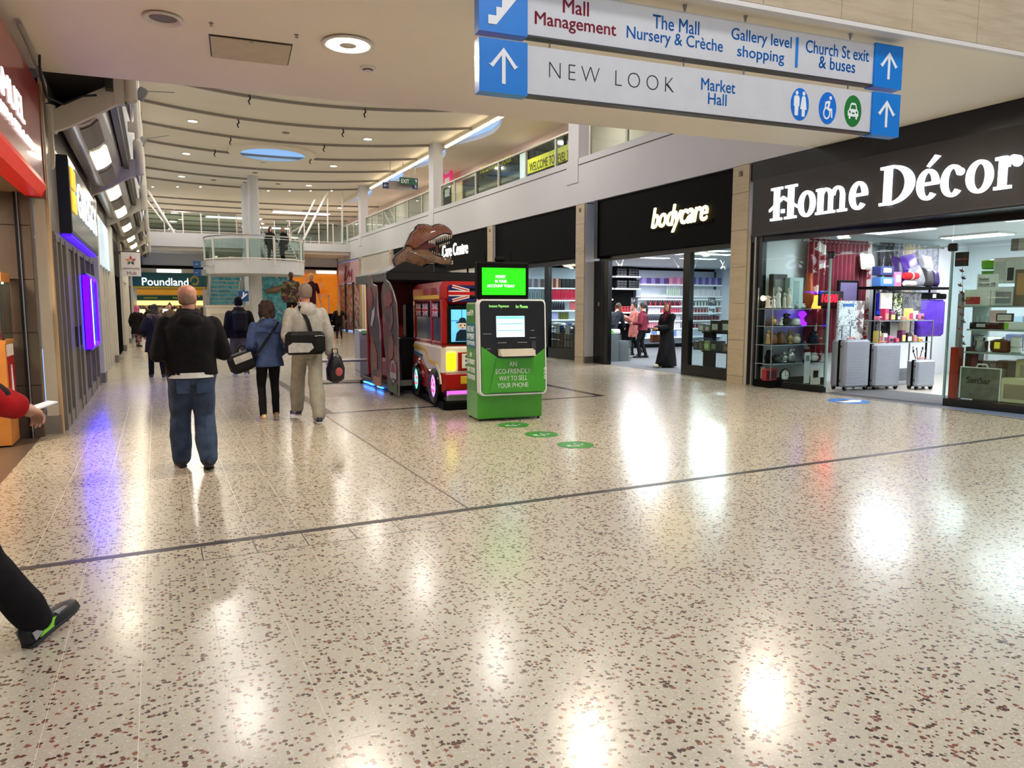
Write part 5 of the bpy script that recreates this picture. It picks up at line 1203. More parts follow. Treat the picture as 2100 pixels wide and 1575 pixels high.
m=MB(); m.box((10.84,11.0,0),(20,11.2,3.2)); m.build('party_wall',SHW,bi)
m=MB(); m.box((10.8,11.2,3.0),(20,22.6,3.1)); m.build('shop_ceiling',mat('tile_ceiling',(206,208,212),.6),bi)
fb=struct('floor_beauty_shop','grey carpet of the beauty shop'); m=MB(); m.box((10.78,11.2,-.2),(20,22.6,.004)); m.build('grey_carpet',mat('grey_carpet',(104,106,110),.95,bump=.5,bscale=150),fb)
for k,(px,py)in enumerate(((1362,519),(1335,528),(1455,513),(1465,521),(1432,530),(1370,514))):
    c=PZ(px,py,2.99); o=thing('shop_light_panel','%s flat ceiling light panel inside the beauty shop'%ordn[k],'ceiling light',c,group='light panels inside the beauty shop')
    m=MB(); m.box((-.62,-.16,-.01),(.62,.16,.01)); m.build('frame',WMETAL,o); m=MB(); m.box((-.6,-.14,-.016),(.6,.14,-.01)); m.build('diffuser',COOL,o)
for(x,y)in((12.2,13.2),(12.2,16.2),(12.2,19.8),(15,14),(15,17.5),(15,20.8),(17.5,19)):
    area('shop_lamp',(x,y,2.94),.5,105,(.9,.95,1),shape='RECTANGLE',size_y=1.2)
o=thing('shop_sign','glowing cream slanted lettering on the black fascia','sign')
BCG=mat('cream_glow',(255,246,200),.5,emit=(255,240,190),es=1.2,var=0)
a,b=PX(1337,450,10.47).y,PX(1453,450,10.47).y
letters('bodycare',BCG,o,MF((10.47,a,3.19),(0,-1,0)),(a-b,.62),.03,shear=.28,offset=.018,spacing=.95)
m=MB(); m.box((10.485,b-.1,3.3),(10.5,a+.1,3.36)); m.build('letter_rail',BLACKF,o)
# ---- wall shelving with goods ------------------------------------------------------------------------------------------
BW=Pl((0,22.0,0),(1,0,0))
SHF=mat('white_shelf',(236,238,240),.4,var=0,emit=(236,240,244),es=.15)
def shelf_run(label,px0,px1,pys,back=PANW,d=.45,z_top=2.9):
    x0,x1=BW.at(px0,620).x,BW.at(px1,620).x
    o=thing('wall_shelving',label,'shelf',(0,0,0)); zz=[]
    m=MB(); m.box((x0,22.46,.1),(x1,22.5,z_top)); m.build('back_panel',back,o)
    for py in pys:z=BW.at((px0+px1)/2,py).z; zz.append(z); m=MB(); m.box((x0+.01,22.0,z-.05),(x1-.01,22.0+d,z)); m.build('shelf',SHF,o)
    for x in(x0,x1-.03):m=MB(); m.box((x,22.0+d-.05,0),(x+.03,22.5,z_top)); m.build('upright',DKGREY,o)
    m=MB(); m.box((x0,22.02,0),(x1,22.4,.12)); m.build('base',BLACKF,o)
    return zz
def bottle_mesh(kind):
    m=MB()
    if kind=='bottle':m.lathe([(.9,0),(1,.03),(1,.62),(.7,.74),(.4,.78),(.4,.98),(.38,1)],n=10)
    elif kind=='tube':m.lathe([(.75,0),(.8,.16),(.9,.18),(1,.6),(1,.98),(.9,1)],n=10)
    elif kind=='jar':m.lathe([(.95,0),(1,.05),(1,.6),(.9,.64),(1,.68),(1,.96),(.9,1)],n=10)
    else:m.cbox((-1,-.8,0),(1,.8,1),.08)
    return m
def goods(label,cat,px0,px1,ytop,z,n,kind,cols,group,name,dup_rows=1,y=22.12,pl=None):
    pl=pl or BW; a,b=pl.at(px0,620),pl.at(px1,620); top=pl.at((px0+px1)/2,ytop).z; h=max(.05,top-z); w=(b-a).length/n*.46
    for ci,c in enumerate(cols):
        me=bottle_mesh(kind); me.v=[(x*w,q*w,zz*h)for x,q,zz in me.v]; me=me.mesh(name,40); me.materials.append(col('g_%d_%d_%d'%c,c,.35))
        for k in range(n):
            if k%len(cols)!=ci:continue
            p=a+(b-a)*((k+.5)/n); o=link(name,me,None,p+pl.n*.12+Vector((0,0,z-p.z))); tag(o,label,cat,group)
z1=shelf_run('white shelving with hair products seen through the left window bay',1060,1240,(590,615,636,655))
goods('grey green hair product bottle on the second shelf','bottle',1084,1132,594,z1[1],10,'bottle',[(96,116,108),(110,124,112)],'grey green bottles','bottle')
goods('red pink hair product tube on the second shelf','tube',1133,1184,593,z1[1],16,'tube',[(206,30,70),(220,40,80)],'red pink tubes','tube')
goods('dark carton with pale print on the top shelf','box',1085,1130,572,z1[0],7,'box',[(70,56,52),(150,130,126)],'dark cartons','carton')
goods('salmon and white carton on the top shelf','box',1131,1153,571,z1[0],4,'box',[(236,170,150),(110,60,50)],'salmon cartons','carton')
goods('black slanted carton on the top shelf','box',1154,1186,572,z1[0],4,'box',[(40,40,42)],'black slanted cartons','carton')
goods('yellow jar on the third shelf','jar',1119,1131,619,z1[2],3,'jar',[(232,210,40)],'yellow jars','jar')
goods('black pump bottle on the third shelf','bottle',1133,1162,617,z1[2],6,'bottle',[(34,34,46)],'black pump bottles','bottle')
goods('coral tube on the third shelf','tube',1172,1184,617,z1[2],3,'tube',[(230,110,120)],'coral tubes','tube')
goods('lilac bottle on the fourth shelf','bottle',1135,1148,636,z1[3],5,'bottle',[(180,176,226)],'lilac bottles','bottle')
goods('olive bottle on the fourth shelf','bottle',1149,1170,636,z1[3],8,'bottle',[(120,120,50),(90,96,44)],'olive bottles','bottle')
goods('small white tube on the fourth shelf','tube',1118,1131,638,z1[3],4,'tube',[(230,220,220)],'small white tubes','tube')
# dump bin with packs and price cards in the left window bay
DBP=Pl((10.98,18,0),(0,-1,0)); d0=DBP.at(1116,690).y; LB=d0-17.5; zt=DBP.at(1150,668).z
def dw(x,y,z):return(10.98+y,d0-x,z)
o=thing('wire_dump_bin','black wire dump bin with price cards in the left window bay','wire bin',(10.98,d0,0),-pi/2)
for k in range(14):x=LB*k/13; m=MB(); m.box((x-.006,0,.3),(x+.006,.015,zt)); m.build('wire',BLACKF,o)
for z in(.3,.55,.8,zt-.01):m=MB(); m.box((0,0,z),(LB,.015,z+.014)); m.build('rail',BLACKF,o)
m=MB(); m.box((0,0,.28),(LB,.6,.31)); m.box((0,.58,.3),(LB,.6,zt)); m.build('tray',BLACKF,o)
for x in(.03,LB-.06):
    for y in(.02,.54):m=MB(); m.box((x,y,0),(x+.03,y+.03,.3)); m.build('foot',BLACKF,o)
for k in range(4):x=.15+k*(LB-.2)/4; m=MB(); m.box((x,-.01,.72),(x+.24,0,.98)); m.build('price_card',col('pcard',(190,184,180)),o)
for k in range(9):
    c=[(214,216,222),(90,100,170),(226,222,224)][k%3]; x=.2+(k%5)*LB/5.4
    oo=thing('soft_pack','%s soft wrapped pack heaped in the wire dump bin'%['white','blue','pale'][k%3],'pack',dw(x,.22+.1*(k%2),zt-.12+.1*(k//5)),.3*(k%4),group='soft packs in the dump bin, '+['white','blue','pale'][k%3]); m=MB(); m.cbox((-.15,-.12,0),(.15,.12,.1),.04); m.build('wrap',col('sp%d'%(k%3),c,.3),oo,smooth=50)
for k in range(10):
    x=.18+(k%5)*LB/5.4; oo=thing('small_carton','%s carton in the %s row inside the wire dump bin'%(['dark','maroon','grey','blue','black'][k%5],['lower','upper'][k//5]),'box',dw(x,.25,.32+.22*(k//5)),-pi/2); m=MB(); m.cbox((-.14,-.1,0),(.14,.1,.19),.01); m.build('carton',col('dbc%d'%(k%5),[(50,46,48),(90,50,60),(130,126,126),(40,46,80),(24,24,26)][k%5]),oo)
# black makeup stands
z2=shelf_run('black makeup stand with white shelf edges',1262,1314,(541,566,591,640,660),back=BLACKF)
for k in range(4):
    px0=1266+24*(k%2); py=(545,570)[k//2]; loc,w,h=BW.rect(px0,py,px0+22,py+17)
    o=thing('makeup_case','%s black compartment case on the %s shelf of the makeup stand'%(['window side','inner'][k%2],['upper','middle'][k//2]),'case',(loc.x,22.05,z2[1+k//2])); m=MB(); m.box((-w/2,0,0),(w/2,.3,h)); m.build('case',BLACKF,o)
    for j in range(9):m=MB(); x=-w/2+w*(.06+.31*(j%3)); z=h*(.08+.3*(j//3)); m.box((x,-.01,z),(x+w*.26,0,z+h*.22)); m.build('drawer_front',mat('drawer_sheen',(56,56,60),.25),o)
z2b=shelf_run('narrow shelving behind the door post of the beauty shop',1241,1258,(590,613,640))
goods('blue bottle on the narrow shelving behind the door post','bottle',1243,1256,593,z2b[1],5,'bottle',[(30,40,150)],'blue bottles','bottle')
goods('yellow carton on the narrow shelving behind the door post','box',1243,1257,620,z2b[2],2,'box',[(230,200,40)],'yellow cartons','carton')
z3=shelf_run('white shelving with purple gift boxes on the back wall',1316,1481,(583,607,613,627,641,657,673,690))
goods('lilac gift box on the top shelf of the back wall','box',1318,1372,570,z3[0],6,'box',[(150,130,200),(90,70,130)],'lilac gift boxes','gift_box')
goods('pink gift box on the top shelf of the back wall','box',1373,1420,569,z3[0],6,'box',[(226,150,176),(190,120,160)],'pink gift boxes','gift_box')
goods('violet gift box on the top shelf of the back wall','box',1421,1480,569,z3[0],9,'box',[(110,96,170),(170,160,210)],'violet gift boxes','gift_box')
goods('pale green bottle on the second shelf of the back wall','bottle',1370,1398,588,z3[1],7,'bottle',[(196,216,200)],'pale green bottles','bottle')
goods('red tube on the second shelf of the back wall','tube',1413,1424,587,z3[1],4,'tube',[(206,40,70)],'red tubes of the back wall','tube')
goods('white pink carton on the second shelf of the back wall','box',1425,1480,594,z3[1],10,'box',[(236,220,226),(226,236,240)],'white pink cartons','carton')
for r_,(zz,yt)in enumerate(((z3[3],616),(z3[4],630),(z3[5],645),(z3[6],661))):
    goods('small %s cosmetics piece on the %s cosmetics row of the back wall'%(['white','dark red','black','pink'][r_],['topmost','second','third','lowest'][r_]),'cosmetics',1410,1480,yt+3,zz,22,'jar',[[(220,226,226),(90,110,100)],[(120,40,50),(190,150,150)],[(40,36,40),(130,60,70)],[(200,110,130),(60,50,56)]][r_],'cosmetics row %d'%(r_+1),'cosmetics_piece')
goods('white bottle on the middle shelf behind the shoppers','bottle',1318,1370,602,z3[2],18,'bottle',[(230,234,236)],'white bottles behind the shoppers','bottle')
goods('black and red bottle on the lower shelf behind the shoppers','bottle',1330,1400,616,z3[3],14,'bottle',[(40,38,44),(170,40,60)],'black red bottles behind the shoppers','bottle')
goods('blue white pack on the lowest shelf behind the shoppers','box',1318,1400,678,z3[7],8,'box',[(120,160,220),(220,226,236)],'blue white packs','carton')
for r_,(zz,yt,kd,cs,nm)in enumerate(((z3[4],632,'jar',[(226,226,230),(200,90,110)],'white or rose jar'),(z3[5],647,'bottle',[(60,60,70),(190,190,196)],'black or silver bottle'),(z3[6],662,'tube',[(230,150,170),(240,236,236)],'pink or white tube'))):
    for ci,c in enumerate(cs):goods('%s on the %s shelf behind the shoppers'%(nm.split(' or ')[0]+' '+nm.split()[-1]if ci==0 else nm.split(' or ')[1],['fifth','sixth','seventh'][r_]),nm.split()[-1],1318+42*ci,1358+42*ci,yt,zz,9,kd,[c],'goods behind the shoppers %d %d'%(r_,ci),nm.split()[-1])
for r_,zz in enumerate((z2[3],z2[4])):goods('%s pot on the %s shelf of the black makeup stand'%(['red','grey'][r_],['lower','lowest'][r_]),'pot',1265,1311,(628,648)[r_],zz,8,'jar',[[(150,40,50)],[(140,140,146)]][r_],'makeup pots %d'%r_,'makeup_pot')
BIGP=Pl((0,20.6,0),(1,0,0))
for k,(r_,dark)in enumerate((((1294,610,1308,627),1),((1294,628,1308,643),0),((1453,610,1467,627),1),((1453,628,1467,645),0))):
    loc,w,h=BIGP.rect(*r_); o=thing('price_sign',['dark sign reading big beside the salmon coat','pale sign reading big beside the salmon coat','dark sign reading big beside the door glass','pale sign reading big beside the door glass'][k],'sign',loc)
    m=MB(); m.box((-w/2,0,0),(w/2,.02,h)); m.build('board',col('bigd',(50,58,66))if dark else col('bigl',(170,184,190)),o); text('lettering','big',WTXT if dark else BK,o,MF((-w*.42,-.002,h*.25),(1,0,0)),fit=(w*.84,h*.6),offset=.02)
    m=MB(); m.cyl((0,.03,-loc.z),(0,.03,h),.012,6); m.build('pole',DKGREY,o)
for k,(px,py)in enumerate(((1254,532),(1283,532),(1378,535),(1432,540),(1475,530),(1488,536))):
    c=PZ(px,py-16,2.99); c=PY(px,py,17.0); o=thing('arm_spotlight','%s slim white arm lamp from the door side hanging inside the beauty shop'%ordn[k],'spotlight',(c.x,17,3.0),group='arm lamps inside the beauty shop')
    s=-1 if k%2 else 1; m=MB(); m.tube([(0,0,0),(s*.18,-.05,-.3)],.012,6); m.build('arm',WMETAL,o); m=MB(); m.tube([(s*.16,-.05,-.27),(s*.21,-.06,-.33)],.03,10); m.build('head',WMETAL,o)
# basket stacks by the door
for k,(px,py,n,wd)in enumerate(((1262,742,22,.40),(1283,741,17,.40))):
    c=PZ(px,py); o=thing('basket_stack','tall stack of grey wire shopping baskets by the door' if k==0 else 'lower stack of grey wire shopping baskets by the door','basket stack',(c.x,c.y+.15,.0))
    for j in range(n):
        m=MB(); z=.02+j*.034; q=.006*((j*7)%5-2); m.box((-wd/2+q,-.14,z),(wd/2+q,-.13,z+.016)); m.box((-wd/2+q,.14,z),(wd/2+q,.15,z+.016)); m.box((-wd/2+q,-.14,z),(-wd/2+.01+q,.15,z+.016)); m.box((wd/2-.01+q,-.14,z),(wd/2+q,.15,z+.016)); m.box((-wd/2+.06,-.09,z-.034),(wd/2-.06,.1,z+.006)); m.build('basket',mat('basket_wire',(120,128,130),.4,metal=.5),o)
    if k==0:
        oo=thing('wipes_pack','green and white pack of wipes on the tall basket stack','pack',(c.x,c.y+.15,.02+n*.034)); m=MB(); m.cbox((-.19,-.12,0),(.19,.12,.14),.03); m.build('pack',col('wipes',(214,226,226),.3),oo,smooth=40); m=MB(); m.box((-.19,-.123,.03),(-.06,-.119,.12)); m.build('green_print',GRN2,oo)
# black gondola with gift sets inside the right-hand window
GP=Pl((11.15,12.0,0),(0,-1,0))
ya,yb=12.9,11.3
o=thing('black_gondola','black gondola of boxed gift sets behind the door glass','shelf')
gz=[GP.at(1455,681).z,GP.at(1455,720).z]
for z in gz+[.1]:m=MB(); m.box((11.15,yb,z-.03),(11.6,ya,z)); m.build('shelf_board',BLACKF,o)
for y in(yb,(ya+yb)/2,ya-.04):m=MB(); m.box((11.2,y,0),(11.55,y+.04,gz[0])); m.build('upright',BLACKF,o)
gi=[(1428,1440,664,0,(150,156,160),'grey electric kettle box'),(1441,1452,666,0,(130,134,140),'grey appliance box'),(1453,1472,657,0,(44,42,44),'tall black appliance box'),(1474,1498,655,0,(60,56,56),'wide black appliance box'),(1418,1428,702,1,(60,64,62),'dark grey box set'),(1429,1437,700,1,(84,76,70),'brown box set'),(1438,1452,699,1,(150,170,120),'green heart gift box'),(1453,1467,699,1,(100,120,84),'olive gift box'),(1478,1492,703,1,(120,100,96),'brown gift box'),(1493,1502,701,1,(150,110,70),'tan gift box')]
for(a,b,t,lv,c,nm)in gi:
    oo=carton('gift_box','%s on the %s shelf of the black gondola'%(nm,['top','middle'][lv]),'box',GP,(a,t,b,681 if lv==0 else 720),.25,col('gi%d'%a,c),PORC if lv==0 else col('gip%d'%a,tuple(min(255,int(v*1.35))for v in c)),(.2,.2,.8,.7),behind=.05); oo.location.z=gz[lv]
# ---- units further along -----------------------------------------------------------------------------------------------
cc=thing('care_shopfront','black fascia shopfront with white lettering behind the dinosaur head','shopfront')
m=MB(); m.box((10.5,23.2,2.95),(10.8,34.5,4.28)); m.build('fascia',BLACKF,cc)
a,b=PX(908,505,10.49).y,PX(960,500,10.49).y
letters('Care Centre',mat('soft_white_glow',(255,255,255),.5,emit=(255,250,240),es=1.0,var=0),cc,MF((10.49,a,3.50),(0,-1,0)),(a-b,.48),.03,offset=.006)
text('lettering','Solutions'[4:],WTXT,cc,MF((10.49,PX(912,525,10.49).y,3.18),(0,-1,0)),fit=(.9,.2))
for y in(23.3,25.2,27.1,29.3,31.4,33.5):m=MB(); m.box((10.55,y,0),(10.72,y+.18,2.95)); m.build('white_post',WMETAL,cc)
m=MB(); m.box((10.55,23.2,2.75),(10.72,34.4,2.95)); m.build('white_head',WMETAL,cc)
for k in range(5):
    y0=(23.48,25.38,27.28,29.48,31.58)[k]; y1=(25.2,27.1,29.3,31.4,33.5)[k]
    m=MB(); m.box((10.62,y0,.1),(10.63,y1,2.75)); m.build('pane',mat('milky_pane',(214,222,224),.2,emit=(220,228,230),es=.3),cc)
for j in range(6):m=MB(); m.box((10.57,25.4,2.30+j*.075),(10.6,27.1,2.36+j*.075)); m.build('shutter_slat',mat('shutter_tan',(176,164,146),.5),cc)
pc=thing('pale_shopfront','pale grey fascia shopfront with a row of lamps beneath','shopfront')
m=MB(); m.box((10.5,34.95,2.9),(10.8,40.4,4.28)); m.build('fascia',mat('pale_fascia_panel',(206,202,192),.25),pc)
for k in range(9):m=MB(); y=35.3+k*.55; m.box((10.42,y,3.0),(10.5,y+.3,3.12)); m.build('fascia_lamp',LAMP,pc)
m=MB(); m.box((10.55,34.95,.1),(10.6,40.4,2.9)); m.build('window',mat('beige_window',(196,176,136),.3,emit=(230,200,140),es=.35),pc)
for k in range(4):m=MB(); m.box((10.5,35+k*1.78,0),(10.62,35.15+k*1.78,2.9)); m.build('post',TRAV,pc)
m=MB(); m.box((10.48,38.6,.5),(10.5,39.6,2.4)); m.build('yellow_poster',mat('lit_poster',(240,200,110),.4,emit=(250,200,100),es=.6),pc)
pk=thing('pink_shopfront','shopfront with pale pink fascia at the far end','shopfront')
m=MB(); m.box((10.45,40.85,2.95),(10.8,46.9,4.2)); m.build('pink_fascia',mat('pale_pink',(214,176,184),.5),pk)
m=MB(); m.tube([(10.43,44.6,3.1),(10.43,44.2,4.0),(10.43,43.9,3.9),(10.43,44.4,3.0),(10.43,43.6,3.5),(10.43,43.5,3.7),(10.43,43.3,3.3),(10.43,43.1,3.65),(10.43,42.9,3.3),(10.43,42.6,3.7),(10.43,42.7,3.0)],.03,6); m.build('script_lettering',mat('rose_text',(150,70,90),.4),pk)
for k in range(4):m=MB(); m.box((10.5,40.9+k*1.95,0),(10.64,41.05+k*1.95,2.95)); m.build('frame_post',DKGREY,pk)
m=MB(); m.box((10.56,40.9,.1),(10.6,46.9,2.9)); m.build('window_poster',patch_mat('street_print',[(150,150,150),(190,186,182),(110,110,114),(170,80,80),(200,196,190)],5,.4),pk)
# ================================================================== KIOSK, RIDES, BIN, BENCH
KG=mat('kiosk_green',(62,150,36),.3,var=.06,coat=.4); KG2=mat('kiosk_green_dark',(52,134,34),.3,var=.04,coat=.3); KW_=mat('kiosk_white_rim',(226,228,226),.3)
KTL=mat('kiosk_teal',(18,110,120),.35); KBL=mat('kiosk_black',(14,15,16),.18,coat=.5)
A,B=Vector((3.82,8.83,0)),Vector((4.75,8.72,0)); rzk=math.atan2(B.y-A.y,B.x-A.x); KW0=1.08
k_=thing('phone_recycling_kiosk','green and black phone recycling kiosk with two screens','kiosk',A,rzk)
W_=KW0; k_.scale=((B-A).length/KW0,.89,1)
m=MB(); m.cbox((0,.02,.03),(W_,.62,.40),.012); m.build('plinth_box',KG,k_)
m=MB(); m.cbox((.0,.08,.38),(W_-.02,.62,1.60),.02); m.build('rear_cabinet',KG2,k_)
for x in(.05,W_-.05):
    for y in(.06,.56):m=MB(); m.cyl((x,y,0),(x,y,.035),.02,10); m.build('foot',BLACK,k_)
# front shell: rounded slab, leaning slightly back, white rim around it
def rrect(x0,z0,x1,z1,r,n=5):
    p=[]
    for(cx,cz,a0)in((x1-r,z0+r,-90),(x1-r,z1-r,0),(x0+r,z1-r,90),(x0+r,z0+r,180)):
        for i in range(n+1):a=radians(a0+90*i/n); p.append((cx+r*cos(a),cz+r*sin(a)))
    return p
def lean(px,pz):return px
Mf=MF((0,.0,0),(1,0,0))
tilt=Matrix.Translation((0,-.10,.36))@Matrix.Rotation(radians(-3.5),4,'X')@MF((0,0,0),(1,0,0))
m=MB(); m.prism(rrect(.0,.0,W_+.02,1.285,.07),-.14,.02,tilt); m.build('white_rim_shell',KW_,k_,smooth=30)
m=MB(); m.prism(rrect(.022,.022,W_-.002,1.262,.055),.02,.026,tilt); m.build('black_face',KBL,k_)
m=MB(); m.prism([(.03,.05),(.05,.03),(W_-.03,.03),(W_-.01,.05),(W_-.01,.62),(W_-.20,.50),(.30,.50),(.03,.66)],.026,.032,tilt); gp=m.build('green_lower_panel',KG,k_)
m=MB(); m.prism([(.27,.49),(W_-.23,.49),(W_-.10,.04),(.14,.04)],.032,.05,tilt); m.build('raised_facet',KG,gp)
m=MB(); m.box((.30,.53,.03),(W_-.20,.60,.12),tilt); m.prism([(.33,.52),(W_-.19,.52),(W_-.24,.62),(.29,.62)],.03,.13,tilt); m.build('cream_tray',mat('tray_cream',(214,204,186),.35),k_)
KT=mat('kiosk_white_text',(245,248,245),.4,var=0)
for s,x0,x1,z0,z1 in(('AN',.47,.59,.385,.45),('ECO-FRIENDLY',.25,.82,.29,.355),('WAY TO SELL',.30,.76,.195,.26),('YOUR PHONE',.27,.78,.10,.165)):
    text('lettering',s,KT,k_,tilt@Matrix.Translation((x0*W_/1.08,z0,.051)),fit=((x1-x0)*W_/1.08,z1-z0),offset=.006)
LM=mat('lime_lit_text',(150,220,120),.4,emit=(150,230,120),es=1.0,var=0)
text('lettering','Instant Payment',LM,k_,tilt@Matrix.Translation((.17,1.165,.027)),fit=(.32,.045)); text('lettering','for Phones',LM,k_,tilt@Matrix.Translation((.60,1.165,.027)),fit=(.2,.045))
m=MB(); m.box((.28,.78,.02),(.74,1.06,.032),tilt); sc_=m.build('touch_screen',mat('screen_pale',(200,226,240),.3,emit=(200,228,244),es=.95,var=0),k_)
m=MB(); m.box((.285,1.02,.032),(.735,1.055,.034),tilt); m.build('screen_header',mat('screen_teal',(120,220,190),.3,emit=(110,220,185),es=.9,var=0),sc_)
for z in(.95,.86):m=MB(); m.box((.30,z,.032),(.72,z+.012,.034),tilt); m.build('screen_bar',mat('screen_blue',(110,170,220),.3,emit=(100,165,215),es=.8,var=0),sc_)
for z in(.925,.905,.89):m=MB(); m.box((.34,z,.032),(.70,z+.005,.034),tilt); m.build('screen_line',mat('screen_red',(226,170,180),.3,emit=(220,160,170),es=.8,var=0),sc_)
GTX=mat('small_grey_print',(120,124,122),.5)
for(x,z,wd)in((.06,.82,.14),(.30,.70,.14),(.62,.70,.16),(.84,.86,.06),(.82,.76,.11),(.1,.62,.08)):m=MB(); m.box((x,z,.026),(x+wd,z+.010,.028),tilt); m.build('small_print',GTX,k_)
m=MB(); m.box((.85,.60,.026),(.92,.72,.036),tilt); m.build('card_reader',DKGREY,k_)
# left side panel artwork
Ms=MF((.0,.62,0),(0,-1,0))
m=MB(); m.box((-.006,.10,.98),(0,.60,1.32)); m.build('teal_side_band',KTL,k_)
for s,y0,y1,z0,z1 in(('INSTANT',.06,.44,1.20,1.28),('PAYMENT',.06,.46,1.10,1.18),('FOR PHONES',.06,.46,1.02,1.08),('AN',.2,.3,.86,.92),('ECO-FRIENDLY',.03,.46,.76,.83),('WAY TO SELL',.06,.48,.65,.72),('YOUR PHONE',.06,.48,.55,.62)):
    text('lettering',s,KT,k_,MF((-.007,.60-y0,z0),(0,-1,0)),fit=(y1-y0,z1-z0))
text('lettering','ecoATM',KT,k_,MF((-.003,.56,1.42),(0,-1,0)),fit=(.34,.08)); text('lettering','eco',KT,k_,tilt@Matrix.Translation((W_-.028,.36,.033))@Matrix.Rotation(-pi/2,4,'Z'),fit=(.16,.045))
# top screen
m=MB(); m.cbox((.28,.14,1.58),(.62,.30,1.66),.02); m.build('screen_neck',BLACKF,k_)
m=MB(); m.cbox((.02,.05,1.645),(W_-.22,.22,2.14),.02); ts=m.build('screen_housing',BLACKF,k_)
m=MB(); m.box((.09,.042,1.70),(W_-.28,.05,2.06)); ms=m.build('green_screen',mat('green_screen',(40,210,20),.3,emit=(28,205,12),es=1.0,var=.12,scale=3),k_)
WE=mat('screen_white_text',(255,255,255),.4,emit=(255,255,255),es=.8,var=0)
for s,x0,x1,z0,z1 in(('MONEY',.31,.47,1.925,1.962),('IN YOUR',.30,.49,1.865,1.90),('ACCOUNT TODAY',.17,.62,1.803,1.838)):text('lettering',s,WE,ms,MF((x0,.041,z0),(1,0,0)),fit=(x1-x0,z1-z0),depth=.002,offset=.003)
for x in(.18,.60):m=MB(); m.cyl((x,.16,2.14),(x,.16,2.27),.012,8); m.build('antenna',BLACKF,k_)
m=MB(); m.cbox((.33,.1,2.14),(.48,.18,2.21),.02); m.build('camera_pod',BLACKF,k_)
# floor stickers leading to it
STG=mat('sticker_green',(60,130,50),.3,var=.1)
for i,(x,y)in enumerate(((4.14,8.40),(4.14,7.62),(4.16,6.86))):
    o=thing('floor_sticker',['round green floor sticker closest to the kiosk','round green floor sticker between the other two','round green floor sticker furthest from the kiosk'][i],'sticker',(x,y,0),rzk)
    m=MB(); m.lathe([(.001,.0006),(.21,.0006),(.21,.0016),(.001,.0016)],n=40); m.build('vinyl_disc',STG,o)
    m=MB(); m.prism([(-.12,-.06),(-.02,-.06),(0,-.11),(.02,-.06),(.12,.02),(.03,.02),(.01,.09),(-.01,.02),(-.12,.0)],.0017,.0024); m.build('footprint_mark',col('pale_mint',(180,210,180)),o); m=MB(); m.prism([(-.07,-.03),(.05,-.04),(.07,.0),(-.05,.02)],.0025,.003); m.build('navy_mark',col('navy2',(40,60,90)),o)
# ---- bus ride --------------------------------------------------------------------------------------------------------------
BR=mat('bus_red',(160,16,22),.22,var=.06,coat=.7); BC=mat('bus_cream',(232,224,206),.28,coat=.5); BY=mat('bus_yellow',(226,186,50),.3); BTL=mat('bus_teal',(30,110,140),.35)
bus=thing('bus_ride','red and cream toy bus children ride with lit wheels','ride',(3.80,10.12,0),radians(-6))
# local: x to the right along the front, y back; front face at y=0
BWD,BLN=1.15,1.95
m=MB(); m.cbox((-.02,-.12,.02),(BWD+.02,BLN+.1,.12),.01); m.build('base_plate',BLACKF,bus)
m=MB(); m.cbox((.05,-.08,.12),(BWD-.05,BLN,.24),.02); m.build('grey_skirt',GREYM,bus)
m=MB(); m.cbox((0,0,.22),(BWD,BLN,.58),.05); m.build('lower_body',BR,bus,smooth=30)
m=MB(); m.cbox((-.006,-.006,.50),(BWD+.006,BLN,.98),.06); m.build('cream_waist',BC,bus,smooth=30)
for(x0,x1,y0,y1)in((0,.10,0,.12),(BWD-.1,BWD,0,.12),(0,.10,BLN-.12,BLN),(BWD-.1,BWD,BLN-.12,BLN),(0,.07,.62,.74),(BWD-.07,BWD,.62,.74)):
    m=MB(); m.cbox((x0,y0,.94),(x1,y1,1.66),.02); m.build('roof_post',BR,bus)
m=MB(); m.cbox((-.015,-.03,1.58),(BWD+.015,BLN+.02,1.92),.09); m.build('roof',BR,bus,smooth=30)
m=MB(); m.cbox((0,.0,.95),(BWD,BLN,1.02),.02); m.build('red_sill',BR,bus)
# side (x = 0 face) panes and trims
for(y0,y1)in((.16,.60),(.78,1.80)):
    m=MB(); m.box((.02,y0,1.02),(.035,y1,1.40)); m.build('side_window',mat('bus_window',(60,78,100),.12),bus)
    m=MB(); m.box((.0,y0,1.38),(.036,y1,1.60)); m.build('black_head_panel',BLACKF,bus)
def union_flag(parent,M,w,h,part='flag_panel'):
    """union flag on a face: M maps (x right, y up)"""
    R_=mat('flag_red',(190,22,34),.4); Wf=mat('flag_white',(230,228,226),.4); Bf=mat('flag_blue',(26,34,96),.4)
    m=MB(); m.box((0,0,0),(w,h,.003),M); p=m.build(part,Bf,parent)
    def strip(a,b,t,z,mm,nm):
        a,b=Vector(a),Vector(b); d=(b-a).normalized(); n=Vector((-d.y,d.x))*t/2
        mm_=MB(); mm_.prism([tuple(a+n),tuple(a-n),tuple(b-n),tuple(b+n)],0,z,M); mm_.build(nm,mm,p)
    e=.06
    for a,b in(((e*w,e*h),(w-e*w,h-e*h)),((e*w,h-e*h),(w-e*w,e*h))):strip(a,b,h*.2,.004,Wf,'white_saltire'); strip(a,b,h*.07,.005,R_,'red_saltire')
    strip((w/2,0),(w/2,h),h*.34,.006,Wf,'white_cross'); strip((0,h/2),(w,h/2),h*.34,.006,Wf,'white_cross'); strip((w/2,0),(w/2,h),h*.2,.007,R_,'red_cross'); strip((0,h/2),(w,h/2),h*.2,.007,R_,'red_cross')
for y0 in(1.34,.84):union_flag(bus,MF((-.004,y0+.38,1.39),(0,-1,0)),.38,.20)
union_flag(bus,MF((-.004,.56,1.39),(0,-1,0)),.36,.20)
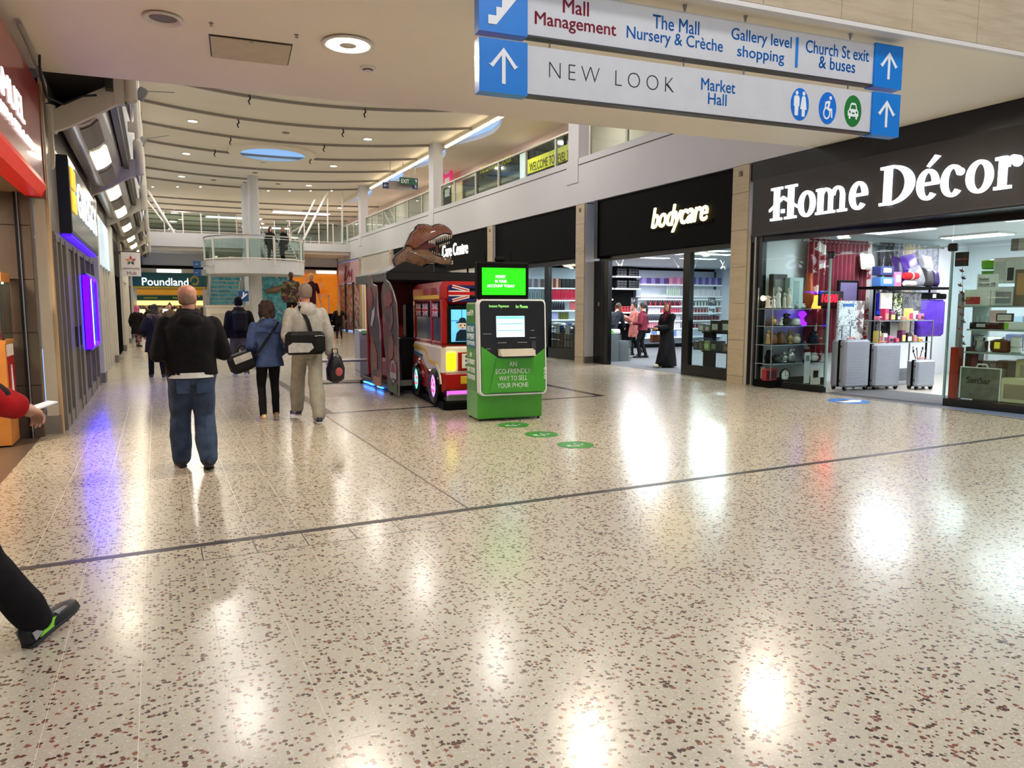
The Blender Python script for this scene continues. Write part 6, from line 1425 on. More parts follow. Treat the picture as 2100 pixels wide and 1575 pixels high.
m=MB(); m.box((-.02,.1,1.66),(-.01,1.82,1.72)); m.build('yellow_roof_stripe',BY,bus)
# side livery: swooping yellow line, teal bar
Msd=MF((-.008,0,0),(0,-1,0))
m=MB(); m.prism([(-1.9,.90),(-1.9,.85),(-1.05,.82),(-.78,.66),(-.2,.64),(-.2,.69),(-.75,.71),(-1.02,.87)],0,.006,Msd); m.build('yellow_line',BY,bus)
m=MB(); m.prism([(-1.88,.79),(-1.88,.73),(-1.25,.70),(-1.25,.76)],0,.006,Msd); m.build('teal_bar',BTL,bus)
m=MB(); m.prism([(-1.95,.24),(-.62,.24),(-.75,.38),(-.95,.55),(-1.28,.70),(-1.95,.74)],0,.003,Msd); m.build('red_wave',BR,bus)
for(y,c,nm)in((1.52,(120,230,220),'aqua'),(.34,(200,150,250),'lilac')):
    w_=MB(); Mw=Matrix.Translation((-.02,y,.33))@Matrix.Rotation(-pi/2,4,'Y'); w_.lathe([(.16,-.06),(.25,-.06),(.27,-.02),(.27,.03),(.24,.06),(.18,.05),(.17,-.05)],n=32,M=Mw); wh=w_.build('tyre',BLACK,bus,smooth=40)
    w_=MB(); w_.lathe([(.001,.045),(.10,.045),(.175,.03),(.175,-.05)],n=32,M=Mw); w_.build('lit_hub',mat('hub_'+nm,c,.3,emit=c,es=1.3,var=.1),wh)
    w_=MB()
    for k in range(5):a=TAU*k/5; w_.ell((.085*cos(a),.085*sin(a),.045),(.032,.032,.012),10,6,M=Mw)
    w_.build('hub_flower',mat('hub_pink',(230,70,120),.3,emit=(230,70,120),es=.8),wh)
    w_=MB(); w_.ring(-y,.33,(.34,.34),(.275,.275),radians(10),radians(170),0,.015,MF((-.01,0,0),(0,-1,0)),n=40); w_.build('wheel_arch',BC if nm=='lilac' else BR,wh)
# front
m=MB(); m.cbox((.08,-.012,.98),(BWD-.08,.0,1.55),.02); m.build('windscreen_frame',BLACK,bus)
m=MB(); m.box((.14,-.02,1.02),(BWD-.14,-.012,1.50)); ws_=m.build('front_screen',mat('front_screen',(110,190,240),.25,emit=(90,180,240),es=.8,var=.15,scale=4),bus)
m=MB()
for x in(.30,.5,.7):m.box((x,-.024,1.2),(x+.008,-.02,1.5))
m.box((.14,-.024,1.33),(.62,-.02,1.338)); m.build('screen_grid',mat('screen_line_blue',(30,100,190),.4),ws_)
m=MB(); m.ell((.72,-.02,1.25),(.1,.006,.14)); m.ell((.60,-.02,1.12),(.16,.005,.08)); m.build('blue_seat_print',mat('seat_blue',(30,90,220),.4,emit=(30,90,220),es=.4),ws_)
Mfr=MF((0,-.024,0),(1,0,0))
for nm,mm,sh_ in(('printed_suit',mat('print_navy',(22,40,56),.4),[(.20,1.03),(.42,1.03),(.40,1.15),(.36,1.20),(.27,1.20),(.22,1.15)]),('printed_face',mat('print_skin',(240,222,206),.4),[(.255,1.21),(.375,1.21),(.395,1.26),(.385,1.30),(.245,1.30),(.235,1.26)]),('printed_hat',mat('print_hat',(24,44,62),.4),[(.215,1.30),(.415,1.30),(.415,1.315),(.37,1.325),(.365,1.36),(.34,1.38),(.29,1.38),(.265,1.36),(.26,1.325),(.215,1.315)])):
    m=MB(); m.prism(sh_,0,.003,Mfr); m.build(nm,mm,ws_)
m=MB()
for x in(.285,.345):m.ring(x,1.265,(.01,.013),(.0003,.0003),0,TAU,.003,.004,Mfr,n=12)
m.box((.295,1.225,.003),(.335,1.233,.004),Mfr); m.build('printed_features',BLACK,ws_)
union_flag(bus,MF((.10,-.032,1.62),(1,0,0)),BWD-.2,.24)
m=MB(); m.cbox((.42,-.038,1.66),(BWD-.42,-.03,1.82),.03); m.build('dark_display',BLACK,bus)
m=MB(); m.cbox((.24,-.02,.58),(BWD-.24,-.004,.86),.03); m.build('red_grille_panel',BR,bus)
m=MB(); m.cbox((.30,-.03,.62),(BWD-.30,-.018,.84),.05); m.build('cream_grille',BC,bus)
for k in range(3):m=MB(); m.cbox((.35,-.036,.65+k*.065),(BWD-.35,-.028,.685+k*.065),.008); m.build('teal_grille_bar',BTL,bus)
for x in(.06,BWD-.21):m=MB(); m.cbox((x,-.03,.60),(x+.15,.0,.86),.03); m.build('headlamp',mat('headlamp_yellow',(250,240,40),.3,emit=(250,236,20),es=1.3),bus)
m=MB(); m.cbox((.28,-.02,.38),(BWD-.28,.0,.50),.015); m.build('number_plate_yellow',mat('plate_yellow',(214,176,40),.4),bus)
m=MB(); m.cbox((.02,-.06,.20),(BWD-.02,.02,.30),.02); m.build('black_bumper',BLACK,bus)
m=MB(); m.box((.05,-.068,.22),(BWD-.05,-.058,.285)); m.build('pink_light_bar',mat('pink_light',(250,90,230),.3,emit=(250,80,225),es=1.6,var=0),bus)
m=MB(); m.cbox((.25,.5,.5),(.9,1.5,.62),.04); m.build('seat',BR,bus); m=MB(); m.cbox((.25,1.4,.6),(.9,1.5,1.15),.04); m.build('seat_back',mat('seat_cloth',(30,40,90),.7),bus)
# ---- dinosaur ride ------------------------------------------------------------------------------------------------------------
dn=thing('dinosaur_ride','black arcade cabin with painted panels and a dinosaur head cutout','ride',(3.60,12.15,0),radians(0))
RB=mat('cabin_black',(16,15,16),.35); RR=mat('cabin_red',(130,16,18),.4,var=.15)
# local x right, y back
m=MB(); m.cbox((.08,.1,.06),(1.75,2.3,.16),.01); m.build('floor_plate',RB,dn)
m=MB(); m.cbox((.2,2.2,.16),(1.75,2.3,2.05),.02); m.build('rear_wall',RR,dn)
m=MB(); m.box((1.7,.15,.16),(1.75,2.3,2.05)); m.build('far_wall',RB,dn)
m=MB(); m.cbox((.0,.1,1.98),(1.78,2.3,2.16),.03); m.build('canopy_top',RB,dn)
m=MB(); m.cbox((.3,1.1,.16),(1.6,1.9,.55),.06); m.cbox((.3,1.8,.5),(1.6,2.05,1.3),.08); m.build('bench_seat',RR,dn,smooth=30)
m=MB(); m.cbox((.25,.2,.16),(1.65,.55,1.0),.03); m.build('console',RB,dn); m=MB(); m.cbox((.4,.28,1.0),(1.5,.5,1.6),.03); m.build('monitor',mat('monitor_black',(10,10,12),.15),dn)
for z0,z1,nm in((.16,.55,'red_lower_panel'),(.95,1.45,'red_upper_panel')):m=MB(); m.box((.62,.14,z0),(1.5,.18,z1)); m.build(nm,RR,dn)
m=MB(); m.box((.55,.12,.16),(1.7,.15,.95)); m.build('black_front',RB,dn)
m=MB(); m.ell((.9,.12,1.55),(.03,.02,.03)); m.build('white_button',WTXT,dn,smooth=True)
ART=patch_mat('dino_artwork',[(44,20,18),(84,22,18),(30,22,22),(120,62,34),(20,16,16),(64,40,30),(52,34,30)],6,.4,distort=.5,stretch=(1,1,.7))
SIL_=mat('silver_edge',(170,168,164),.3,metal=.7)
def art_panel(x,pts,part,y0=0):
    """upright painted panel with wavy silhouette, seen along the side: pts in (y, z)"""
    m=MB(); m.prism([(-p[0],p[1])for p in pts],0,.03,MF((x,y0,0),(0,-1,0))); p=m.build(part,ART,dn)
    m=MB(); m.tube([(x-.015,y0+q[0],q[1])for q in pts]+[(x-.015,y0+pts[0][0],pts[0][1])],.012,5); m.build('silver_edging',SIL_,p); return p
# two side panels (front and rear wing of the doorway), facing the walkway
pts1=[(0,.07),(.52,.10),(.60,.55),(.70,.9),(.74,1.3),(.80,1.75),(.72,1.92),(.55,2.0),(.36,1.94),(.18,1.78),(.05,1.6),(.0,1.2),(.03,.8),(-.02,.5)]
w1=art_panel(.0,[(a*1.15,b)for a,b in pts1],'front_wing_panel',-.55)
pts2=[(1.45,.12),(2.05,.15),(2.12,.6),(2.05,.9),(2.2,1.3),(2.24,1.8),(2.2,2.1),(2.0,2.12),(1.86,1.95),(1.6,1.92),(1.56,1.5),(1.46,1.2),(1.42,.7)]
w2=art_panel(.02,pts2,'rear_wing_panel',-.85)
# painted dinosaurs as flat print on the wings: heads and bodies in red and brown
DR=mat('painted_red',(120,26,22),.4,var=.4,scale=14); DBN=mat('painted_brown',(110,70,46),.4,var=.3,scale=9); DG=mat('painted_grass',(70,92,40),.5,var=.4,scale=12)
Mw1=MF((-.034,-.55,0),(0,-1,0))
for nm,mm,sh_ in(('painted_dinosaur_head',DR,[(-.62,1.50),(-.60,1.74),(-.45,1.84),(-.28,1.78),(-.22,1.62),(-.34,1.58),(-.40,1.50),(-.50,1.56)]),('painted_neck',DBN,[(-.36,1.5),(-.24,1.55),(-.2,1.3),(-.34,1.12),(-.44,1.18),(-.32,1.3)]),('painted_body',DBN,[(-.50,.70),(-.46,1.0),(-.30,1.08),(-.2,.95),(-.24,.7),(-.40,.62)]),('painted_body',DR,[(-.54,.5),(-.50,.66),(-.2,.62),(-.06,.4),(-.3,.36)]),('painted_grass',DG,[(-.5,.11),(-.5,.2),(-.4,.34),(-.3,.2),(-.04,.24),(-.02,.09)])):
    m=MB(); m.prism(sh_,0,.004,Mw1); m.build(nm,mm,w1)
m=MB(); m.ring(-.24,.45,(.15,.19),(.12,.155),0,TAU,0,.008,Mw1); m.box((-.42,.33,0),(-.06,.43,.010),Mw1); m.build('round_emblem',SIL_,w1)
for nm,mm,sh_ in(('painted_dinosaur',DR,[(-2.1,1.5),(-2.12,1.85),(-1.95,1.9),(-1.8,1.7),(-1.9,1.5)]),('painted_dinosaur',DBN,[(-1.95,.35),(-2.0,.75),(-1.8,.9),(-1.6,.7),(-1.62,.4)]),('painted_sign',mat('sign_greywhite',(170,166,160),.5),[(-2.0,1.2),(-1.9,1.45),(-1.7,1.55),(-1.72,1.38),(-1.9,1.18)])):
    m=MB(); m.prism(sh_,0,.004,MF((-.014,-.85,0),(0,-1,0))); m.build(nm,mm,w2)
m=MB(); m.box((.0,-.01,.16),(.50,.0,.26)); m.build('instruction_plate',col('plate_grey',(150,146,140)),dn)
m=MB(); m.box((-.03,.55,.1),(-.0,1.0,.26)); m.build('small_plaque',mat('plaque_tan',(160,120,90),.5),dn)
BLED=mat('under_led',(60,130,255),.4,emit=(40,120,255),es=9,var=0)
for y in(.75,1.35,1.75):m=MB(); m.box((.05,y,.045),(.1,y+.3,.06)); m.build('underglow_led',BLED,dn)
for x in(.05,1.7):
    for y in(.1,2.2):m=MB(); m.cyl((x,y,0),(x,y,.07),.03,8); m.build('foot',RB,dn)
# stepped header under the head
Mh=MF((0,.62,0),(1,0,0))
m=MB(); m.prism([(-.02,2.1),(.30,2.28),(.42,2.34),(.75,2.25),(1.0,2.1)],0,.9,Mh@Matrix.Translation((0,0,-.6))); m.prism([(.9,2.1),(1.35,2.12),(1.3,2.3),(1.15,2.42),(.5,2.4)],0,.3,Mh@Matrix.Translation((0,0,-.3))); m.build('jagged_header',RB,dn)
m=MB(); m.box((.36,.5,2.12),(1.0,.56,2.34)); hb=m.build('header_board',RB,dn); m=MB(); m.tube([(.36,.49,2.13),(1.0,.49,2.13),(1.0,.49,2.33),(.5,.49,2.33)],.012,5); m.build('silver_edging',SIL_,hb)
# dinosaur head: thick shaped cutout with relief. Outline measured on its board
YH=12.15+.62
def HP(cx,cy):
    p=PY(740+cx/7.873,440+cy/7.873,YH); return(p.x-3.60,p.z)
def poly(*q):return[HP(*p)for p in q]
head=poly((505,790),(490,720),(520,660),(600,610),(665,560),(690,490),(730,400),(770,310),(840,250),(850,200),(900,165),(980,160),(1060,172),(1110,200),(1160,165),(1230,158),(1310,180),(1380,225),(1430,280),(1445,340),(1420,400),(1400,330),(1340,318),(1270,335),(1190,375),(1110,420),(1040,450),(1000,480),(1060,560),(1110,610),(1190,655),(1270,690),(1380,705),(1440,715),(1425,790),(1395,835),(1280,830),(1180,800),(1100,800),(1010,830),(900,900),(850,945),(570,945),(530,870))
Mb=MF((0,.50,0),(1,0,0))
m=MB(); m.prism(head,-.07,.0,Mb); hd_=m.build('dinosaur_head_board',mat('dino_outline',(20,16,14),.4),dn)
DSK=patch_mat('dino_skin',[(84,58,42),(126,92,66),(150,112,78),(104,72,52)],9,.35,voronoi=False,distort=.2,coat=.4)
DSR=patch_mat('dino_skin_red',[(130,70,50),(156,96,70),(120,62,44)],9,.35,voronoi=False,distort=.2,coat=.4)
skull=poly((690,500),(745,395),(790,310),(860,250),(870,200),(915,178),(985,174),(1050,185),(1110,215),(1165,180),(1230,173),(1305,195),(1370,238),(1415,290),(1430,335),(1400,318),(1330,305),(1260,322),(1180,362),(1100,408),(1020,440),(940,490),(860,550),(790,560),(760,520))
jaw=poly((510,785),(500,725),(530,670),(610,620),(675,565),(700,520),(760,530),(795,580),(870,575),(940,560),(1010,560),(1060,575),(1110,625),(1190,672),(1270,705),(1380,718),(1425,725),(1412,785),(1388,822),(1280,815),(1180,785),(1100,785),(1000,815),(890,890),(845,930),(580,930),(540,865))
def relief(polyg,mm,part,z0,zt,inset=.93):
    cx=sum(p[0]for p in polyg)/len(polyg); cz=sum(p[1]for p in polyg)/len(polyg)
    m=MB(); M=Mb; rings=[]
    for(s,z)in((1,z0),(.985,zt*.7),(inset,zt)):rings.append([M@Vector((cx+(p[0]-cx)*s,cz+(p[1]-cz)*s,z))for p in polyg])
    m.loft(rings); return m.build(part,mm,hd_,smooth=50)
relief(jaw,DSK,'neck_and_jaw',.0,.025); relief(skull,DSR,'skull',.0,.05)
m=MB(); m.prism(poly((790,570),(900,535),(1000,478),(1060,555),(1010,575),(940,560),(870,575)),0,.028,Mb); m.prism(poly((1210,500),(1160,520),(1165,600),(1195,640),(1215,620),(1205,560)),0,.02,Mb); m.prism(poly((1000,478),(1040,450),(1160,490),(1170,560),(1190,650),(1110,610),(1060,555)),-.02,.004,Mb); m.build('red_mouth',mat('mouth_red',(110,34,36),.35,var=.2),hd_)
m=MB(); m.prism(poly((1060,560),(1165,520),(1160,600),(1190,650),(1110,612)),.004,.012,Mb); m.build('dark_throat',BLACK,hd_)
TE=mat('dino_tooth',(214,208,190),.3)
for k in range(12):
    t=k/11; x=1050+360*t; y=445-150*t+30*t*t+(18 if k>8 else 0); hgt=34+46*(1-abs(t-.55)); m=MB(); a,b,c=HP(x-13,y-4),HP(x+13,y-10),HP(x+2,y+hgt); m.prism([a,c,b],.03,.055,Mb); m.build('tooth',TE,hd_)
for k in range(9):
    t=k/8; x=1110+290*t; y=622+90*t**.8; m=MB(); a,b,c=HP(x-10,y),HP(x+10,y+6),HP(x-4,y-38+10*t); m.prism([a,b,c],.02,.04,Mb); m.build('tooth',TE,hd_)
for k in range(6):
    t=k/5; x=1235+150*t; y=500-55*t; m=MB(); a,b,c=HP(x-9,y),HP(x+9,y-4),HP(x-2,y+50-10*t); m.prism([a,c,b],.01,.03,Mb); m.build('tooth',TE,hd_)
e=HP(960,285); m=MB(); m.ell(Mb@Vector((e[0],e[1],.045)),(.035,.02,.035),14,9); ey=m.build('eye',mat('dino_eye',(200,130,40),.15),hd_,smooth=True); m=MB(); m.ell(Mb@Vector((e[0]+.002,e[1],.062)),(.010,.006,.022),10,7); m.build('pupil',BLACK,ey)
m=MB(); m.prism(poly((900,215),(960,200),(1010,230),(1015,262),(960,240),(905,245)),.03,.065,Mb); m.build('brow_ridge',DSR,hd_)
# ---- recycling bin and steel bench ---------------------------------------------------------------------------------------------
bn=thing('recycling_bin','grey metal recycling bin with curved top and coloured labels','bin',(3.95,15.6,0),radians(-6))
m=MB(); prof=[(0,0),(0,.82),(.03,.93),(.10,1.0),(.22,1.03),(.8,1.03),(.8,0)]; m.prism([(-p[0],p[1])for p in prof],0,.95,MF((.95,0,0),(0,-1,0))@Matrix.Translation((0,0,0))); m.build('body',mat('bin_grey',(150,154,166),.35,metal=.3,var=.04),bn,smooth=30)
for k,c in enumerate(((70,150,90),(200,60,60),(60,90,170),(200,200,200))):m=MB(); m.box((.06+.22*k,.035,.955),(.24+.22*k,.10,1.02)); m.v=[(x,y-.03 if z<.98 else y+.04,z)for x,y,z in m.v]; m.build('coloured_label',col('lab%d'%k,c),bn)
m=MB(); m.box((-.004,.02,.1),(0,.78,.12)); m.build('seam',DKGREY,bn)
be=thing('steel_bench','curved perforated steel bench behind the grey hoodie','bench',(2.75,14.6,0),radians(-8))
m=MB(); m.cbox((0,0,.43),(1.2,.42,.47),.02); m.build('seat',GREYM,be)
for y in(.08,.34):m=MB(); m.tube([(.1,y,.43),(.02,y,.3),(.03,y,.08),(.16,y,.02),(1.04,y,.02),(1.17,y,.08),(1.18,y,.3),(1.1,y,.43)],.018,8); m.build('tube_leg',CHROME,be)
for x in(.4,.8):m=MB(); m.box((x,.02,.425),(x+.012,.40,.432)); m.build('seat_joint',DKGREY,be)
# ================================================================== FAR END: stair, upper landing, far shops
FE=Pl((0,46.4,0),(1,0,0))
def fr(x0,y0,x1,y1,pl=FE):
    loc,w,h=pl.rect(x0,y0,x1,y1); return loc.x-w/2,loc.x+w/2,loc.z,loc.z+h
def slab(o,part,r,mm,y=46.4,d=.1,pl=FE):
    x0,x1,z0,z1=fr(*r,pl=pl); m=MB(); m.box((x0,y,z0),(x1,y+d,z1)); return m.build(part,mm,o)
we=struct('wall_end','cream end wall above the far shops')
m=MB(); m.box((-1.4,46.5,0),(10.8,46.8,5.0)); m.build('plaster',CREAM,we)
slab(we,'white_panel',(292,515,425,545),WHITE,46.3); slab(we,'black_strip',(285,545,425,551),BLACKF,46.25); slab(we,'beige_strip',(285,551,425,560),CREAM,46.3)
slab(we,'white_panel',(618,523,690,548),WHITE,46.3); slab(we,'black_strip',(618,548,690,553),BLACKF,46.25)
for k,r_ in enumerate(((322,553,371,559),(648,556,688,561))):
    o=thing('wall_lamp_panel',['flat white lamp panel above the teal shop sign','flat white lamp panel above the orange shop'][k],'light'); slab(o,'diffuser',r_,mat('pale_lamp',(255,250,235),.5,emit=(255,246,226),es=2,var=0),46.2,.06); x0,x1,z0,z1=fr(*r_); m=MB(); m.box((x0-.05,46.26,z0-.04),(x1+.05,46.3,z1+.04)); m.build('frame',WMETAL,o)
# Poundland
TEAL=mat('teal_fascia',(10,92,96),.4); pl_=thing('discount_shopfront','teal shopfront with yellow lit band at the far end','shopfront')
slab(pl_,'teal_fascia',(268,560,422,588),TEAL,46.1,.2); slab(pl_,'yellow_line',(272,588,422,592),BY,46.1)
x0,x1,z0,z1=fr(291,571,386,587); letters('Poundland',mat('soft_white_letter',(250,250,250),.5,emit=(250,250,250),es=.3,var=0),pl_,MF((x0,46.08,z0+.02),(1,0,0)),(x1-x0,z1-z0),.03,offset=.015)
x0,x1,z0,z1=fr(389,568,408,584); cx,cz,r_=(x0+x1)/2,(z0+z1)/2,(x1-x0)/2
m=MB()
for k in range(14):a=radians(-60+k*300/13-60); m.ell((cx+r_*.8*cos(a),46.07,cz+r_*.9*sin(a)),(.05,.02,.09),8,6)
m.build('laurel_wreath',mat('wreath_gold',(176,160,90),.4),pl_)
slab(pl_,'orange_band',(280,594,420,604),mat('orange_band',(200,140,30),.5,emit=(220,150,30),es=.3),46.3); gb=slab(pl_,'green_band',(281,606,420,616),mat('dark_green_band',(16,80,56),.5),46.25)
for(a,b,s)in((295,323,'Amazing Value Everyday'),(354,385,'Amazing Value')):
    x0,x1,z0,z1=fr(a,609,b,613); text('lettering',s,YEL,gb,MF((x0,46.24,z0),(1,0,0)),fit=(x1-x0,z1-z0))
slab(pl_,'lit_cream_band',(281,617,420,626),mat('lit_cream',(250,226,150),.5,emit=(255,222,130),es=1.2),46.3)
slab(pl_,'shop_interior',(275,626,430,700),patch_mat('shop_stock',[(40,30,26),(110,80,50),(200,170,120),(70,40,40),(150,120,90),(30,26,26),(220,200,170)],9,.6,distort=.2),46.37)
for px in(262,420):slab(pl_,'door_jamb',(px-3,590,px+5,700),WMETAL,46.2)
for k in range(10):
    px=286+(k%5)*24; py=634+14*(k//5); x0,x1,z0,z1=fr(px,py,px+12,py+9,pl=FE); o=thing('lit_display','%s small lit display inside the teal shop, %s row'%(ordn[k%5],['upper','lower'][k//5]),'display'); m=MB(); m.box((x0,46.3,z0),(x1,46.42,z1)); m.build('panel',mat('lit_disp%d'%(k%3),[(250,230,190),(240,150,90),(250,250,240)][k%3],.5,emit=[(250,226,180),(240,140,80),(250,250,240)][k%3],es=1.0),o); m=MB(); m.box((x0,46.28,z0-.06),(x1,46.42,z0)); m.build('shelf',DKB,o)
# teal poster hoarding and orange beauty shop
tp=thing('teal_hoarding','turquoise printed hoarding behind the stair','hoarding'); TPM=patch_mat('teal_water_print',[(60,170,190),(110,205,215),(40,140,165),(190,232,236)],2.2,.4,voronoi=False,distort=.8)
slab(tp,'print',(428,560,592,700),TPM,46.3); slab(tp,'frame',(590,556,594,700),WMETAL,46.25)
x0,x1,z0,z1=fr(541,588,583,602); m=MB(); m.tube([(x0,46.2,z0+.1),((x0+x1)/2,46.18,(z0+z1)/2),(x1,46.2,z1)],[.05,.2,.12],12); m.build('printed_bottle',mat('bottle_gold',(150,120,90),.3),tp)
slab(tp,'printed_strap',(576,584,588,606),BLACKF,46.2)
os_=thing('orange_shopfront','glowing orange shopfront with white bee outline','shopfront'); slab(os_,'orange_wall',(595,562,692,660),patch_mat('honey_print',[(226,120,20),(250,160,40),(210,96,10)],1.2,.4,voronoi=False),46.3)
MATS['honey_print'].node_tree.nodes['Principled BSDF'].inputs['Emission Color'].default_value=lin((240,130,20)); MATS['honey_print'].node_tree.nodes['Principled BSDF'].inputs['Emission Strength'].default_value=.35
x0,x1,z0,z1=fr(623,568,636,581); m=MB(); cx,cz=(x0+x1)/2,(z0+z1)/2
for(dx,dz,rx,rz_)in((0,-.1,.16,.11),(-.1,.08,.07,.12),(.06,.1,.07,.12)):m.tube([(cx+dx+rx*cos(TAU*k/16),46.27,cz+dz+rz_*sin(TAU*k/16))for k in range(17)],.015,5)
m.build('bee_outline',WTXT,os_); x0,x1,z0,z1=fr(655,580,662,592); text('lettering','ty',WTXT,os_,MF((x0,46.28,z0),(1,0,0)),fit=(x1-x0,z1-z0))
for r_ in((655,606,657,645),(672,606,674,645),(655,606,674,608)):slab(os_,'white_frame',r_,WTXT,46.2)
slab(os_,'dark_counter',(640,643,690,690),BLACKF,45.6)
# upper floor slab across the end, with soffit
uf=struct('floor_upper','white upper floor edge across the far end')
m=MB(); m.box((-1.4,43.2,4.55),(14,76,4.9)); m.build('soffit_slab',CREAM,uf)
m=MB(); m.box((-.4,42.9,4.72),(5.5,43.2,5.45)); m.build('white_edge',WHITE,uf); m=MB(); m.box((5.5,42.9,4.72),(10.5,43.2,5.15)); m.build('white_edge',WHITE,uf)
m=MB(); m.box((-6,43.2,4.9),(14,76,5.05)); m.build('upper_floor',mat('upper_floor',(180,172,160),.25),uf)
bw_=struct('wall_far','far wall of the upper hall with bright windows'); m=MB(); m.box((-6,75.6,5),(18,76,8.3)); m.build('plaster',CREAM,bw_); m=MB(); m.box((-6.2,47,5),(-6,76,8.3)); m.box((17.8,47.5,5),(18,76,8.3)); m.build('side_walls',CREAM,bw_)
for k in range(4):m=MB(); m.box((4+k*3.0,75.5,6.4),(6.7+k*3.0,75.62,7.6)); m.build('bright_window',mat('bright_window',(250,252,255),.5,emit=(240,246,255),es=2.2,var=0),bw_)
for k,(x,y)in enumerate(((5.5,58),(8.6,64),(9.5,53))):
    o=thing('light_box',['bright rectangular ceiling lamp beyond the stair column','bright rectangular ceiling lamp furthest from the stair','bright rectangular ceiling lamp beyond the landing'][k],'ceiling light',(x,y,8.2)); m=MB(); m.box((-2,-.6,-.14),(2,.6,0)); m.build('frame',WMETAL,o); m=MB(); m.box((-1.9,-.5,-.16),(1.9,.5,-.14)); m.build('diffuser',mat('bright_window',(250,252,255),.5),o)
# glass balustrades of the upper floor edge
def edge_rail(label,x0,x1,y,z,n,h=1.1):
    o=thing('upper_balustrade',label,'balustrade',(x0,y,z)); L_=x1-x0
    m=MB(); m.cyl((0,0,h),(L_,0,h),.03,10); m.build('handrail',CHROME,o); m=MB(); m.cyl((0,0,.12),(L_,0,.12),.015,8); m.build('lower_rail',WMETAL,o)
    for k in range(n+1):m=MB(); m.box((L_*k/n-.025,-.02,0),(L_*k/n+.025,.02,h)); m.build('post',WMETAL,o)
    for k in range(n):m=MB(); m.box((L_*k/n+.05,-.004,.14),(L_*(k+1)/n-.05,.004,h-.06)); m.build('pane',GLASS2,o)
edge_rail('glass balustrade of the upper floor above the teal shop end',-.3,4.2,43.05,5.45,5); edge_rail('glass balustrade of the upper floor above the orange shop',6.2,10.3,43.05,5.15,5,1.2)
edge_rail('second glass balustrade further back on the upper floor',-1,9.5,50,5.05,8)
# columns
for k,(px,py,r_)in enumerate(((518,361,.26),(502,378,.22))):
    c=PZ(px,py,ZH); o=struct('column_round','round white column beside the stair'); m=MB(); m.lathe([(r_*1.04,0),(r_*1.04,.2),(r_,.22),(r_,7.3),(r_*1.03,7.32),(r_*1.03,7.36),(r_,7.38),(r_,ZH)],(c.x,c.y,0),n=32); m.build('shaft',WHITE,o,smooth=30)
# landing
LX,LY,LR,LZ=PY(524,540,37.6).x,37.6,2.28,3.68
ld=thing('stair_landing','curved white stair landing with glass balustrade','stair',(LX,LY,0))
arc=[radians(180+180*k/24)for k in range(25)]
pt=[(LR*cos(a),LR*sin(a))for a in arc]+[(LR,1.6),(-LR,1.6)]
m=MB(); m.prism(pt,LZ-.62,LZ); m.build('deck',WHITE,ld)
m=MB(); m.tube([((LR+.02)*cos(a),(LR+.02)*sin(a),LZ+1.1)for a in arc],.035,8); m.build('handrail',CHROME,ld)
m=MB(); m.tube([((LR+.02)*cos(a),(LR+.02)*sin(a),LZ+.06)for a in arc],.03,8); m.build('lower_rail',WMETAL,ld)
m=MB(); m.tube([((LR+.02)*cos(a),(LR+.02)*sin(a),LZ+.98)for a in arc],.015,6); m.build('upper_rail',WMETAL,ld)
for k in(0,4,10,14,20,24):a=arc[k]; m=MB(); m.box((LR*cos(a)-.05,LR*sin(a)-.04,LZ-.25),(LR*cos(a)+.05,LR*sin(a)+.03,LZ+1.08)); m.build('post',WMETAL,ld)
for i in range(24):
    a,b=arc[i],arc[i+1]; m=MB(); m.prism([((LR-.01)*cos(a),(LR-.01)*sin(a)),((LR-.01)*cos(b),(LR-.01)*sin(b)),(LR*cos(b),LR*sin(b)),(LR*cos(a),LR*sin(a))],LZ+.1,LZ+.95); m.build('curved_pane',GLASS2,ld)
m=MB(); m.cyl((0,.4,0),(0,.4,LZ-.6),.3,24); m.build('support_column',WHITE,ld)
# flights
def flight(o,x0,x1,ya,za,yb,zb,n):
    for k in range(n):
        t=(k+.5)/n; y=ya+(yb-ya)*t; z=za+(zb-za)*(k+1)/n; m=MB(); m.box((x0,y-.15,z-.05),(x1,y+.15,z)); m.build('tread',WMETAL,o)
    for x in(x0,x1):m=MB(); m.loft([[(x-.03,y,z-.28),(x+.03,y,z-.28),(x+.03,y,z+.04),(x-.03,y,z+.04)]for y,z in((ya,za),(yb,zb))]); m.build('stringer',WHITE,o)
    for x in(x0,x1):
        m=MB(); m.tube([(x,ya,za+.95),(x,yb,zb+.95)],.03,8); m.build('handrail',CHROME,o)
        for t in(.05,.35,.65,.95):y,z=ya+(yb-ya)*t,za+(zb-za)*t; m=MB(); m.cyl((x,y,z),(x,y,z+.95),.018,6); m.build('baluster',WMETAL,o)
o=thing('lower_stair_flight','white lower stair flight with open treads under the landing','stair'); xa,xb=PY(433,600,40).x,PY(500,600,40).x; flight(o,xa,xb,44.6,0.0,39.3,3.5,17)
o=thing('upper_stair_flight','white upper stair flight rising behind the couple','stair'); xa,xb=PY(548,510,40).x,PY(608,510,40).x; flight(o,xa,xb,39.2,3.68,42.8,5.3,9)
o=thing('stair_cupboard','cream boarded cupboard under the stair','cupboard'); xa,xb=PY(424,660,38.6).x,PY(520,660,38.6).x; m=MB(); m.box((xa,38.6,0),(xb,39.1,1.55)); m.build('body',CREAM,o)
for k in range(2):m=MB(); x=xa+(xb-xa)*(.1+.45*k); m.box((x,38.57,.1),(x+(xb-xa)*.4,38.6,1.2)); d_=m.build('door',mat('cupboard_door',(214,204,186),.5),o); m=MB(); m.box((x+.1,38.55,.8),(x+.14,38.57,.95)); m.build('handle',BLACKF,d_)
m=MB(); m.box((xa-.02,38.56,1.5),(xb+.02,39.1,1.6)); m.build('top_board',CREAM,o)
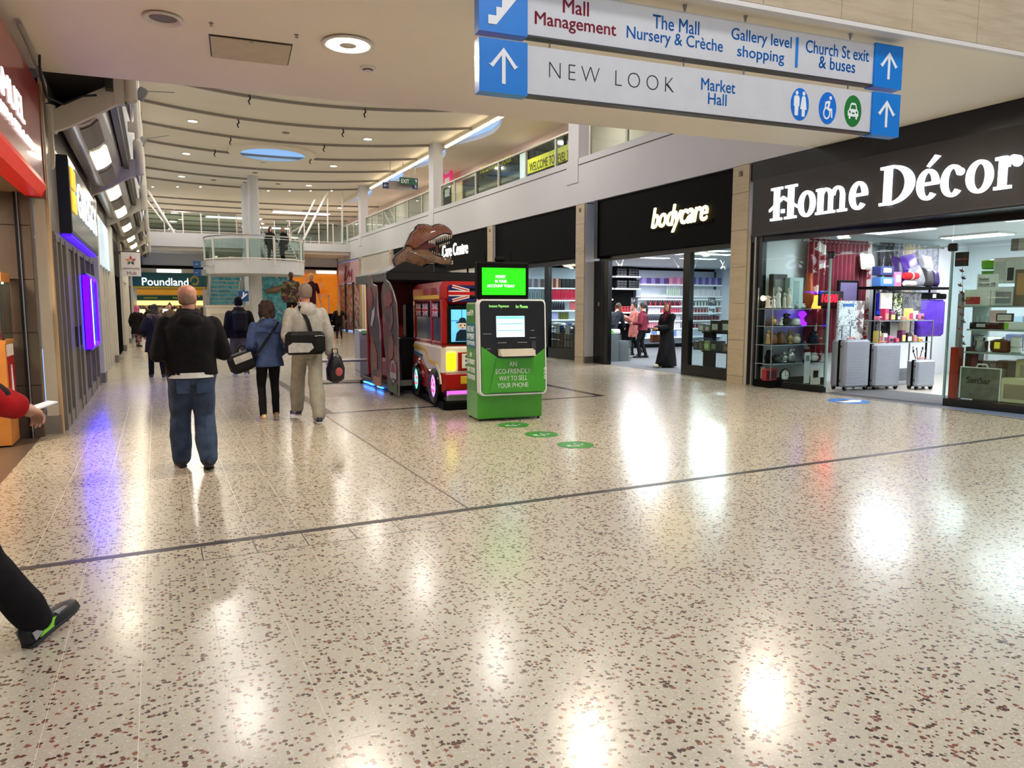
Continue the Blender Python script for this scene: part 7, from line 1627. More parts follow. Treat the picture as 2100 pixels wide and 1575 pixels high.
# diagonal struts and rods
for k,(a,b,r_)in enumerate((((301,388),(374,505),.07),((296,404),(335,455),.05),((672,394),(618,500),.07),((646,409),(611,480),.05),((672,404),(672,498),.04),((702,392),(702,500),.05))):
    p,q=PY(*a,43.0),PY(*b,43.0); tag(MB().tube([p,p.lerp(q,.05),p.lerp(q,.95),q],[.02,r_,r_,.02],10).build('diagonal_strut',WMETAL,None),['thick white diagonal strut above the teal shop end','thin white diagonal strut above the teal shop end','thick white diagonal strut behind the landing','thin white diagonal strut behind the landing','thin upright white rod beside the landing struts','thick upright white rod nearest the gallery column'][k],'strut')
# blue signs
DSB=mat('sign_dark_blue',(24,78,140),.4)
for k,r_ in enumerate(((396,535,412,549),(397,552,413,566))):
    pl2=Pl((0,36,0),(1,0,0)); x0,x1,z0,z1=fr(*r_,pl=pl2); o=thing('arrow_sign',['upper small blue sign with white arrow before the stair','lower small blue sign with white arrow before the stair'][k],'sign'); m=MB(); m.box((x0,36,z0),(x1,36.06,z1)); m.build('blue_box',DSB,o); text('arrow','→',WTXT,o,MF((x0+.06,35.99,z0+.07),(1,0,0)),fit=(x1-x0-.12,z1-z0-.14),offset=.02); m=MB(); m.box((x1,36.01,z0+.02),(x1+.2,36.05,z1)); m.build('grey_end',GREYM,o)
    m=MB(); m.cyl((x1,36.03,(z0+z1)/2),(LX-LR+.1,37.2,(z0+z1)/2),.015,6); m.build('side_bracket',GREYM,o)
pl2=Pl((0,30,0),(1,0,0)); x0,x1,z0,z1=fr(489,597,510,618,pl=pl2); o=thing('escalator_sign','square blue sign with white escalator figure','sign'); m=MB(); m.box((x0,30,z0),(x1,30.05,z1)); m.build('blue_panel',DSB,o)
m=MB(); M=MF(((x0+x1)/2,29.995,(z0+z1)/2),(1,0,0)); m.prism([(-.16,-.13),(-.08,-.13),(.16,.09),(.10,.12),(-.1,-.07),(-.16,-.07)],0,.004,M); m.ring(.0,.13,(.03,.03),(.001,.001),0,TAU,0,.004,M,n=14); m.prism([(-.035,-.02),(.02,.03),(.03,.1),(-.03,.1)],0,.004,M); m.build('figure',WTXT,o)
m=MB(); m.cyl(((x0+x1)/2,30.03,0),((x0+x1)/2,30.03,z0),.025,8); m.build('post',GREYM,o); m=MB(); m.lathe([(.2,0),(.2,.03),(.05,.05)],((x0+x1)/2,30.03,0)); m.build('foot',GREYM,o)
# ================================================================== PEOPLE
SKIN=mat('skin_pale',(206,154,130),.5,var=.06,scale=20); SKIN2=mat('skin_tan',(170,116,90),.5,var=.06,scale=20)
def V(*a):return Vector(a)
def ik(a,b,l1,l2,pole):
    a,b=Vector(a),Vector(b); d=b-a; L_=min(d.length,(l1+l2)*.999); d.normalize()
    x=(l1*l1-l2*l2+L_*L_)/(2*L_); h=math.sqrt(max(0,l1*l1-x*x)); p=Vector(pole); p=(p-d*p.dot(d)).normalized()
    return a+d*x+p*h
def limb(mb,pts,rs,n=14):
    """tapered rounded limb through the joints"""
    P,R_=[],[]
    for i in range(len(pts)-1):
        for k in range(4):
            t=k/4; P.append(Vector(pts[i]).lerp(Vector(pts[i+1]),t)); R_.append(rs[i]*(1-t)+rs[i+1]*t)
    P.append(Vector(pts[-1])); R_.append(rs[-1])
    mb.tube(P,R_,n); mb.ell(pts[0],(rs[0],)*3,n,9); mb.ell(pts[-1],(rs[-1],)*3,n,9)
    for p,r in zip(pts[1:-1],rs[1:-1]):mb.ell(p,(r,)*3,n,9)
def stack(mb,rings,n=22):
    """torso: (x, y, z, rx, ry) sections, superelliptic"""
    R_=[]
    for(x,y,z,rx,ry)in rings:
        r=[]
        for k in range(n):
            a=TAU*k/n; c,s=cos(a),sin(a); r.append(V(x+rx*math.copysign(abs(c)**.85,c),y+ry*math.copysign(abs(s)**.85,s),z))
        R_.append(r)
    mb.loft(R_)
def hand(mb,wrist,d,palm,side,curl=.5,r=.0085):
    """palm plus five fingers of different length; d: direction of the hand, palm: palm normal, side: +1 right hand"""
    d=Vector(d).normalized(); pn=Vector(palm); pn=(pn-d*pn.dot(d)).normalized(); x=d.cross(pn)*side
    w=Vector(wrist)
    for k in range(4):
        q=w+d*.045+x*(.024-.016*k); mb.tube([w+x*(.012-.008*k),q,w+d*.088+x*(.030-.020*k)],[.018,.016,.012],8)
    mb.ell(w+d*.05,(.03,.03,.03),10,7)
    for k,L_ in enumerate((.070,.080,.074,.058)):
        b=w+d*.085+x*(.030-.020*k); a1=curl*.7; d1=d*cos(a1)+pn*sin(a1); a2=curl*1.6; d2=d*cos(a2)+pn*sin(a2); a3=curl*2.3; d3=d*cos(a3)+pn*sin(a3)
        p1=b+d1*L_*.45; p2=p1+d2*L_*.32; p3=p2+d3*L_*.26; mb.tube([b-d*.01,p1,p2,p3],[r*1.1,r,r*.92,r*.7],7); mb.ell(p3,(r*.75,)*3,7,5)
    b=w+d*.03+x*.026; p1=b+(d*.7+x*.75+pn*.25).normalized()*.036; p2=p1+(d*.92+x*.2+pn*.3).normalized()*.030
    mb.tube([b-x*.01,p1,p2],[r*1.4,r*1.2,r*.8],8); mb.ell(p2,(r*.85,)*3,7,5)
def head_shape(mb,c,yaw=0,tilt=0):
    """skull, jaw, nose, brow, lips, ears; c = centre of the head, face towards +y before the turn"""
    M=Matrix.Translation(c)@Matrix.Rotation(yaw,4,'Z')@Matrix.Rotation(tilt,4,'X')
    rings=[(0,.045,-.118,.012,.012),(0,.048,-.112,.030,.026),(0,.040,-.092,.046,.048),(0,.026,-.066,.057,.066),(0,.014,-.036,.065,.080),(0,.006,0,.071,.091),(0,0,.036,.075,.097),(0,-.004,.066,.071,.093),(0,-.006,.092,.056,.074),(0,-.006,.108,.034,.045),(0,-.006,.114,.008,.010)]
    m=MB(); stack(m,rings,20); m.tube([(0,.092,.012),(0,.108,-.018),(0,.112,-.030),(0,.096,-.040)],[.008,.012,.013,.008],8); m.ell((0,.088,.022),(.052,.012,.010),12,7)
    m.ell((0,.090,-.062),(.024,.010,.006),10,6); m.ell((0,.087,-.073),(.021,.010,.006),10,6)
    for s in(-1,1):m.ell((s*.074,-.006,-.006),(.008,.020,.032),8,8); m.ell((s*.040,.062,-.028),(.022,.022,.018),8,6)
    mb.add([M@Vector(p)for p in m.v],m.f)
    return M
def shoe(o,ank,yaw,pitch,mm,sole,L_=.30,name='shoe'):
    M=Matrix.Translation(ank)@Matrix.Rotation(yaw,4,'Z')@Matrix.Rotation(pitch,4,'X')
    def ringf(y,w,z0,z1):return[M@V(1.2*w*cos(TAU*k/12)*(1 if sin(TAU*k/12)<0 else .82),y,(z0+z1)/2+(z1-z0)/2*math.copysign(abs(sin(TAU*k/12))**.6,sin(TAU*k/12))-.08)for k in range(12)]
    q=L_/.27; prof=[(-.075,.022,.02,.05),(-.065,.034,.015,.085),(-.03,.037,.015,.115),(.01,.036,.015,.11),(.05,.039,.015,.085),(.10,.045,.015,.068),(.15,.043,.015,.058),(.185,.028,.016,.045),(.195,.012,.02,.034)]
    m=MB(); m.loft([ringf(y*q,w,a,b)for y,w,a,b in prof]); s=m.build(name,mm,o,smooth=60)
    m=MB(); m.loft([ringf(y*q*1.02,w*1.06,0,.022)for y,w,a,b in prof]); m.build('sole',sole,s,smooth=40); return s
def eyes(o,M):
    for s in(-1,1):m=MB(); m.ell((s*.029,.082,.002),(.012,.010,.008),10,7); m.v=[tuple(M@Vector(p))for p in m.v]; e=m.build('eye',mat('eye_dark',(40,30,26),.2),o,smooth=True)
def wrinkle(amp,sc_=9,sz=1):
    def f(p):return amp*(noise.noise(V(p.x*sc_,p.y*sc_,p.z*sc_*sz))+.5*noise.noise(V(p.x*sc_*2.3+5,p.y*sc_*2.3,p.z*sc_*2.3*sz)))
    return f
def cloth(name,col_,rough=.85,var=.2,sc_=10,bump=.25,bs=90):return mat('cloth_'+name,col_,rough,var=var,scale=sc_,bump=bump,bscale=bs,spec=.2)
DEF=dict(h=1.75,bulk=1.0,lean=0,footL=(-.10,.0),footR=(.10,.0),liftL=0,liftR=0,pitchL=0,pitchR=0,handL=None,handR=None,top=None,hem=.86,legs=None,legw=1.0,hood=False,hair=None,hairm=None,skin=SKIN,shoe=None,sole=None,shoulder=.185,belly=0,yaw=0,tilt=0,vox=.016,dress=None,bodyvox=.010,sleeve=1.0,curl=.5,collar=.0,toes=6,flare=1.0)
def person(name,label,loc,heading,extra=None,cat='person',**k):
    p=dict(DEF); p.update(k); S=p['h']/1.75
    o=thing(name,label,cat,loc,radians(heading)); o.scale=(S,S,S); b=p['bulk']; ln=p['lean']
    hipz=.93; dz=max(0,.0); hip=[V(-.085,0,hipz),V(.085,0,hipz)]
    ank=[V(p['footL'][0],p['footL'][1],.085+p['liftL']),V(p['footR'][0],p['footR'][1],.085+p['liftR'])]
    knee=[ik(h_,a_,.44,.43,(0.05*s,1,0))for h_,a_,s in zip(hip,ank,(-1,1))]
    def tx(x,y,z):return V(x,y+ln*(z-.95),z)
    sh=[tx(-p['shoulder'],-.01,1.385),tx(p['shoulder'],-.01,1.385)]
    hd=[Vector(p['handL'])if p['handL']else tx(-.27,.04,.86),Vector(p['handR'])if p['handR']else tx(.27,.04,.86)]
    el=[ik(s_,h_,.30,.27,(-.35 if i==0 else .35,-1,-.2))for i,(s_,h_)in enumerate(zip(sh,hd))]
    hc=tx(0,.015,1.625)
    # body: one continuous skin
    B=MB(); Mh=head_shape(B,hc,radians(p['yaw']),radians(p['tilt'])); limb(B,[tx(0,-.01,1.40),tx(0,.0,1.47),hc+V(0,-.012,-.06)],[.07,.056,.055])
    stack(B,[tuple(tx(0,0,z))+(rx,ry)for z,rx,ry in((.90,.14,.09),(1.05,.13,.09),(1.25,.15,.10),(1.40,.15,.08),(1.45,.07,.06))])
    for i,s in enumerate((-1,1)):
        limb(B,[sh[i],el[i],hd[i]],[.045,.036,.024]); d=(hd[i]-el[i]).normalized(); hand(B,hd[i],d,V(-s,.15,0)if abs(d.z)>.5 else V(0,0,-1),s,p['curl'])
        limb(B,[hip[i],knee[i],ank[i]],[.07,.05,.036])
    me=remesh(B,p['bodyvox'],2); me.materials.append(p['skin']); link('body',me,o)
    eyes(o,Mh)
    # legs
    if p['legs']:
        w=p['legw']; T=MB(); stack(T,[(0,-.005,.80,.13*b,.11*b),(0,-.01,.88,.165*b,.13*b),(0,-.008,.96,.168*b,.128*b),(0,0,1.06,.155*b,.115*b)])
        for i in range(2):
            f=ank[i]+V(0,0,.015); limb(T,[hip[i]+V(0,-.005,-.03),hip[i].lerp(knee[i],.55),knee[i],knee[i].lerp(f,.5),f],[.098*b*max(w,.9),.083*w*b,.068*w*p['flare']**.5,.064*w*p['flare'],.056*w*p['flare']])
        me=remesh(T,p['vox'],3,wrinkle(.010*w,7,.6)); me.materials.append(p['legs']); link('trousers',me,o)
    # shoes
    for i,nm in enumerate('LR'):
        if p['shoe']:shoe(o,ank[i],radians((p['toes']if i==0 else-p['toes'])),radians(p['pitch'+nm]),p['shoe'],p['sole']or p['shoe'])
    # top garment
    if p['top']:
        hem=p['hem']; T=MB(); zs_=[hem,.95,1.08,1.22,1.34,1.405,1.45,1.485]
        rx=[.185,.182,.176,.19,.205,.185,.115,.07]; ry=[.145,.142,.135+p['belly']*.5,.142+p['belly'],.142,.115,.085,.07]
        if hem<.9:rx[0]=.20+(.9-hem)*.10; ry[0]=.155+(.9-hem)*.08
        rings=[]
        for z,a_,c_ in zip(zs_,rx,ry):
            if z==zs_[1]and hem>.94:continue
            q=tx(0,-.005,z)if z>.95 else V(0,-.005,z); rings.append((q.x,q.y,q.z,a_*b*p['shoulder']/.185,c_*b))
        stack(T,rings)
        for i in range(2):
            wv=hd[i].lerp(el[i],.10*p['sleeve']); limb(T,[sh[i]+V(0,0,-.01),sh[i].lerp(el[i],.5),el[i],el[i].lerp(wv,.6),wv],[.068*b,.07*b,.064*b,.058*b,.047*b])
        if p['hood']:T.ell(tx(0,-.12,1.405),(.115,.05,.075),14,9); T.tube([tx(-.10,-.03,1.45),tx(-.06,-.095,1.465),tx(.06,-.095,1.465),tx(.10,-.03,1.45)],.036,10)
        if p['collar']:T.tube([tx(.075*cos(TAU*k/12),.005+.075*sin(TAU*k/12),1.475+p['collar']*.3)for k in range(13)],.018+p['collar']*.3,8)
        me=remesh(T,p['vox'],3,wrinkle(.011,6,.8)); me.materials.append(p['top']); link('jacket',me,o)
    if p['dress']:
        T=MB(); stack(T,[(0,.02,.04,.30,.26),(0,.01,.3,.25,.22),(0,0,.7,.21,.17),(0,0,1.0,.185,.15),(0,0,1.2,.19,.15),(0,0,1.36,.20,.13),(0,0,1.44,.12,.09),(0,0,1.49,.07,.07)])
        for i in range(2):limb(T,[sh[i],el[i],hd[i].lerp(el[i],.1)],[.085,.085,.08]); limb(T,[hip[i],knee[i],ank[i]+V(0,0,.03)],[.14,.13,.10])
        me=remesh(T,p['vox'],3,wrinkle(.016,5,.35)); me.materials.append(p['dress']); link('robe',me,o)
    # hair or head covering
    hm=p['hairm']; hr=p['hair']
    if hr:
        T=MB()
        if hr in('short','bob','long','bun','ponytail','shaggy'):
            rg=[(0,-.022,-.055,.070,.072),(0,-.022,-.01,.080,.084),(0,-.016,.036,.0835,.092),(0,-.010,.068,.080,.096),(0,-.008,.098,.063,.079),(0,-.008,.118,.036,.046),(0,-.008,.124,.01,.01)]
            stack(T,rg,18)
            if hr=='bob':stack(T,[(0,-.030,-.14,.085,.065),(0,-.030,-.08,.096,.078),(0,-.02,.0,.094,.088),(0,-.012,.06,.088,.098)],18)
            if hr=='shaggy':stack(T,[(0,-.04,-.17,.075,.060),(0,-.035,-.09,.118,.095),(0,-.022,.0,.116,.11),(0,-.012,.06,.104,.114),(0,-.01,.12,.06,.075)],18)
            if hr=='long':T.tube([(0,-.03,0),(0,-.10,-.12),(0,-.13,-.26),(0,-.125,-.40),(0,-.12,-.48)],[.085,.085,.085,.075,.03],12)
            if hr=='bun':T.ell((0,-.05,.135),(.045,.045,.04),12,8)
            if hr=='ponytail':T.tube([(0,-.08,.05),(0,-.13,.03),(0,-.15,-.08),(0,-.14,-.22),(0,-.13,-.30)],[.03,.038,.04,.034,.012],10)
        elif hr=='fringe':stack(T,[(0,-.016,-.070,.060,.064),(0,-.016,-.035,.0715,.078),(0,-.016,0,.0765,.083),(0,-.015,.022,.0765,.084),(0,-.015,.034,.066,.074)],18)
        elif hr=='none':
            T.tube([(.078*cos(radians(a)),-.006+.100*sin(radians(a)),-.005-.02*abs(sin(radians(a))))for a in range(175,366,10)],.016,8); T.tube([(.074*cos(radians(a)),-.004+.094*sin(radians(a)),-.04-.015*abs(sin(radians(a))))for a in range(185,356,10)],.014,8)
        elif hr=='cap':stack(T,[(0,-.018,-.07,.078,.082),(0,-.014,-.01,.088,.094),(0,-.010,.05,.086,.100),(0,-.008,.10,.064,.080),(0,-.008,.127,.02,.02)],18)
        elif hr=='scarf':
            stack(T,[(0,-.01,-.20,.125,.10),(0,-.01,-.13,.095,.085),(0,-.022,-.06,.086,.086),(0,-.024,0,.090,.090),(0,-.018,.05,.09,.098),(0,-.012,.10,.066,.080),(0,-.01,.13,.02,.02)],18); T.tube([(-.06,.06,-.13),(0,.085,-.15),(.06,.06,-.13)],.04,8); T.tube([(0,.07,-.13),(.03,.10,-.26),(.02,.11,-.40)],[.05,.06,.03],8)
        elif hr=='hoodup':stack(T,[(0,-.03,-.17,.13,.12),(0,-.035,-.09,.105,.11),(0,-.03,0,.10,.105),(0,-.02,.06,.096,.11),(0,-.015,.11,.07,.085),(0,-.012,.135,.02,.02)],18)
        T.v=[tuple(Mh@Vector(q))for q in T.v]
        am={'short':.004,'fringe':.003,'cap':.002,'scarf':.006,'hoodup':.006,'shaggy':.024}.get(hr,.009)
        me=remesh(T,.011,2,wrinkle(am,22,.5)); me.materials.append(hm); link({'cap':'knit_hat','scarf':'headscarf','hoodup':'hood'}.get(hr,'hair'),me,o)
    if extra:extra(o,dict(hd=hd,el=el,sh=sh,Mh=Mh,tx=tx,hip=hip,knee=knee,ank=ank))
    return o
def strap(o,pts,w,mm,part='strap',up=(0,0,1)):
    m=MB(); P=[Vector(q)for q in pts]; R_=[]
    for i,q in enumerate(P):
        d=(P[min(i+1,len(P)-1)]-P[max(i-1,0)]).normalized(); nrm=Vector((q.x*.3,q.y,0)); nrm=nrm.normalized()if nrm.length>1e-4 else V(0,1,0); s=d.cross(nrm).normalized()*w/2; R_.append([q+s,q-s,q-s+nrm*.006,q+s+nrm*.006])
    m.loft(R_); return m.build(part,mm,o)
BLKC=cloth('black',(20,18,19),var=.3); DENIM=cloth('denim',(56,68,90),.8,.35,7); DARKT=cloth('dark_trousers',(22,21,24)); SHB=mat('shoe_black',(24,22,22),.4); SOLEW=mat('sole_white',(200,196,190),.5); SOLEB=mat('sole_black',(18,18,18),.6)
# 1 man in black jacket and jeans
def x1(o,j):
    Mh=j['Mh']; m=MB(); m.tube([Mh@V(.076,-.01,.012),Mh@V(.078,.05,.012),Mh@V(.070,.10,.006)],.0035,6)
    for s in(-1,1):m.tube([Mh@V(s*.034+.022*cos(a),.106,-.002+.016*sin(a))for a in[TAU*k/12 for k in range(13)]],.0022,5)
    m.tube([Mh@V(-.076,-.01,.012),Mh@V(-.078,.05,.012),Mh@V(-.070,.10,.006)],.0035,6); m.build('glasses',BLACK,o)
    m=MB(); stack(m,[(0,-.008,.88,.206,.166),(0,-.008,.93,.20,.16)]); m.build('white_shirt_hem',col('shirt_white',(222,216,206)),o)
    for s in(-1,1):m=MB(); m.box((s*.085-.055,-.150,.74),(s*.085+.055,-.138,.87)); m.build('back_pocket',DENIM,o)
person('person','person in a black jacket and blue jeans walking away',(.27,7.45,0),2,x1,h=1.76,bulk=1.13,belly=.02,top=BLKC,hem=.905,hood=True,collar=.05,legs=DENIM,legw=1.2,flare=1.32,shoe=SHB,sole=SOLEB,shoulder=.205,footL=(-.11,.16),footR=(.10,-.16),liftR=.03,pitchR=-14,handL=(-.20,.24,1.08),handR=(.22,.24,1.10),hair='fringe',hairm=mat('grey_brown_hair',(140,108,88),.7),vox=.010,bodyvox=.007,yaw=-28,skin=mat('skin_ruddy',(196,138,112),.45,var=.08,scale=18))
# 2 woman in blue jacket
def bag(o,c,sz,mm,parts=True,rz=0,panel=None):
    M=Matrix.Translation(c)@Matrix.Rotation(rz,4,'Z'); m=MB(); m.cbox((-sz[0]/2,-sz[1]/2,0),(sz[0]/2,sz[1]/2,sz[2]),.045,M); b=m.build('bag',mm,o,smooth=30); return b,M
BAGB=cloth('bag_black',(22,22,24),.6); BAGG=cloth('bag_grey',(170,168,164),.6)
def x2(o,j):
    tx=j['tx']; strap(o,[tx(.15,-.07,1.44),tx(.09,-.145,1.36),tx(-.03,-.165,1.2),tx(-.15,-.155,1.02),(-.25,-.11,.93)],.035,BAGB)
    m=MB(); m.tube([tx(.075*cos(TAU*k/12),.075*sin(TAU*k/12)-.005,1.50)for k in range(13)],.022,8); m.build('yellow_scarf',cloth('yellow',(196,176,60)),o,smooth=True)
    m=MB(); m.tube([tx(-.17,-.14,1.30),tx(0,-.162,1.285),tx(.17,-.14,1.30)],.006,6); m.build('back_seam',cloth('navy_seam',(44,58,92)),o)
P2=person('person','person in a blue jacket, yellow scarf and black trousers',(1.33,10.2,0),1,x2,h=1.63,bulk=1.02,top=cloth('blue_jacket',(58,74,112),.7,.25),hem=.80,hood=True,legs=DARKT,legw=.92,shoe=mat('gold_trainer',(196,166,120),.35,metal=.4),sole=SOLEW,footL=(-.10,-.02),footR=(.10,.10),liftL=.0,hair='shaggy',hairm=mat('dark_curls',(44,26,20),.7,bump=.8,bscale=40),vox=.011,bodyvox=.009,handL=(-.22,.14,.95),handR=(.20,.16,.95))
o=thing('shoulder_bag','black shoulder bag with grey panel at the side of the blue jacket','bag',(1.33-.31,10.12,.70),radians(18)); m=MB(); m.cbox((-.17,-.09,0),(.17,.09,.25),.05,Matrix.Rotation(radians(-18),4,'Y')); m.build('bag_body',BAGB,o,smooth=30); m=MB(); m.cbox((-.13,-.10,.14),(.12,-.088,.23),.01,Matrix.Rotation(radians(-18),4,'Y')); m.build('grey_flap',BAGG,o); m=MB(); m.tube([(-.12,0,.26),(-.05,0,.34),(.06,0,.30)],.012,6); m.build('handle',BAGB,o)
# 3 man in grey hoodie
def x3(o,j):
    tx=j['tx']; strap(o,[tx(-.10,-.03,1.485),tx(-.09,-.13,1.42),tx(-.02,-.168,1.28),tx(.02,-.17,1.12),tx(.05,-.16,1.0)],.045,BAGB)
GHO=cloth('grey_hoodie',(168,164,158),.9,.12,30); GTR=cloth('grey_trousers',(150,146,134),.85,.15)
person('person','person in a pale grey hoodie and grey trousers striding away',(1.80,9.95,0),3,x3,h=1.86,bulk=1.0,top=GHO,hem=.93,hood=True,collar=.03,legs=GTR,legw=1.12,flare=1.3,shoe=mat('navy_trainer',(40,44,60),.5),sole=SOLEW,footL=(-.08,.30),footR=(.06,-.26),liftL=.03,liftR=.0,pitchR=0,handL=(-.20,.22,1.02),handR=(.29,.04,.84),hair='short',hairm=mat('grey_hair',(128,112,100),.7,bump=.5,bscale=60),vox=.011,bodyvox=.008,shoulder=.20,skin=mat('skin_ruddy',(196,138,112),.45))
o=thing('messenger_bag','black and white messenger bag behind the pale grey hoodie','bag',(1.74,9.72,.92),radians(4)); m=MB(); m.cbox((-.25,-.08,0),(.25,.08,.30),.045); m.build('bag_body',BAGB,o,smooth=30); m=MB(); m.prism([(-.24,.03),(.02,.03),(.09,.09),(.06,.15),(-.18,.16),(-.24,.12)],.08,.088,MF((0,0,0),(1,0,0))); m.build('white_panel',BAGG,o); m=MB(); m.cbox((.10,-.10,.04),(.24,-.075,.25),.012); m.build('front_pocket',BAGB,o); m=MB(); m.tube([(.1,-.105,.24),(.17,-.105,.25),(.23,-.105,.24)],.005,5); m.build('grey_zip',BAGG,o)
o=thing('carrier_bag','black carrier bag hanging from the hand below the grey hoodie sleeve','bag',(2.17,9.93,.50)); m=MB(); m.lathe([(.03,0),(.12,.05),(.13,.2),(.08,.36),(.03,.42)],n=12); m.v=[(x,y*.6+.01*sin(z*30),z)for x,y,z in m.v]; m.build('plastic_bag',mat('black_plastic',(24,20,26),.25,bump=.8,bscale=25),o,smooth=50); m=MB(); m.tube([(-.04,0,.40),(-.03,0,.47),(.03,0,.47),(.04,0,.40)],.008,6); m.build('handles',mat('black_plastic',(24,20,26),.25),o); m=MB(); m.ell((.03,-.085,.16),(.05,.01,.06)); m.build('red_print',col('rose_print',(170,80,80)),o)
# 4 parka, 5 pink scarf, 6 backpack
def x4(o,j):
    tx=j['tx']; T=MB(); T.tube([tx(.13*cos(a),-.03+.11*sin(a),1.47+.01*sin(3*a))for a in[TAU*k/14 for k in range(15)]],.045,8); T.ell(tx(0,-.13,1.44),(.12,.05,.07)); me=remesh(T,.012,1,wrinkle(.02,40)); me.materials.append(mat('fur_trim',(120,100,78),.95,var=.4,scale=60)); link('fur_hood',me,o)
person('person','person in a black parka with fur trimmed hood walking away',(-.04,17.4,0),0,x4,h=1.60,bulk=1.12,top=cloth('parka',(34,34,36),.8,.25),hem=.62,legs=DARKT,legw=1.05,shoe=SHB,sole=SOLEW,footL=(-.13,.08),footR=(.13,-.10),hair='long',hairm=mat('dark_brown_hair',(36,26,22),.6),handL=(-.24,.14,1.0),handR=(.22,.16,1.05))
c=PZ(284,711); person('person','person in black coat and pink headscarf near the teal shop entrance',(c.x,c.y,0),-20,h=1.58,bulk=1.1,top=BLKC,hem=.55,legs=patch_mat('floral_skirt',[(40,30,34),(150,90,100),(200,180,170),(30,26,30)],14,.8),legw=1.2,shoe=SHB,footL=(-.1,.18),footR=(.1,-.14),hair='scarf',hairm=cloth('pink_scarf',(196,88,130)))
def xb(o,j):
    tx=j['tx']; T=MB(); T.cbox((-.15,-.32,1.02),(.15,-.15,1.44),.05); me=T.mesh('backpack',30); me.materials.append(cloth('backpack',(26,26,30),.6)); b_=link('backpack',me,o); m=MB(); m.cbox((-.11,-.36,1.05),(.11,-.31,1.25),.03); m.build('front_pocket',cloth('backpack',(26,26,30),.6),b_)
person('person','person in black hooded jacket and backpack walking towards the stair',(1.62,16.9,0),0,xb,h=1.76,bulk=1.15,top=BLKC,hem=.85,hood=True,collar=.06,legs=cloth('olive_grey',(84,80,72)),legw=1.15,shoe=mat('white_trainer',(200,196,190),.5),sole=SOLEW,footL=(-.1,.14),footR=(.1,-.16),hair='cap',hairm=BLKC,shoulder=.20)
# 7 women further on
c=PZ(696,694); person('person','person in a short black coat near the pink shopfront',(c.x,c.y,0),-5,h=1.62,bulk=1.05,top=BLKC,hem=.78,legs=DARKT,legw=.9,shoe=SHB,footL=(-.1,.1),footR=(.1,-.1),hair='long',hairm=mat('fair_hair',(168,128,76),.6),handL=(-.34,.05,.98),handR=(.36,.0,.95),vox=.02,bodyvox=.014)
c=PZ(352,708); person('person','person in a brown jacket facing the camera near the teal shop',(c.x,c.y,0),172,h=1.66,top=cloth('brown_jacket',(96,80,68)),hem=.8,legs=DARKT,shoe=SHB,hair='bun',hairm=mat('dark_brown_hair',(36,26,22),.6),vox=.02,bodyvox=.014)
c=PZ(306,706); person('person','person in dark hat and coat beside the pink headscarf',(c.x+.1,c.y+1,0),0,h=1.6,bulk=1.1,top=BLKC,hem=.6,legs=DARKT,shoe=SHB,hair='cap',hairm=BLKC,vox=.02,bodyvox=.014)
# 8 couple on the landing
LP=Pl((0,37.2,0),(1,0,0)); cx=LP.at(556,530).x
person('person','person in open dark coat and white trainers on the stair landing',(LP.at(556,530).x,37.2,LZ),200,h=1.70,top=BLKC,hem=.72,legs=DARKT,legw=1.1,shoe=mat('white_trainer',(200,196,190),.5),hair='bob',hairm=mat('dark_brown_hair',(36,26,22),.6),footL=(-.12,.1),footR=(.12,-.05),handL=(-.34,.12,1.0),handR=(.30,.1,.85),vox=.02,bodyvox=.014)
person('person','person in long black coat turned sideways on the stair landing',(LP.at(583,530).x,37.3,LZ),120,h=1.74,top=BLKC,hem=.62,legs=DARKT,legw=1.1,shoe=SHB,hair='fringe',hairm=mat('grey_brown_hair',(140,108,88),.7),footL=(-.1,.05),footR=(.12,-.05),skin=SKIN2,vox=.02,bodyvox=.014)
# 9 shoppers at the beauty shop
def xh(o,j):
    m=MB(); hd=(j['hd'][0]+j['hd'][1])/2; m.cbox((hd.x-.06,hd.y+.02,hd.z-.02),(hd.x+.12,hd.y+.14,hd.z+.03),.01); m.build('purse',mat('tan_purse',(176,140,90),.5),o)
person('person','person in black robe and maroon headscarf leaving the beauty shop',(11.62,14.75,0),95,xh,h=1.63,dress=BLKC,shoe=mat('beige_shoe',(196,180,150),.5),footL=(-.08,.34),footR=(.08,-.24),liftL=.02,pitchL=10,hair='scarf',hairm=cloth('maroon_scarf',(84,20,32),.8),handL=(-.04,.33,1.06),handR=(.10,.33,1.06),yaw=25,skin=SKIN2,vox=.014,bodyvox=.009)
o=thing('shopping_bag','small brown shopping bag carried beside the black robe','bag',(11.55,15.15,.62)); m=MB(); m.cbox((-.12,-.06,0),(.12,.06,.2),.01); m.build('paper',mat('kraft_brown',(120,72,44),.6),o); m=MB(); m.tube([(-.05,0,.2),(-.03,0,.3),(.03,0,.3),(.05,0,.2)],.006,6); m.build('handle',mat('kraft_brown',(120,72,44),.6),o)
c=PZ(1322,734)
def xm(o,j):strap(o,[j['tx'](-.12,-.05,1.46),j['tx'](-.05,-.165,1.3),j['tx'](.10,-.17,1.1),(.2,-.12,.95)],.03,BAGB); m=MB(); m.cbox((.16,-.2,.78),(.30,-.04,.96),.03); m.build('crossbody_bag',BAGB,o)
person('person','person in a maroon jacket with crossbody bag inside the beauty shop',(c.x-.1,c.y,0),40,xm,h=1.66,bulk=1.05,top=cloth('maroon_jacket',(110,34,50),.7),hem=.88,legs=DARKT,legw=.95,shoe=SHB,hair='ponytail',hairm=mat('dark_brown_hair',(36,26,22),.6),footL=(-.1,.05),footR=(.1,-.1),handL=(-.2,.25,1.1),handR=(.25,.1,.9))
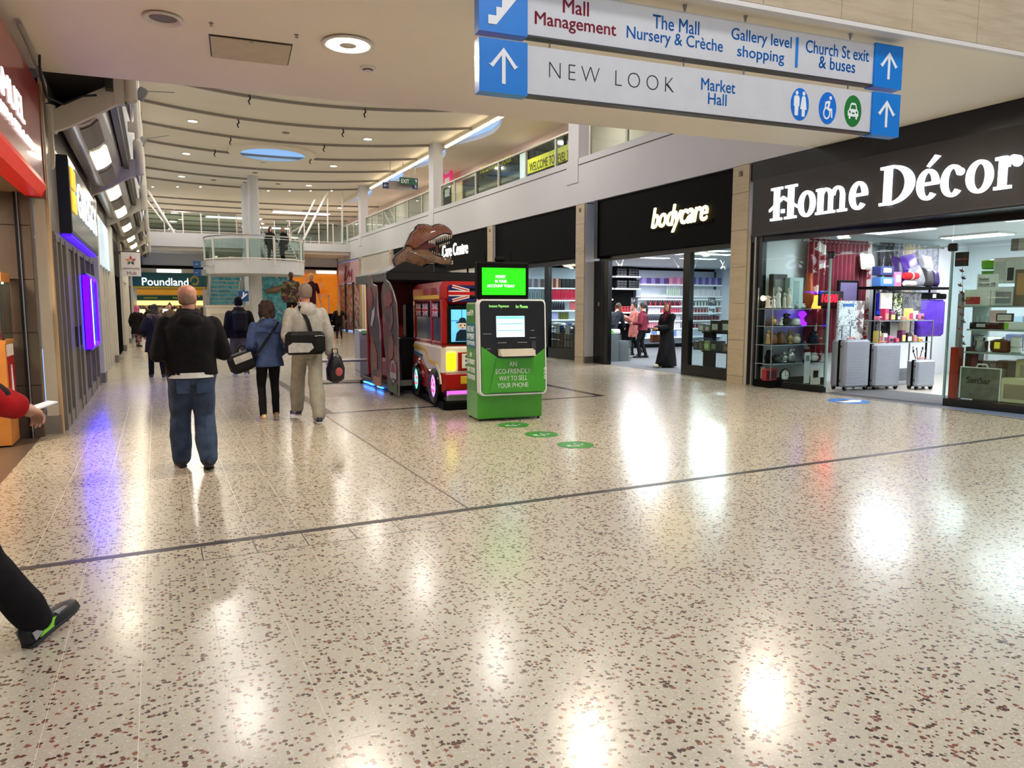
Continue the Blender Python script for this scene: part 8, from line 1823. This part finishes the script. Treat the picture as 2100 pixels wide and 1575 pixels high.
c=PZ(1300,730); person('person','person in a salmon pink coat inside the beauty shop',(c.x,c.y,0),75,h=1.68,bulk=1.08,top=cloth('salmon_coat',(196,120,110),.9),hem=.62,legs=DARKT,legw=.9,shoe=SHB,sole=SOLEW,hair='bun',hairm=mat('dark_brown_hair',(36,26,22),.6),footL=(-.1,.1),footR=(.1,-.28),liftR=.06,pitchR=-25,handL=(-.1,.3,1.25),handR=(.12,.3,1.22))
c=PZ(1268,738); person('person','person in a dark puffer jacket bending over beside the baskets',(c.x+.35,c.y+.9,0),-60,h=1.66,bulk=1.1,lean=.75,top=cloth('navy_puffer',(30,34,44),.7),hem=.86,legs=DARKT,shoe=SHB,hair='long',hairm=mat('brown_hair',(84,58,40),.6),handL=(-.18,.6,.95),handR=(.18,.6,.95),tilt=25)
c=PZ(1104,738); person('person','person in black hooded clothes standing behind the kiosk',(c.x+.05,c.y+.2,0),20,h=1.70,bulk=1.1,top=BLKC,hem=.6,legs=DARKT,shoe=SHB,hair='hoodup',hairm=BLKC,handR=(.26,.2,.95),vox=.016)
# 10 man at the left edge, cut by the frame
LIME=mat('lime_trim',(130,210,60),.4); TRB=mat('trainer_black',(26,26,28),.5); TRG=mat('trainer_grey',(150,152,154),.45)
def xl(o,j):
    global HW
    h_=j['hd'][1]; e_=j['el'][1]; d=(h_-e_).normalized(); HW=(h_+d*.11+V(.0,.0,.025),d)
    limb_=MB(); limb(limb_,[j['sh'][1],e_,h_.lerp(e_,.12)],[.088,.076,.058]); me=remesh(limb_,.012,3,wrinkle(.006,9)); me.materials.append(cloth('red_sleeve',(170,20,26),.8)); link('red_sleeve',me,o)
    m=MB(); a=j['ank'][1]; Mx=Matrix.Translation(a)@Matrix.Rotation(radians(16),4,'X')
    for s in(-1,1):
        m=MB(); m.prism([(-.045,-.045),(.04,-.055),(.10,-.035),(.055,-.015),(0,-.02)],0,.004,Mx@MF((s*.041,0,0),(0,s,0))if s>0 else Mx@MF((-.041,0,0),(0,-1,0))@Matrix.Scale(-1,4,(1,0,0))); m.build('lime_trim',LIME,o)
        m=MB(); m.prism([(-.07,-.04),(-.02,-.03),(-.05,.0),(-.075,.005)],0,.005,Mx@MF((s*.040,0,0),(0,s,0))if s>0 else Mx@MF((-.040,0,0),(0,-1,0))@Matrix.Scale(-1,4,(1,0,0))); m.build('grey_trim',TRG,o)
        m=MB(); m.prism([(.09,-.03),(.16,-.035),(.13,-.01),(.06,.01)],0,.005,Mx@MF((s*.042,0,0),(0,s,0))if s>0 else Mx@MF((-.042,0,0),(0,-1,0))@Matrix.Scale(-1,4,(1,0,0))); m.build('grey_trim',TRG,o)
PM=person('person','person in black trousers and red sleeve stepping in, holding a phone',(-1.02,3.50,0),-32,xl,h=1.78,bulk=1.1,top=cloth('dark_bodywarmer',(40,26,26),.8),hem=.88,sleeve=3.0,legs=DARKT,legw=1.25,shoe=TRB,sole=TRB,footL=(-.10,-.30),footR=(.20,.52),liftR=.012,pitchR=16,handR=(.25,.46,1.09),handL=(-.28,.05,.9),hair='short',hairm=mat('dark_brown_hair',(36,26,22),.6),vox=.012,bodyvox=.006,curl=.75)
Rz=Matrix.Rotation(radians(-32),4,'Z'); q=Vector((-1.02,3.50,0))+Rz@(HW[0]*(1.78/1.75)); o=thing('smartphone','white smartphone held in the hand at the picture edge','phone',q,radians(-50)); m=MB(); m.cbox((-.036,-.075,0),(.036,.075,.009),.004,Matrix.Rotation(radians(12),4,'X')); m.build('case',mat('phone_white',(230,226,222),.3),o); m=MB(); m.box((-.032,-.07,.009),(.032,.07,.0095),Matrix.Rotation(radians(12),4,'X')); m.build('screen',mat('phone_screen',(236,232,230),.2,emit=(240,236,232),es=.5),o)
# 11 mannequins on a stand
MQD=mat('mannequin_dark',(52,34,28),.4); MQP=mat('mannequin_tan',(176,120,92),.4); FLO=patch_mat('dark_floral',[(40,16,18),(90,24,30),(60,60,30),(120,110,60),(30,14,16)],9,.7)
yq=25.0
st=thing('mannequin_stand','low white display stand under the two mannequins','plinth',(PY(617,660,yq).x,yq,0)); m=MB(); m.cbox((-1.0,-.4,0),(1.0,.4,.86),.02); m.build('box',WMETAL,st); m=MB(); m.box((-1.03,-.43,.86),(1.03,.43,.9)); m.build('top',mat('stand_top',(190,186,180),.4),st)
person('mannequin','dark mannequin in a floral jacket on the display stand',(PY(598,620,yq).x,yq,.9),180,cat='mannequin',h=1.80,top=FLO,hem=.75,legs=cloth('black2',(24,20,20)),shoe=SHB,skin=MQD,shoulder=.2,vox=.018,bodyvox=.012)
person('mannequin','tan mannequin in a dark wine dress and yellow hat',(PY(640,620,yq).x,yq+.05,.9),180,cat='mannequin',h=1.76,dress=None,top=cloth('dark_wine_dress',(56,18,26)),hem=.45,sleeve=9,legs=None,shoe=MQP,skin=MQP,hair='cap',hairm=mat('straw_yellow',(200,160,60),.7),shoulder=.165,bulk=.88,vox=.018,bodyvox=.012)
bpy.data.scenes.remove(TMP)
